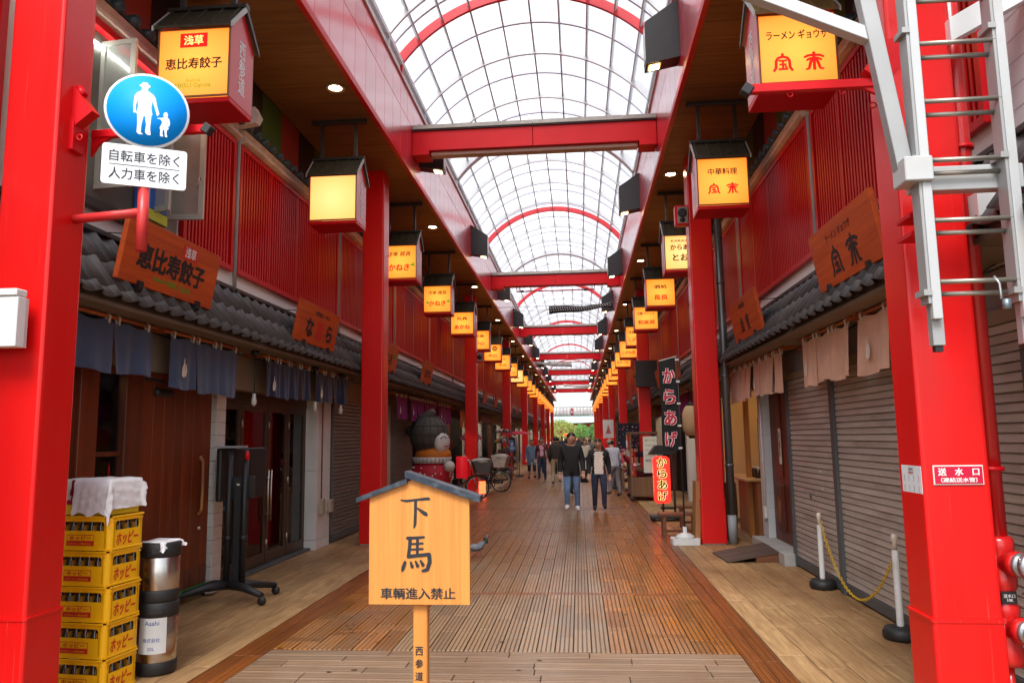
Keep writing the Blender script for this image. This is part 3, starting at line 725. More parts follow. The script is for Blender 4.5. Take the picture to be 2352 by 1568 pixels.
for s, side in ((-1, 'left'), (1, 'right')):
    for k in range(len(BB) - 1):
        y0, y1 = BB[k], BB[k + 1]
        nm = (shopL if s < 0 else shopR)
        lab = f'{side} side {nm[k]}, red lattice upstairs' if k < 4 else f'red latticed shop building, {ORD[k]} from the entrance on the {side}'
        t = thing('shop_building', lab, 'shop', (0, 0, 0), 0, 'shop buildings along the arcade'); bays[s].append((t, y0, y1))
        upper(t, s, y0, y1, k)
        if not (s < 0 and k == 0): lattice(t, s, y0 + .05 if not (s > 0 and k == 0) else 4.89, y1 - .07, k < 2)
        else: lattice(t, s, 7.20, 8.33, True, mull=())
        awning(t, s, y0 + (.02 if k else -.0), y1 - .02 if k != 2 else y1 - .02, k < 3, y0)
        # drain pipe in the joint between buildings
        MB().tube([(s * 3.33, y1, 3.46), (s * 3.33, y1, 5.24)], .022, 6).build('joint_pipe', mat('joint_pipe', (.35, .34, .34), .6), t)
        # ground-floor ends
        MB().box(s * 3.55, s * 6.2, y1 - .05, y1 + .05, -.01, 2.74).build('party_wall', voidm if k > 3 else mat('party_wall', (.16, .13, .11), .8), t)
        MB().box(s * 3.46, s * 6.2, y0 + .05, y1 - .05, 2.72, 2.742).build('shop_ceiling', mat('shop_ceiling', (.18, .15, .12), .8), t)
        MB().box(s * 6.2, s * 6.3, y0 - .05, y1 + .05, -.01, 2.74).build('back_wall', mat('shop_back_wall', (.12, .09, .07), .8, var=.3), t)
# ------- right: building end nearer than the first column, and the pale block beyond it
t = thing('shop_building', 'right corner shop end with grey shutter beyond the red standpipe', 'shop', (0, 0, 0), 0, 'shop buildings along the arcade')
MB().box(3.38, 3.75, 2.75, 4.54, 2.55, 6.2).build('upper_wall', white, t); awning(t, 1, 2.75, 4.54, True, 2.75); shutter(t, 1, 2.75, 4.86, 3.40, z1=2.36); MB().box(3.43, 3.6, 2.75, 4.86, 2.36, 2.56).build('lintel', cream, t)
lw = MB().box(3.355, 3.379, 2.75, 4.87, 3.47, 6.2).build('tiled_wall', lilac, t)
for q in range(18): MB().box(3.3535, 3.3555, 2.75, 4.87, 3.60 + q * .145, 3.604 + q * .145).build('tile_joint', mat('joint_grey', (.40, .39, .42), .8), lw)
for q in range(7): MB().box(3.3530, 3.3550, 2.90 + q * .29, 2.904 + q * .29, 3.47, 6.2).build('tile_joint', mat('joint_grey'), lw)
t = thing('shop_building', 'left corner shop end with red lattice behind the nearest column', 'shop', (0, 0, 0), 0, 'shop buildings along the arcade')
MB().box(-3.75, -3.38, 2.4, 4.54, 2.75, 6.2).build('upper_wall', white, t); lattice(t, -1, 3.0, 4.72, True, mull=()); awning(t, -1, 2.4, 4.54, True, 2.4)
MB().box(-3.75, -3.44, 2.4, 4.54, -.02, 2.74).build('lower_wall', dwood, t)
MB().tube([(-3.28, 4.79, 2.9), (-3.28, 4.79, 6.1)], .036, 10).build('downpipe', mat('white_pipe', (.72, .73, .70), .5, var=.05), t)

# ================================================================== LEFT GROUND FLOORS
t, y0, y1 = bays[-1][0]     # gyoza restaurant
MB().box(-3.50, -3.40, 4.56, 8.36, 2.34, 2.72).build('lintel_panel', cream, t)
MB().box(-3.52, -3.41, 4.56, 5.84, 0, 2.34, ch=.005).build('wall_boards', dwood, t)
for a, b, nm in ((5.84, 6.08, 'post'), (6.47, 6.74, 'post')): MB().box(-3.52, -3.385, a, b, 0, 2.30, ch=.006).build(nm, rwood if a < 6 else dwood, t)
MB().box(-3.52, -3.38, 4.60, 8.20, 2.285, 2.345, ch=.004).build('door_head', rwood, t)
MB().box(-3.52, -3.40, 6.08, 6.47, 0, 1.18).build('low_panel', dwood, t)
wf = MB().box(-3.47, -3.42, 6.08, 6.47, 1.56, 1.60).build('window_frame', dwood, t)
MB().box(-3.455, -3.450, 6.08, 6.47, 1.18, 1.56).build('pane', glass, wf); MB().box(-3.455, -3.450, 6.08, 6.47, 1.60, 2.285).build('pane', glass, wf)
ss = mat('stainless', (.62, .58, .50), .28, metal=1., var=.08)
MB().box(-4.5, -4.0, 5.6, 7.6, 1.62, 2.4, ch=.02).build('extractor_hood', ss, t)
MB().box(-4.6, -3.9, 5.6, 7.6, .0, .9, ch=.02).build('kitchen_counter', ss, t)
hl = MB().box(-4.05, -3.98, 6.1, 6.25, 2.42, 2.46).build('kitchen_lamp', mat('kitchen_lamp', (1, .8, .5), .4, emit=(1, .65, .25), es=18.), t)
for i in range(7): MB().lathe([(.0, 0), (.03, 0), (.03, .16), (.012, .2), (.012, .26), (0, .26)], 8, (-4.05 - (i % 2) * .07, 6.12 + i * .09, .9)).build('sauce_bottle', mat('bottle_dark', (.03, .02, .012), .2), t)
dr = MB().box(-3.470, -3.425, 6.76, 8.14, .13, 2.26, ch=.004).build('door', rwood, t)
for i in range(7):
    a = 6.77 + i * 1.36 / 7; MB().box(-3.425, -3.417, a + .003, a + 1.36 / 7 - .003, .36, 2.25, ch=.003).build('door_board', rwood, dr)
MB().box(-3.425, -3.416, 6.77, 8.13, .17, .352, ch=.003).build('kick_board', wood('kick_wood', (.20, .05, .014), (.05, .02, .012), 2, .8, .6), dr)
MB().box(-3.426, -3.414, 6.77, 8.13, .131, .165).build('green_strip', mat('green_tape', (.03, .28, .06), .5), dr)
mb = MB(); mb.tube([(-3.417, 7.90, 1.52), (-3.395, 7.93, 1.46), (-3.392, 7.94, 1.2), (-3.395, 7.93, .95), (-3.417, 7.90, .90)], .018, 6); mb.build('door_handle', wood('handle_wood', (.42, .19, .045), (.2, .06, .02), 2, 1., .5), dr)
MB().ball((-3.41, 7.92, .76), .022, n=8, m=6).build('knob', ss, dr)
MB().box(-3.43, -3.41, 7.86, 8.08, 2.20, 2.225).build('door_plate', ss, dr)
MB().box(-3.43, -3.37, 6.95, 7.25, 2.12, 2.19, ch=.02).build('door_closer', blackm, dr)
tilew = mat('white_tile', (.66, .62, .57), .4, var=.05)
for i in range(16): MB().box(-3.47, -3.40, 8.22, 8.44, .02 + i * .144, .02 + i * .144 + .140, ch=.003).build('tile', tilew, t)
wp = MB().box(-3.40, -3.395, 5.50, 5.72, 1.05, 1.75).build('poster', mat('paper', (.75, .72, .62), .8, var=.05), t)
text(wp, '生ビ\nール', (-3.395, 5.61, 1.45), .16, .3, '+x', mat('ink_orange', (.8, .3, .02), .6), bold=.02)
# upstairs open casement windows of the gyoza restaurant
MB().box(-3.379, -3.366, 4.86, 7.15, 3.70, 5.20).build('window_opening', mat('window_inner', (.16, .15, .12), .6, var=.4, vs=2), t)
MB().tube([(-3.345, 4.9, 5.05), (-3.345, 6.7, 5.05)], .014, 8).build('tube_lamp', mat('cool_tube', (1, 1, 1), .4, emit=(.9, 1, .95), es=9.), t)
MB().box(-3.375, -3.30, 4.86, 7.2, 3.62, 3.70, ch=.004).build('window_sill', dgrey, t); MB().box(-3.375, -3.30, 4.86, 7.2, 5.18, 5.25, ch=.004).build('window_head', slatm, t)
frost = mat('frosted_glass', (.40, .42, .38), .25, var=.25, vs=3, alpha=.55)
alu = mat('alu_sash', (.50, .48, .42), .45, metal=.3, var=.06)
def sash(x0, y0_, x1, y1_, z0, z1, handle=False):
    d = Vector((x1 - x0, y1_ - y0_, 0)); L_ = d.length; fr = link('casement_sash', None, t, loc=(x0, y0_, z0), rot=(0, 0, math.atan2(d.y, d.x)))
    h = z1 - z0; mb = MB()
    mb.box(0, L_, -.014, .014, 0, .055, ch=.003); mb.box(0, L_, -.014, .014, h - .045, h, ch=.003); mb.box(0, .045, -.014, .014, .055, h - .045); mb.box(L_ - .05, L_, -.014, .014, .055, h - .045)
    mb.build('sash_frame', alu, fr); MB().box(.045, L_ - .05, -.003, .003, .055, h - .045).build('pane', frost, fr)
    if handle: mb = MB(); mb.tube([(L_ - .03, -.02, h * .35), (L_ - .03, -.05, h * .36), (L_ - .05, -.05, h * .28)], .008, 6); mb.build('latch', alu, fr)
sash(-3.37, 5.83, -3.03, 5.80, 3.80, 5.12); sash(-3.37, 6.95, -3.00, 6.98, 3.86, 5.03, True); sash(-3.37, 6.50, -3.02, 6.40, 3.78, 4.9)
tb = MB(); tb.tube([(-3.62, 5.0, 5.02), (-3.62, 6.2, 5.02)], .014, 8); MB
lt = thing('storage_box', 'small colourful packet leaning in the open upstairs window', 'box', (-3.27, 6.55, 3.70))
MB().box(-.08, .08, -.2, .12, .0, .10, ch=.004).build('lower_box', mat('yellow_box', (.55, .62, .05), .5), lt); MB().box(-.08, .08, -.18, .1, .102, .30, ch=.004).build('upper_box', mat('blue_box', (.03, .12, .45), .5), lt); MB().box(-.07, .08, -.17, .09, .302, .38, ch=.004).build('top_box', mat('purple_box', (.20, .02, .35), .5), lt)

t, y0, y1 = bays[-1][1]     # brown glass doors
MB().box(-3.60, -3.44, 8.46, 12.22, 2.30, 2.72).build('lintel_panel', cream, t)
MB().box(-3.66, -3.60, 8.46, 11.60, 2.16, 2.30, ch=.004).build('door_head', brownf, t)
MB().box(-3.70, -3.50, 8.46, 11.60, -.01, .035, ch=.004).build('door_sill', steelg, t)
edges = [8.50, 9.27, 10.00, 10.44, 11.16, 11.56]
leaf = [(8.50, 9.28), (9.30, 10.12), (10.14, 10.84), (10.86, 11.56)]
for i, (a, b) in enumerate(leaf):
    mb = MB(); f = .075
    mb.box(-3.645, -3.605, a, b, .04, .04 + .14, ch=.003); mb.box(-3.645, -3.605, a, b, 2.16 - .09, 2.158, ch=.003); mb.box(-3.645, -3.605, a, a + f, .18, 2.07); mb.box(-3.645, -3.605, b - f, b, .18, 2.07)
    d = mb.build('glass_door', brownf, t); MB().box(-3.628, -3.622, a + f, b - f, .18, 2.07).build('pane', glass, d)
    if i in (1, 2):
        yh = b - .04 if i == 1 else a + .04; mb = MB(); mb.tube([(-3.56, yh, .60), (-3.56, yh, 1.28)], .013, 8)
        for z in (.70, 1.18): mb.tube([(-3.56, yh, z), (-3.607, yh, z)], .008, 6)
        mb.build('pull_handle', ss, d)
    for z in (.3, 1.1, 1.9): MB().tube([(-3.60, a + .012, z - .05), (-3.60, a + .012, z + .05)], .012, 6).build('hinge', ss, d)
MB().box(-5.2, -5.15, 8.5, 11.6, 0, 2.3).build('inner_wall', mat('inner_brown', (.045, .026, .020), .7, var=.3), t)
for i in range(5):
    MB().box(-4.9, -4.6, 8.7 + i * .6, 9.1 + i * .6, 0, .75 + .2 * (i % 3), ch=.01).build('inside_furniture', [dwood, mat('paper_pale', (.35, .33, .30), .8), dwood, brownf, mat('inner_grey', (.12, .12, .12), .6)][i], t)
MB().box(-4.35, -4.25, 10.9, 11.0, 2.2, 2.24).build('inside_lamp', mat('inside_lamp', (1, 1, .9), .4, emit=(1, .95, .8), es=12.), t)
fe = thing('fire_extinguisher', 'red fire extinguisher standing inside the brown glass door', 'extinguisher', (-3.85, 11.2, 0))
MB().lathe([(0, 0), (.07, 0), (.075, .02), (.075, .34), (.05, .40), (.025, .42), (.025, .45), (0, .45)], 14).build('cylinder', red2, fe); MB().box(-.015, .06, -.012, .012, .45, .475).build('handle', blackm, fe); mb = MB(); mb.tube([(.03, 0, .44), (.09, 0, .38), (.085, 0, .2)], .009, 6); mb.build('hose', blackm, fe)
for z0_, z1_ in ((-.01, .14), (.143, 1.2), (1.203, 2.30)): MB().box(-3.62, -3.425, 11.62, 12.24, z0_, z1_, ch=.004).build('pilaster_stone', white, t)
for y in (11.72, 12.12): MB().box(-3.424, -3.36, y, y + .14, .52, .76 if y < 12 else .72, ch=.008).build('meter_box', mat('beige_box', (.42, .36, .27), .6), t)
mb = MB(); mb.tube([(-3.41, 11.80, .76), (-3.41, 11.80, 2.3)], .010, 6); mb.build('cable', mat('cable_brown', (.12, .06, .03), .6), t)

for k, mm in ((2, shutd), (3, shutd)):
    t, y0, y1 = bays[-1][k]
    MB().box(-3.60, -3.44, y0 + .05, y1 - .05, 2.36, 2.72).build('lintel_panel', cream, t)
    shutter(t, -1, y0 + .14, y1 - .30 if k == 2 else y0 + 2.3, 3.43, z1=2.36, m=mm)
    MB().box(-3.62, -3.41, y1 - .26, y1 + .04, -.01, 2.40, ch=.005).build('beige_post', mat('beige_paint', (.50, .42, .33), .6, var=.06), t)
# ================================================================== RIGHT GROUND FLOORS
t, y0, y1 = bays[1][0]
MB().box(3.43, 3.62, 4.56, 10.2, 2.46, 2.72).build('lintel_panel', mat('lintel_lilac', (.30, .26, .27), .7), t)
MB().box(3.40, 3.60, 4.56, 10.2, 2.36, 2.455).build('shutter_box', cream, t)
shutter(t, 1, 4.88, 8.37, 3.40, z1=2.36); MB().box(3.375, 3.46, 8.375, 8.50, 0, 2.36, ch=.006).build('shutter_post', steelg, t)
MB().box(3.38, 3.46, 4.55, 4.875, 0, 2.36, ch=.006).build('shutter_post', steelg, t)
t, y0, y1 = bays[1][1]
shutter(t, 1, 8.505, 10.16, 3.40, z1=2.36)
MB().box(3.375, 3.47, 10.165, 10.25, 0, 2.36, ch=.006).build('shutter_post', steelg, t)
MB().box(3.24, 3.70, 10.18, 12.0, -.01, .15, ch=.006).build('doorstep', mat('step_concrete', (.40, .39, .37), .8, var=.2, bump=.2, bs=40, grime=(.2, .19, .18), gs=3, ga=.6), t)
MB().box(3.45, 3.7, 10.26, 12.26, 2.34, 2.72).build('lintel_panel', cream, t)
d = MB().box(3.53, 3.58, 10.27, 11.72, .152, 2.33, ch=.004).build('door', dwood, t)
for a, b in ((10.30, 10.98), (11.02, 11.70)):
    MB().box(3.518, 3.53, a + .06, b - .06, .30, .95, ch=.006).build('door_panel', dwood, d); MB().box(3.518, 3.53, a + .06, b - .06, 1.05, 2.25, ch=.006).build('door_panel', dwood, d)
    V, F = ribbon([[(0, 0, .3), (.1, .5, .55), (-.15, 1.0, .25)], [(.1, .5, .35), (.45, .95, .15)]]); flatshape(d, V, F, (3.517, (a + b) / 2, .60), .22, .36, '-x', wood('carved_wood', (.42, .17, .05), (.3, .1, .03), 2, 1, .5), name='carving')
stk = MB().box(3.512, 3.517, 11.10, 11.22, 1.25, 1.75).build('notice', mat('paper', (.75, .72, .62), .8, var=.05), d)
text(stk, '準備中', (3.512, 11.16, 1.52), .07, .38, '-x', mat('ink_black', (.01, .01, .012), .6), bold=.02, vertical=True)
for i in range(10): MB().box(3.44, 3.62, 11.76, 12.10, .15 + i * .216, .15 + i * .216 + .213, ch=.003).build('pilaster_tile', mat('grey_white_tile', (.60, .62, .63), .5, var=.06), t)
mb = MB(); mb.box(3.40, 3.44, 11.80, 11.92, .42, .60, ch=.01); mb.build('socket_cover', white, t); MB().tube([(3.425, 11.84, .6), (3.425, 11.84, 2.3)], .014, 6).build('conduit', white, t)
t, y0, y1 = bays[1][2]      # fried chicken shop
warmw = mat('warm_cream_wall', (.62, .47, .30), .8, var=.06)
MB().box(5.0, 5.05, 12.3, 15.95, 0, 2.7).build('inner_wall', warmw, t); MB().box(3.6, 5.0, 15.90, 15.95, 0, 2.7).build('side_wall', warmw, t)
MB().box(3.45, 3.6, 12.3, 16.0, 2.40, 2.72).build('lintel_panel', cream, t)
MB().box(3.42, 3.50, 12.95, 13.05, 0, 2.40, ch=.006).build('post', wood('orange_post', (.55, .24, .05), (.40, .15, .03), 2, .6, .4), t)
po = MB().box(4.30, 5.0, 15.885, 15.899, 1.0, 2.0).build('poster', mat('poster_black', (.012, .010, .009), .5), t)
MB().lathe([(0, 0), (.22, 0), (.22, .004), (0, .004)], 20, (4.55, 15.882, 1.66), axis=1, sy=.75).build('poster_picture', mat('fried_food', (.50, .17, .03), .5, var=.5, vs=14), po)
text(po, 'とおよランチ', (4.62, 15.884, 1.36), .60, .10, '-y', mat('ink_white', (.8, .8, .8), .6), bold=.01)
for yy_ in (12.9, 14.4):
    MB().lathe([(0, 0), (.05, 0), (.06, -.03), (.035, -.05), (0, -.05)], 10, (4.2, yy_, 2.715)).build('ceiling_lamp', mat('warm_lamp', (1, .8, .5), .4, emit=(1, .62, .26), es=90.), t)
MB().box(3.30, 3.95, 12.55, 14.2, .92, .965, ch=.01).build('counter_top', wood('pale_counter', (.62, .38, .16), (.50, .28, .10), 1, .5, .35), t)
MB().box(3.50, 3.9, 12.62, 14.1, 0, .92).build('counter_front', wood('counter_front', (.30, .12, .04), (.2, .07, .025), 2, .5, .45), t)
for yy_ in (12.75, 13.1):
    j = thing('condiment_jar', 'small condiment jar on the fried chicken counter', 'jar', (3.55, yy_, .966), 0, 'condiment jars on the counter')
    MB().lathe([(0, 0), (.045, 0), (.045, .13), (.03, .15), (0, .15)], 10).build('jar_body', mat('jar_dark', (.05, .03, .02), .15), j); MB().lathe([(.032, .15), (.032, .18), (0, .18)], 10).build('lid', white, j)
sp_ = thing('wood_slab', 'dark weathered wooden slab standing beside the grey drain pipe', 'slab', (3.06, 12.75, 0))
MB().prism([(-.12, 0), (.10, 0), (.13, .45), (.12, .9), (-.10, .9), (-.13, .4)], 1, -.04, .04).build('slab', wood('old_slab', (.14, .075, .03), (.05, .026, .012), 2, .4, .5), sp_)
# drain pipe beside the second right column
dp = thing('drain_pipe', 'grey steel drain pipe running down beside the second right column', 'pipe', (2.995, 12.2, 0))
pg = mat('pipe_grey', (.16, .17, .18), .35, metal=.6, var=.15)
MB().tube([(0, 0, .42), (0, 0, 6.18)], .062, 14).build('upper_pipe', pg, dp); MB().tube([(0, 0, 0), (0, 0, .44)], .068, 14).build('lower_pipe', mat('pipe_light', (.30, .32, .34), .5), dp)
for z in (1.2, 2.6, 4.1): MB().tube([(0, 0, z - .02), (0, 0, z + .02)], .07, 14).build('pipe_clamp', pg, dp)
# ================================================================== FAR GROUND FLOORS: open shops full of goods
gcols = [mat(f'goods_{i}', c, .7, var=.3, vs=9) for i, c in enumerate([(.45, .05, .09), (.05, .06, .16), (.55, .50, .42), (.03, .03, .035), (.40, .20, .06), (.10, .16, .08), (.50, .14, .20), (.60, .58, .55), (.16, .03, .10), (.28, .22, .15)])]
glow = mat('shop_tube_light', (1, 1, .95), .4, emit=(1, .90, .70), es=14.0)
for s, side in ((-1, 'left'), (1, 'right')):
    for k in range(3 if s > 0 else 4, len(bays[s])):
        t, y0, y1 = bays[s][k]
        if k > 3 or s > 0: MB().box(s * 3.44, s * 3.62, y0 + .05, y1 - .05, 2.34, 2.72).build('lintel_panel', [cream, dwood][k % 2], t)
        MB().box(s * 3.42, s * 3.62, y1 - .14, y1 + .14, -.01, 2.40, ch=.004).build('pilaster', [white, dwood, mat('beige_paint', (.50, .42, .33), .6)][k % 3], t)
        MB().box(s * 4.2, s * 4.26, y0 + .6, y1 - .6, 2.66, 2.70).build('tube_light', glow, t)
        if y0 < 60:
            MB().box(s * 4.7, s * 5.0, y0 + .3, y1 - .3, 0, 2.1).build('back_shelf', gcols[(k * 3) % 10], t)
            for j in range(7):
                yj = y0 + .35 + j * .46; h = random.uniform(.25, .6); z = random.choice((.9, 1.3, 1.6))
                MB().box(s * 3.9, s * 4.25, yj, yj + .34, z, z + h, ch=.03).build('hanging_goods', random.choice(gcols), t)
# ================================================================== HANGING BOX LANTERNS
def lampmat(name, c0, c1, es):
    m = bpy.data.materials.new(name); m.use_nodes = True; N = m.node_tree.nodes; L = m.node_tree.links; b = N['Principled BSDF']
    tc = N.new('ShaderNodeTexCoord'); mp = N.new('ShaderNodeMapping'); mp.inputs['Location'].default_value = (0, 0, -.32); mp.inputs['Scale'].default_value = (2.6, 0, 2.7)
    vt = N.new('ShaderNodeVectorMath'); vt.operation = 'LENGTH'; L.new(tc.outputs['Object'], mp.inputs['Vector'])
    mp.inputs['Location'].default_value = (0, 0, -.32 * 2.7); L.new(mp.outputs[0], vt.inputs[0])
    r = N.new('ShaderNodeMapRange'); r.inputs['From Min'].default_value = .15; r.inputs['From Max'].default_value = 1.15; L.new(vt.outputs['Value'], r.inputs['Value'])
    mx = N.new('ShaderNodeMix'); mx.data_type = 'RGBA'; mx.inputs['A'].default_value = (*c0, 1); mx.inputs['B'].default_value = (*c1, 1); L.new(r.outputs[0], mx.inputs['Factor'])
    L.new(mx.outputs['Result'], b.inputs['Emission Color']); b.inputs['Emission Strength'].default_value = es; b.inputs['Base Color'].default_value = (.55, .33, .10, 1); b.inputs['Roughness'].default_value = .25
    return m
lm_o = lampmat('lantern_panel_orange', (1.0, .31, .036), (.78, .15, .009), .70)
lm_p = lampmat('lantern_panel_pale', (1.0, .52, .19), (.95, .36, .09), .64)
lside = mat('lantern_side', (.56, .012, .02), .3, var=.05, coat=.1, coatr=.2, spec=.4)
lroof = wood('lantern_roof', (.060, .050, .032), (.035, .028, .018), axis=1, scale=.5, rough=.5, rand=.1)
lroof_lit = mat('lantern_roof_warm', (.20, .12, .04), .5, var=.15)  # roof copy in tan: warm light falling on it is put into the colour
ink_k = mat('ink_black', (.01, .01, .012), .6); ink_r = mat('ink_red', (.62, .012, .01), .6); lit_r = mat('lit_ink_red', (.62, .012, .01), .6, emit=(1, .008, .004), es=.42); lit_g = mat('lit_ink_green', (.10, .30, .02), .6, emit=(.16, .30, .01), es=.35); ink_w = mat('ink_white', (.8, .8, .8), .6); ink_g = mat('ink_green', (.10, .30, .02), .6)
lighttrim = mat('pale_trim', (.45, .45, .43), .5)
ga_ = math.atan2(.31, .30)
def lantern_parts():
    P = []
    for s in (-1, 1): P.append(('light_panel', MB().box(-.318, .318, s * .222, s * .228, .022, .632), 'lamp'))
    for s in (-1, 1): P.append(('side_panel', MB().prism([(-.225, .0), (.225, .0), (.225, .64), (0, .92), (-.225, .64)], 0, s * .322, s * .335), lside))
    mb = MB(); mb.box(-.335, .335, -.226, .226, -.05, 0, ch=.006)
    P.append(('bottom_tray', mb, red2))
    mb = MB()
    for s in (-1, 1):
        mb.box(-.3345, .3345, s * .2285, s * .236, 0, .02); mb.box(-.3345, .3345, s * .2285, s * .236, .634, .65)
        for q in (-1, 1): mb.box(q * .319, q * .3345, s * .2285, s * .236, .02, .634)
    P.append(('panel_frame', mb, mat('lantern_frame', (.22, .10, .04), .4)))
    for s in (-1, 1):
        M = Matrix.Translation((0, s * .31, .625)) @ Matrix.Rotation(-s * (math.pi - ga_) if False else s * ga_, 4, 'X') if False else None
        mb = MB(); mb.prism([(s * .275, .635), (s * .275, .662), (0, .955), (0, .925)], 0, -.355, .355); P.append(('roof_slope', mb, lroof))
        for q in range(5):
            x = -.32 + q * .16; mb = MB(); mb.prism([(s * .278, .655), (s * .278, .682), (s * .01, .975), (s * .01, .948)], 0, x - .010, x + .010); P.append(('batten', mb, lroof))
    mb = MB(); mb.prism([(-.05, .94), (.05, .94), (.025, .985), (-.025, .985)], 0, -.375, .375); P.append(('ridge', mb, dgrey))
    for e in (-1, 1):
        for s in (-1, 1): mb = MB(); mb.prism([(s * .285, .615), (s * .285, .662), (0, .975), (0, .908)], 0, e * .357, e * .371); P.append(('barge_board', mb, lighttrim if s < 0 else dgrey))
    for x in (-.245, .245): P.append(('hanger_post', MB().box(x - .022, x + .022, -.022, .022, .96, 1.475), dgrey))
    P.append(('ceiling_bracket', MB().box(-.40, .40, -.045, .045, 1.475, 1.545, ch=.015), dgrey))
    return [(n, mb.mesh(n, m if m != 'lamp' else None), m) for n, mb, m in P]
LP = lantern_parts()
lampmesh = {}
for n, me, m in LP:
    if m == 'lamp':
        me.materials.clear()
_wm = {}
def lit_roof_mesh(me):
    if me.name not in _wm: c = me.copy(); c.materials.clear(); c.materials.append(lroof_lit); _wm[me.name] = c
    return _wm[me.name]
def make_lantern(s, y, label, pale=False, litroof=False, far=False):
    t = thing('box_lantern', label, 'lantern', (s * 2.64, y, 4.665), 0, 'hanging box lanterns along the arcade')
    for n_, me, m in LP:
        if m == 'lamp':
            key = (id(me), pale)
            if key not in lampmesh: c = me.copy(); c.materials.append(lm_p if pale else lm_o); lampmesh[key] = c
            me = lampmesh[key]
        if litroof and n_ in ('roof_slope', 'batten'): me = lit_roof_mesh(me)
        if far and n_ in ('batten', 'barge_board', 'panel_frame'): continue
        link(n_, me, t)
    if not far:
        text(t, '西参道', (-s * .335, 0, .36), .13, .50, '+x' if s < 0 else '-x', ink_w, bold=.02, vertical=True)
    return t
F_ = -.228
def seal_hou():   # the character for treasure in rounded seal style
    return ribbon([[(.5, 1.05, 0.145), (.5, .90, 0.145)], [(.0, .0, 0.145), (.12, .2, 0.160), (.14, .62, 0.160), (.26, .80, 0.160), (.5, .87, 0.160), (.74, .80, 0.160), (.86, .62, 0.160), (.88, .2, 0.160), (1.0, .0, 0.145)],
                   [(.30, .62, 0.116), (.70, .62, 0.116)], [(.50, .62, 0.116), (.50, .12, 0.116)], [(.34, .38, 0.116), (.66, .38, 0.116)], [(.28, .10, 0.131), (.74, .10, 0.131)], [(.62, .28, 0.102), (.70, .20, 0.102)]])
def seal_rai():
    return ribbon([[(.5, 1.1, 0.160), (.5, 0, 0.160)], [(.02, .80, 0.131), (.2, .90, 0.160), (.5, .93, 0.160), (.8, .90, 0.160), (.98, .80, 0.131)], [(.14, .60, 0.131), (.28, .70, 0.145), (.5, .74, 0.145), (.72, .70, 0.145), (.86, .60, 0.131)],
                   [(.40, .70, 0.145), (.30, .40, 0.160), (.22, .05, 0.131), (.08, .02, 0.116)], [(.60, .70, 0.145), (.70, .40, 0.160), (.78, .05, 0.131), (.95, .02, 0.116)]])
def hourai(t, c, w_, h_, facing, m, r):
    c = Vector(c)
    V, F = seal_hou(); flatshape(t, V, F, c - r * w_ * .30, w_ * .40, h_, facing, m)
    V, F = seal_rai(); flatshape(t, V, F, c + r * w_ * .30, w_ * .40, h_, facing, m)
RX = Vector((1, 0, 0))
LY = [6.25] + [10.05 + 3.87 * k for k in range(22)]
def umbrella_mark(t, x, z, flip):
    MBx = MB(); MBx.add([(x - .055, F_ - .002, z), (x + .03 * flip, F_ - .002, z + .06), (x + .06, F_ - .002, z - .02)], [(0, 1, 2)]); MBx.build('umbrella_mark', lit_g, t)
    m2 = MB(); m2.tube([(x + .0, F_ - .002, z), (x + .02 * flip, F_ - .002, z - .1)], .003, 4); m2.build('umbrella_mark', lit_g, t)
specL = {0: 'gyoza', 1: 'blank', 2: 'kaneki', 3: 'kaneki', 4: ('玩具', 'あかね', ink_k, lit_r), 5: ('衣裳', '中山', ink_k, lit_r), 6: ('❁', '中山', ink_k, lit_r), 7: ('見の', '中山', ink_k, lit_r), 8: ('珈琲', 'さにぃ', ink_k, lit_r), 9: ('', '三十', ink_k, ink_k)}
specR = {0: 'ramen', 1: 'chuka', 2: 'karaage', 3: ('酒処', '長良', ink_k, lit_r), 4: ('古銭 チケット', '和泉洞', ink_k, lit_r), 5: ('浅草みやげ', 'こがね堂', ink_k, lit_r), 6: ('', 'こがね堂', ink_k, lit_r), 7: ('', 'きみづか', ink_k, lit_r), 8: ('レター ショップ', 'ぽんび堂', ink_k, lit_r), 9: ('', 'ぽんび堂', ink_k, lit_r)}
namesL = ['lit orange box lantern reading gyoza beside the blue round sign', 'lit blank pale box lantern with no lettering in front of the second left column', 'lit box lantern with green umbrellas partly hidden by the second left column', 'lit box lantern with green umbrellas, fully visible further back on the left', 'lit box lantern for a toy shop above the third left column', 'lit costume shop box lantern just past the third left column', 'lit box lantern with black flower crest on the left', 'lit box lantern in front of the left fourth column', 'lit box lantern with a black coffee cup on the left', 'pale lit box lantern behind the coffee cup lantern']
namesR = ['large lit ramen box lantern with tan roof beside the ladder', 'lit Chinese food box lantern in front of the second right column', 'pale lit fried chicken box lantern cut off by the second right column', 'lit box lantern for a sake bar on the right', 'lit box lantern for coins and tickets above the third right column', 'lit souvenir box lantern behind the third right column', 'lit box lantern below the souvenir lantern on the right', 'lit box lantern with faint red letters above the fourth right column', 'lit leather shop box lantern on the right', 'lit box lantern behind the leather shop lantern']
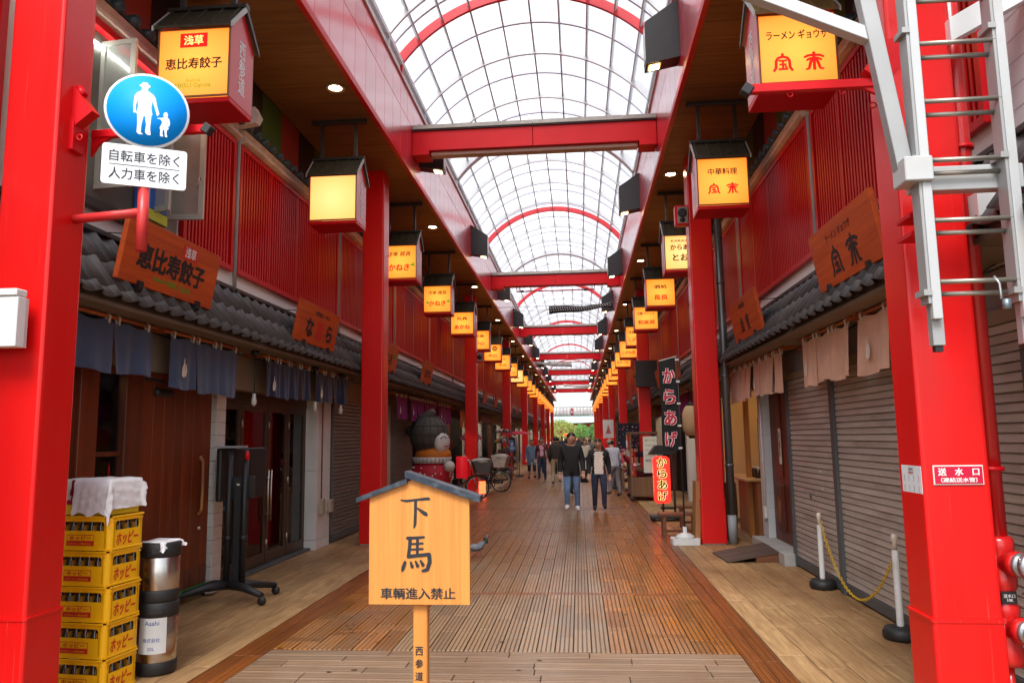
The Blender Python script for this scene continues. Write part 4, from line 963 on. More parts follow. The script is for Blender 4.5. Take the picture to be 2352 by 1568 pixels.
def lettering(t, s, sp):
    if sp == 'gyoza':
        q = MB().box(-.13, .12, F_ - .003, F_, .47, .60).build('red_patch', lit_r, t)
        text(t, '浅草', (-.005, F_ - .003, .535), .18, .09, '-y', mat('ink_cream', (.85, .72, .35), .5, emit=(1, .6, .15), es=.5), bold=.025)
        text(t, '恵比寿餃子', (0, F_, .32), .52, .105, '-y', ink_k, bold=.022)
        text(t, 'Asakusa', (.0, F_, .165), .14, .034, '-y', lit_g, bold=.01); text(t, 'EBISU Gyoza', (.0, F_, .11), .33, .055, '-y', lit_g, bold=.02)
    elif sp == 'kaneki':
        text(t, '洋傘 雑貨', (0, F_, .48), .44, .09, '-y', ink_k, bold=.012, slant=.15); text(t, 'かねき', (0, F_, .22), .40, .13, '-y', lit_r, bold=.03, slant=.1)
        umbrella_mark(t, -.25, .23, 1); umbrella_mark(t, .25, .25, 1)
    elif sp == 'ramen': text(t, 'ラーメン ギョウザ', (0, F_, .45), .52, .085, '-y', ink_k, bold=.02); hourai(t, (0, F_, .20), .44, .17, '-y', lit_r, RX)
    elif sp == 'chuka': text(t, '中華料理', (0, F_, .46), .38, .09, '-y', ink_k, bold=.02); hourai(t, (0, F_, .23), .40, .15, '-y', lit_r, RX)
    elif sp == 'karaage': text(t, 'KARAAGE', (0, F_, .54), .42, .04, '-y', ink_k, bold=.015); text(t, 'からあげ', (0, F_, .42), .46, .11, '-y', ink_k, bold=.03); text(t, 'とおよ', (.02, F_, .23), .42, .13, '-y', ink_k, bold=.03)
    elif sp and sp != 'blank':
        a, b, m1, m2 = sp
        if a == '❁':
            for k in range(6): an = k * math.pi / 3; MB().lathe([(.016, 0), (.034, 0), (.034, .003), (.016, .003)], 10, (.09 + .075 * math.cos(an), F_ - .001, .48 + .075 * math.sin(an)), axis=1).build('crest_mark', ink_k, t)
            MB().lathe([(.012, 0), (.03, 0), (.03, .003), (.012, .003)], 10, (.09, F_ - .001, .48), axis=1).build('crest_mark', ink_k, t)
        elif a == '珈琲':
            text(t, '珈', (-.22, F_, .5), .10, .09, '-y', ink_k, bold=.03); text(t, '琲', (.22, F_, .5), .10, .09, '-y', ink_k, bold=.03)
            mb = MB(); mb.prism([(-.11, .56), (.09, .56), (.07, .46), (.02, .42), (-.04, .42), (-.09, .46)], 1, F_ - .003, F_ - .001); mb.build('cup_mark', ink_k, t)
            MB().tube([(.085, F_ - .002, .55), (.13, F_ - .002, .53), (.08, F_ - .002, .47)], .009, 5).build('cup_mark', ink_k, t)
        elif a: text(t, a, (0, F_, .46), min(.5, .13 * len(a) + .05), .09, '-y', m1, bold=.025)
        if b: text(t, b, (0, F_, .21), min(.5, .14 * len(b) + .04), .13, '-y', m2, bold=.03)
for s in (-1, 1):
    for k, y in enumerate(LY):
        if s > 0 and k == 0: y = 6.60
        if y > 93: continue
        side = 'left' if s < 0 else 'right'
        nmz = (namesL if s < 0 else namesR); sp = (specL if s < 0 else specR).get(k)
        t = make_lantern(s, y, nmz[k] if k < 10 else f'small lit box lantern far down the {side} row', pale=(sp in ('blank', 'karaage') or (s < 0 and k == 9)), far=k > 12, litroof=(s > 0 and k == 0))
        if sp: lettering(t, s, sp)
        elif k < 17: text(t, ['三社', '亀屋', '松風', '花川戸', '舟和', '鶴亀', '梅園'][k % 7], (0, F_, .25), .36, .14, '-y', [ink_k, lit_r][k % 2], bold=.03)

# ================================================================== WOODEN SIGNBOARDS
sbw = wood('signboard_wood', (.58, .085, .003), (.42, .052, .003), axis=1, scale=.55, rough=.5, rand=.06, along=.05)
def signboard(s, yc, L_, label, h=.545):
    t = thing('wooden_signboard', label, 'signboard', (s * 3.0, yc, 2.99)); t.rotation_euler = (0, -s * R(10), 0)
    MB().box(0, s * .045, -L_ / 2, L_ / 2, 0, h, ch=.004).build('board', sbw, t)
    for q in (-.31, .31): MB().prism([(s * -.03, -.03), (s * -.03, .035), (s * .0, .035), (s * .0, -.005), (s * .06, -.005), (s * .16, -.20), (s * .08, -.20)], 1, q * L_ - .03, q * L_ + .03).build('bracket', blackm, t)
    for q in (-.42, .42): MB().tube([(s * .045, q * L_, h * .72), (s * .36, q * L_ - .12, h * .62)], .006, 5).build('stay_rod', blackm, t)
    return t, ('+x' if s < 0 else '-x'), Vector((0, -s, 0))
t, f, r = signboard(-1, 6.42, 1.55, 'wooden gyoza signboard with black letters and red square on left tiled awning')
MB().box(0, .003, .08, .34, .375, .50).build('red_patch', mat('patch_red', (.60, .02, .02), .5), t)
text(t, '浅草', (.003, .21, .437), .19, .10, f, ink_w, bold=.02); text(t, '恵比寿餃子', (0, -.02, .255), 1.12, .22, f, ink_k, bold=.045)
text(t, 'Asakusa', (0, -.20, .10), .19, .045, f, ink_g, bold=.02); text(t, 'EBISU Gyoza', (0, .13, .09), .40, .07, f, ink_g, bold=.03)
t, f, r = signboard(-1, 10.25, 1.58, 'wooden ramen signboard with red blot between two brush letters, left')
text(t, '大陸風らーめん', (0, .08, .44), .62, .07, f, ink_k, bold=.03); text(t, 'な', (0, -.34, .22), .28, .26, f, ink_k, bold=.05); text(t, 'ら', (0, .46, .22), .26, .25, f, ink_k, bold=.05)
MB().box(0, .003, -.06, .18, .08, .34).build('red_blot', mat('blot_red', (.60, .02, .01), .5), t)
t, f, r = signboard(-1, 14.15, 1.5, 'wooden signboard with black letters between green umbrella marks, left')
text(t, 'かねき', (0, 0, .24), .62, .22, f, ink_k, bold=.03)
for q in (-1, 1): m2 = MB(); m2.add([(.002, q * .52 - .12, .26), (.002, q * .52 + .02, .42), (.002, q * .52 + .12, .28)], [(0, 1, 2)]); m2.build('umbrella_mark', ink_g, t)
t, f, r = signboard(-1, 18.0, 1.1, 'small wooden toy shop signboard just before the third left column'); text(t, 'あかね', (0, 0, .25), .7, .22, f, ink_k, bold=.03)
for k in range(5, 13): signboard(-1, 10.05 + 3.87 * (k - 1), .9, f'plain wooden signboard, {ordn[k - 1]} on the left awnings')
t, f, r = signboard(1, 6.55, 1.52, 'wooden ramen signboard with seal letters beside the nearest right column')
text(t, 'ラーメン ギョウザ', (0, .02, .42), .62, .075, f, ink_k, bold=.015); hourai(t, (0, -.02, .20), .70, .27, f, ink_k, r)
t, f, r = signboard(1, 10.45, 1.58, 'wooden signboard with small seal letters, second on the right awning')
text(t, '中華料理', (0, .0, .44), .36, .075, f, ink_k, bold=.015); hourai(t, (0, 0, .20), .56, .24, f, ink_k, r)
for k in range(3, 12): signboard(1, 10.3 + 3.87 * (k - 1), .9, f'plain wooden signboard, {ordn[k - 1]} on the right awnings')

# ================================================================== NOREN CURTAINS
def noren(s, y0, y1, npan, m, label, z0=2.72, h=.48, emblem=True, X=3.2, open_gap=True):
    t = thing('noren_curtain', label, 'curtain', (s * X, (y0 + y1) / 2, z0)); hw = (y1 - y0) / 2
    MB().tube([(0, -hw - .10, 0), (0, hw + .10, 0)], .017, 8).build('rod', mat('rod_orange', (.40, .10, .02), .5, var=.15), t)
    for q in (-1, 1): MB().box(-.03, s * .26, q * (hw + .04) - .03, q * (hw + .04) + .03, -.02, .05).build('rod_bracket', mat('rod_orange', (.40, .10, .02), .5), t)
    pwid = 2 * hw / npan
    for i in range(npan):
        ph = random.uniform(0, 6); amp = random.uniform(.010, .022); lean = random.uniform(-.02, .02); hh = h + random.uniform(-.02, .02); pin = random.uniform(.01, .035)
        def fn(a, b, i=i, ph=ph, amp=amp, lean=lean, hh=hh, pin=pin):
            bb = 1 - b
            y = -hw + pwid * (i + pin * bb + a * (1 - 2 * pin * bb)) + lean * bb
            x = -s * (.012 + .015 * bb) + amp * bb * math.sin(a * 7 + ph) + .5 * amp * math.sin(a * 15 + ph * 2) * (.3 + bb)
            z = -.045 - bb * hh - .012 * math.sin(a * math.pi * 3 + ph) * (1 - bb) - .012 * math.sin(a * 5 + ph) * bb
            return (x, y, z)
        MB().grid(fn, 14, 8).build('cloth_panel', m, t)
        for q in range(2):
            y = -hw + pwid * (i + .12 + .76 * q)
            mb = MB(); mb.tube([(-s * .012, y, -.06), (-s * .022, y, .0), (0, y, .024), (s * .02, y, 0), (s * .004, y, -.06)], .011, 5); mb.build('tab', mat('tab_cloth', (.62, .58, .50), .85), t)
    if emblem:
        V, F = ribbon([[(.3, .2, .55), (.35, .45, .5), (.45, .75, .2), (.5, 1.05, .12)], [(.65, .1, .2), (.8, .4, .35), (.7, .7, .22)]])
        yc = (-hw + pwid * .42) * (1 if s < 0 else -1) if s < 0 else (hw - pwid * .42)
        flatshape(t, V, F, (-s * .05, yc, -.33), .10, .19, '+x' if s < 0 else '-x', mat('emblem_cream', (.70, .64, .55), .85), name='emblem')
    return t
nb1 = mat('noren_blue_grey', (.045, .068, .135), .9, var=.18, vs=6, bump=.1, bs=200, sheen=.2); nb2 = mat('noren_navy', (.012, .019, .065), .9, var=.15, vs=6, sheen=.2)
npu = mat('noren_purple', (.20, .008, .11), .9, var=.15, vs=6); nor = mat('noren_orange', (.55, .15, .03), .9, var=.15, vs=6); nbe = mat('noren_beige', (.66, .38, .26), .9, var=.12, vs=6, bump=.08, bs=200, sheen=.2)
noren(-1, 5.35, 6.50, 2, nb1, 'faded blue curtain hanging loose, nearest on the left', h=.42, emblem=False)
noren(-1, 6.82, 8.24, 3, nb1, 'faded blue curtain with pale emblem above the wooden door', h=.50)
noren(-1, 9.05, 10.58, 4, nb2, 'navy curtain with emblem above the brown glass doors', h=.45)
noren(-1, 10.82, 12.36, 4, nb2, 'navy curtain with emblem beside the white pilaster', h=.45)
noren(-1, 15.8, 16.75, 2, npu, 'narrow purple curtain just past the second left column', h=.50, z0=2.64)
noren(-1, 17.15, 18.6, 4, npu, 'purple curtain above the head of the paper doll', h=.50, z0=2.64)
noren(-1, 18.75, 20.2, 4, npu, 'purple curtain right of the paper doll', h=.50, z0=2.64)
noren(-1, 20.7, 22.6, 4, npu, 'purple curtain next to the third left column', h=.50, z0=2.64)
noren(-1, 24.4, 26.4, 3, nor, 'orange curtain just past the third left column', h=.55, z0=2.62, emblem=False); noren(-1, 26.7, 28.6, 3, nor, 'orange curtain further past the third left column', h=.55, z0=2.62, emblem=False)
noren(1, 5.6, 6.95, 2, nbe, 'beige curtain with rabbit-like emblem nearest the right column', h=.48)
noren(1, 7.20, 8.66, 3, nbe, 'beige curtain in front of the middle of the grey shutters', h=.48)
noren(1, 9.55, 11.08, 4, nbe, 'beige curtain above the wooden door and step', h=.48)
noren(1, 11.22, 12.75, 4, nbe, 'beige curtain above the fried chicken counter', h=.48)
noren(1, 15.9, 17.3, 4, npu, 'purple curtain behind the round paper lantern', h=.5); noren(1, 17.8, 19.3, 4, npu, 'purple curtain right of the black banner', h=.5); noren(1, 26.5, 28.0, 4, npu, 'purple curtain far down on the right', h=.5)
noren(1, 20.0, 21.6, 4, nb2, 'navy curtain behind the glass display case', h=.5)
# bulbs on cords under the left awning
for y in (8.62, 10.7, 11.9):
    b = thing('hanging_bulb', f'bare bulb on a black cord under the left awning, {["nearest", "middle", "farthest"][[8.62, 10.7, 11.9].index(y)]} of three', 'bulb', (-3.15, y, 2.74), 0, 'hanging bulbs')
    MB().lathe([(0, 0), (.05, 0), (.045, -.05), (.02, -.07), (0, -.07)], 10).build('ceiling_rose', blackm, b); MB().tube([(0, 0, -.06), (.004, .004, -.3), (0, 0, -.52)], .006, 5).build('cord', blackm, b)
    MB().lathe([(0, -.66), (.028, -.64), (.033, -.60), (.022, -.55), (.02, -.51), (0, -.51)], 10).build('bulb', mat('bulb_glass', (.55, .55, .52), .2), b)
# ================================================================== FOREGROUND OBJECTS
# ---- the dismount sign
oak = wood('sign_oak', (.66, .27, .055), (.53, .20, .036), axis=2, scale=1.6, rough=.5, rand=.02, along=.02)
navy = mat('navy_roof_paint', (.014, .024, .040), .45, var=.2, bump=.1, bs=60, grime=(.25, .28, .30), gs=14, ga=.35)
t = thing('notice_sign', 'pale wooden dismount notice with navy gabled roof on a post, front centre', 'sign', (-.096, 3.65, 0), 0)
MB().box(-.034, .034, -.028, .028, 0, .90, ch=.004).build('post', oak, t); MB().box(-.15, .15, -.12, .12, 0, .02, ch=.005).build('foot_plate', blackm, t)
MB().prism([(-.24, .905), (.24, .905), (.24, 1.385), (-.035, 1.478), (-.24, 1.405)], 1, -.055, -.028).build('board', oak, t)
mb = MB(); mb.prism([(-.30, 1.375), (-.30, 1.398), (-.055, 1.487), (-.055, 1.463)], 1, -.075, .03); mb.build('roof_slope', navy, t)
mb = MB(); mb.prism([(.293, 1.372), (.293, 1.400), (-.065, 1.520), (-.065, 1.490)], 1, -.078, .033); mb.build('roof_slope', navy, t)
ik = mat('sign_ink', (.012, .017, .024), .5)
V, F = ribbon([[(.02, .93, .05), (.2, .90, .085), (.6, .945, .08), (.94, .975, .11), (1.0, .95, .06)], [(.52, .92, .10), (.515, .5, .095), (.50, .12, .10), (.47, .0, .05)], [(.58, .66, .05), (.74, .54, .11), (.86, .46, .14), (.90, .42, .08)]])
flatshape(t, V, F, (-.018, -.055, 1.325), .145, .145, '-y', ik)
V, F = ribbon([[(.16, .97, .10), (.45, .98, .085), (.72, 1.0, .07)], [(.26, .97, .12), (.24, .7, .11), (.20, .42, .11)], [(.50, .97, .09), (.49, .45, .09)], [(.28, .80, .06), (.68, .82, .06)], [(.28, .64, .06), (.68, .66, .06)],
               [(.20, .44, .11), (.55, .47, .10), (.88, .50, .11)], [(.88, .50, .13), (.90, .28, .13), (.82, .06, .12), (.66, .02, .07)], [(.10, .28, .09), (.03, .10, .12), (.0, .02, .06)], [(.28, .28, .06), (.33, .14, .11)], [(.44, .30, .06), (.51, .16, .11)], [(.60, .32, .06), (.69, .19, .11)]])
flatshape(t, V, F, (-.012, -.055, 1.135), .145, .165, '-y', ik)
text(t, '車輌進入禁止', (-.005, -.055, .955), .355, .052, '-y', ik, bold=.02)
for i, ch in enumerate('西参道商店街'): text(t, ch, (-.004, -.028, .690 - i * .056), .037, .040, '-y', ik, bold=.02)

# ---- blue pedestrian sign on the left column
t = thing('pedestrian_sign', 'round blue pedestrian sign with white text plate on red bracket', 'sign', (-2.02, 4.36, 2.86), R(27))
pole = mat('red_pole', (.60, .035, .035), .4, var=.06)
MB().tube([(0, .03, 0), (0, .03, .42)], .034, 14).build('pole', pole, t); MB().tube([(0, .03, .42), (0, .03, 1.02)], .020, 10).build('upper_post', mat('galvanised', (.5, .52, .54), .45, metal=.5), t)
mb = MB(); a = Vector((-2.525, 4.44, 3.10)) - Vector((-2.02, 4.36, 2.86)); a = Matrix.Rotation(-R(27), 3, 'Z') @ a
mb.tube([tuple(a), (0, .03, .25)], .029, 12); mb.build('arm', pole, t)
MB().lathe([(0, 0), (.245, 0), (.248, .006), (.245, .012), (0, .012)], 40, (0, .006, .905), axis=1).build('sign_disc', mat('sign_white', (.80, .84, .88), .4, var=.02), t)
MB().lathe([(0, 0), (.232, 0), (.232, .002), (0, .002)], 40, (0, -.0065, .905), axis=1).build('blue_field', mat('sign_blue', (.0, .31, .95), .55, var=.03, spec=.2), t)
man = [(-.012, .18), (.012, .18), (.022, .165), (.032, .160), (.030, .150), (.020, .145), (.018, .125), (.05, .105), (.065, .08), (.075, .03), (.09, -.02), (.077, -.035), (.072, -.02), (.058, .03), (.045, .06), (.042, .01), (.05, -.03), (.045, -.035), (.040, -.12), (.045, -.165), (.025, -.165), (.012, -.15), (.016, -.10), (.008, -.045), (.0, -.045), (-.01, -.10), (-.012, -.155), (.002, -.165), (-.022, -.168), (-.036, -.155), (-.034, -.1), (-.038, -.035), (-.045, -.03), (-.034, .01), (-.038, .06), (-.047, .02), (-.046, -.03), (-.058, -.03), (-.062, .02), (-.058, .08), (-.045, .105), (-.018, .125), (-.018, .145), (-.030, .150), (-.032, .160), (-.022, .165)]
kid = [(.118, -.005), (.126, .0), (.134, -.002), (.140, -.018), (.136, -.032), (.148, -.045), (.154, -.07), (.15, -.095), (.143, -.09), (.141, -.065), (.138, -.07), (.147, -.11), (.138, -.12), (.136, -.145), (.142, -.165), (.128, -.165), (.122, -.12), (.114, -.12), (.112, -.145), (.118, -.163), (.10, -.165), (.098, -.145), (.10, -.12), (.094, -.11), (.108, -.07), (.10, -.055), (.077, -.045), (.082, -.052), (.1, -.04), (.118, -.035), (.112, -.018)]
for pts, nm_ in ((man, 'walker_symbol'), (kid, 'child_symbol')):
    v = [(x - .02, -.0085 - .001, z + .905 + .005) for x, z in pts]; mb = MB(); mb.add(v, [tuple(range(len(v)))]); me = mb.mesh(nm_, mat('sign_white'))
    b_ = bmesh.new(); b_.from_mesh(me); bmesh.ops.triangulate(b_, faces=b_.faces); b_.to_mesh(me); b_.free(); link(nm_, me, t)
pl = MB(); c_ = []
for sx, sz, o in ((1, 1, 0), (-1, 1, 1), (-1, -1, 2), (1, -1, 3)):
    for k in range(4): an = math.pi / 2 * (o + k / 3); c_.append((sx * .222 + .02 * math.cos(an), .535 + sz * .110 + .02 * math.sin(an)))
pl.prism(c_, 1, -.006, .003); plate = pl.build('text_plate', mat('sign_white'), t)
text(plate, '自転車を除く', (0, -.006, .592), .40, .075, '-y', ik, bold=.006); text(plate, '人力車を除く', (0, -.006, .478), .40, .075, '-y', ik, bold=.006); MB().box(-.2, .2, -.0075, -.006, .532, .536).build('rule_line', ik, plate)
# ---- flag holders and banner arms on the nearest columns
for s, side in ((-1, 'left'), (1, 'right')):
    t = thing('flag_holder', f'red flag holder box with pipe sockets on the nearest {side} column', 'bracket', (s * 2.52, 4.40, 3.83))
    M = Matrix.Rotation(s * R(38), 4, 'Y')
    MB().prism([tuple((M @ Vector((a, 0, b)))[i] for i in (0, 2)) for a, b in ((-.077, -.12), (.077, -.12), (.077, .10), (.045, .14), (-.045, .14), (-.077, .10))], 1, -.05, .03).build('holder_plate', red2, t)
    for a, b in ((-.06, .16), (.03, .15), (.077, .04)): p = M @ Vector((a, -.0, b)); q = M @ Vector((a * 1.1, -.0, b + .07)); MB().tube([tuple(p), tuple(q)], .026, 10, cap=True).build('socket', red2, t)
    MB().box(-.02 * s, .012 * s, -.06, .06, -.30, -.10, ch=.004).build('mount_plate', red2, t)
    t = thing('banner_arm', f'red banner arm with black end cap on the nearest {side} column', 'bracket', (s * 2.52, 4.40 if s > 0 else 4.56, 3.70))
    MB().box(0, -s * .78, -.022, .022, -.012, .042, ch=.004).build('arm', red2, t); M = Matrix.Translation((-s * .80, 0, .012)) @ Matrix.Rotation(R(35), 4, 'Y'); MB().box(-.03, .03, -.032, .032, -.032, .032, ch=.006, M=M).build('end_cap', blackm, t)
    MB().prism([(0, -.012), (-s * .14, -.012), (-s * .05, -.06), (0, -.14)], 1, -.012, .012).build('gusset', red2, t)
    for x in (.25, .55): MB().tube([(-s * x, 0, -.028 + .018 * math.sin(a)) if False else (-s * (x + .016 * math.cos(a)), 0, -.026 + .016 * math.sin(a)) for a in [k * math.pi / 5 for k in range(10)]], .004, 5, closed=True).build('ring', red2, t)
# ---- white sheet box at the left edge
t = thing('leaflet_box', 'white leaflet box cut off by the left picture edge', 'box', (-2.72, 4.12, 2.235))
wpl = mat('white_plastic', (.78, .80, .80), .4, var=.03)
MB().box(-.2, .135, -.045, .03, 0, .30, ch=.006).build('body', wpl, t); MB().box(-.2, .132, -.055, .036, .302, .345, ch=.006).build('lid', wpl, t); MB().box(-.2, .125, .032, .06, .004, .30).build('back_plate', mat('pale_grey_plate', (.6, .6, .62), .5), t)

# ---- yellow bottle crates
yel = mat('crate_yellow', (.95, .50, .005), .38, var=.05, vs=3, bump=.03, bs=30); cred = mat('crate_red_print', (.60, .018, .014), .5); bot = mat('brown_bottle', (.020, .011, .006), .12, spec=.8)
bote = MB().lathe([(0, 0), (.028, 0), (.028, .12), (.013, .165), (.013, .195), (.015, .20), (0, .20)], 8).mesh('bottle', bot)
CW, CD, CHh = .44, .335, .235     # width, depth, height
def crate(z, idx):
    t = thing('bottle_crate', f'yellow plastic bottle crate, {["lowest", "second from bottom", "middle", "fourth from bottom", "topmost"][idx]} of the stack by the left column', 'crate', (-2.515 - CW / 2 + .01 + random.uniform(-.006, .006), 5.0 + CD / 2 + .02, z), R(-7) + random.uniform(-.012, .012), 'yellow crates stacked by the left column')
    w2, d2 = CW / 2, CD / 2
    MB().box(-w2 + .006, w2 - .006, -d2 + .006, d2 - .006, .004, .016).build('floor', yel, t)
    def face(L_, fx):   # wall with a window along local direction; fx maps (a, depth, z) to xyz
        def bx(a0, a1, z0, z1, q0=0., q1=.010):
            p0 = fx(a0, q0, z0); p1 = fx(a1, q1, z1); mb.box(p0[0], p1[0], p0[1], p1[1], p0[2], p1[2], ch=.0015)
        mb = MB(); bx(-L_, L_, .004, .130); return bx, mb
    for nm_, L_, fx, fc, rdir in (('front', w2 - .03, lambda a, q, zz: (a, -d2 + q, zz), '-y', 1), ('back', w2 - .03, lambda a, q, zz: (a, d2 - q, zz), '+y', 1), ('right', d2 - .03, lambda a, q, zz: (w2 - q, a, zz), '+x', 1), ('left', d2 - .03, lambda a, q, zz: (-w2 + q, a, zz), '-x', 1)):
        # wall outline with rounded window
        n1 = 6; out = [(-L_, .004), (L_, .004), (L_, .222), (-L_, .222)]
        wl = L_ - .018; z0, z1, rr = .135, .196, .022
        win = [(-wl, z0), (wl, z0)] + [(wl - rr + rr * math.cos(a), z1 - rr + rr * math.sin(a)) for a in [k * math.pi / 2 / 4 for k in range(5)]] + [(-wl + rr - rr * math.cos(a), z1 - rr + rr * math.sin(a)) for a in [k * math.pi / 2 / 4 for k in range(4, -1, -1)]]
        # ring strips: bottom band, two jambs, top band following the rounded corners
        mb = MB()
        def P(a, zz, q): return fx(a, q, zz)
        def quadstrip(poly):
            k = len(poly); v = [P(a, zz, 0.) for a, zz in poly] + [P(a, zz, .009) for a, zz in poly]
            mb.add(v, [tuple(range(k)), tuple(range(2 * k - 1, k - 1, -1))] + [(i, (i + 1) % k, k + (i + 1) % k, k + i) for i in range(k)])
        quadstrip([(-L_, .004), (L_, .004), (L_, z0), (-L_, z0)])
        rarc = win[2:7]; larc = win[7:12]
        quadstrip([(L_, z0), (L_, .222), (0, .222), (0, z1)] + rarc[::-1] + [(wl, z0)]) if False else None
        pr = [(wl, z0), (L_, z0), (L_, .222), (0, .222), (0, z1)] + rarc[::-1]
        pl_ = [(-wl, z0)] + larc[::-1] + [(0, z1), (0, .222), (-L_, .222), (-L_, z0)]
        for poly in (pr, pl_):
            for i in range(1, len(poly) - 1): pass
        # build as small quads to keep them convex
        quadstrip([(wl, z0), (L_, z0), (L_, z1 - rr), (wl, z1 - rr)]); quadstrip([(-L_, z0), (-wl, z0), (-wl, z1 - rr), (-L_, z1 - rr)])
        quadstrip([(wl - rr, z1), (L_, z1), (L_, .222), (wl - rr, .222)]); quadstrip([(-L_, z1), (-wl + rr, z1), (-wl + rr, .222), (-L_, .222)]); quadstrip([(-wl + rr, z1), (wl - rr, z1), (wl - rr, .222), (-wl + rr, .222)])
        for i in range(4):
            quadstrip([rarc[i], (L_, rarc[i][1]), (L_, rarc[i + 1][1]), rarc[i + 1]]); 
            l0 = (-rarc[i][0], rarc[i][1]); l1 = (-rarc[i + 1][0], rarc[i + 1][1]); quadstrip([(-L_, l0[1]), l0, l1, (-L_, l1[1])])
        wll = mb.build('wall', yel, t)
        c = P(0, .075, 0.)
        if nm_ in ('right', 'left'): text(wll, 'ホッピー', P(0, .075, 0.), .215, .088, fc, cred, bold=.03, slant=.15)
        else:
            r_ = Vector((1, 0, 0)) if fc == '-y' else Vector((-1, 0, 0)); off = Vector((0, -.0012 if fc == '-y' else .0012, 0))
            o = Vector(c)
            mb = MB(); q = [o + off + r_ * .095 + Vector((0, 0, -.040)), o + off + r_ * -.125 + Vector((0, 0, -.040)), o + off + r_ * -.125 + Vector((0, 0, -.006)), o + off + r_ * .095 + Vector((0, 0, -.006))]
            mb.add([tuple(p) for p in q], [(0, 1, 2, 3)]); mb.build('red_label', cred, wll)
            for z0_, z1_, a0_, a1_ in ((.030, .034, -.125, .095), (-.006, .03, -.125, -.121), (-.006, .03, .091, .095)):
                mb = MB(); q = [o + off + r_ * a0_ + Vector((0, 0, z0_)), o + off + r_ * a1_ + Vector((0, 0, z0_)), o + off + r_ * a1_ + Vector((0, 0, z1_)), o + off + r_ * a0_ + Vector((0, 0, z1_))]; mb.add([tuple(p) for p in q], [(0, 1, 2, 3)]); mb.build('label_border', cred, wll)
            text(wll, 'ホッピー', tuple(o + off + r_ * -.015 + Vector((0, 0, .013))), .17, .028, fc, cred, bold=.03)
            text(wll, 'ビヴァレッジ株式会社', tuple(o + off * 1.5 + r_ * -.015 + Vector((0, 0, -.026))), .18, .014, fc, yel, bold=.01)
    for sx in (-1, 1):
        for sy in (-1, 1):
            mb = MB(); p = []
            for k in range(6): an = math.pi / 2 * k / 5; p.append((sx * (w2 - .034 + .034 * math.cos(an)), sy * (d2 - .034 + .034 * math.sin(an))))
            p += [(sx * (w2 - .045), sy * d2), (sx * (w2 - .045), sy * (d2 - .01)), (sx * (w2 - .03), sy * (d2 - .015)), (sx * (w2 - .012), sy * (d2 - .03)), (sx * (w2 - .010), sy * (d2 - .045)), (sx * w2, sy * (d2 - .045))]
            p = p[:6] + p[6:]; mb.prism(p, 2, .0, .222); mb.build('corner_post', yel, t)
    for zz, o, hh in ((.222, .008, .012), (.003, .004, .014), (.198, .004, .007)):
        mb = MB(); W_, D_ = w2 + o, d2 + o
        for sx in (-1, 1): mb.box(sx * (w2 - .011), sx * W_, -D_ + .03, D_ - .03, zz, zz + hh, ch=.002)
        for sy in (-1, 1): mb.box(-W_ + .03, W_ - .03, sy * (d2 - .011), sy * D_, zz, zz + hh, ch=.002)
        mb.build('rim', yel, t) if False else None
        for sx in (-1, 1): MB().box(sx * (w2 + .0005), sx * W_, -D_ + .02, D_ - .02, zz, zz + hh, ch=.002).build('rim', yel, t)
        for sy in (-1, 1): MB().box(-W_ + .02, W_ - .02, sy * (d2 + .0005), sy * D_, zz, zz + hh, ch=.002).build('rim', yel, t)
    for k in range(1, 6): MB().box(-w2 + k * CW / 6 - .002, -w2 + k * CW / 6 + .002, -d2 + .011, d2 - .011, .03, .17).build('divider', mat('crate_divider', (.45, .20, .02), .5), t)
    for k in range(1, 4): MB().box(w2 - .075, w2 - .011, -d2 + k * CD / 4 - .002, -d2 + k * CD / 4 + .002, .03, .172).build('divider', mat('crate_divider', (.45, .20, .02), .5), t)
    MW = Matrix.Translation(t.location) @ Matrix.Rotation(t.rotation_euler.z, 4, 'Z')
    spots = [(-w2 + CW / 6 * (k + .5), -d2 + CD / 8) for k in range(6)] + [(w2 - CW / 12, -d2 + CD / 4 * (k + .5)) for k in range(1, 4)]
    for (x, y) in spots:
        p = MW @ Vector((x, y, .0165)); link('bottle', bote, None, loc=p, label='brown glass bottle standing in a yellow crate', cat='bottle', group='bottles inside the yellow crates')
for i in range(5): crate(i * .2355 + .001, i)
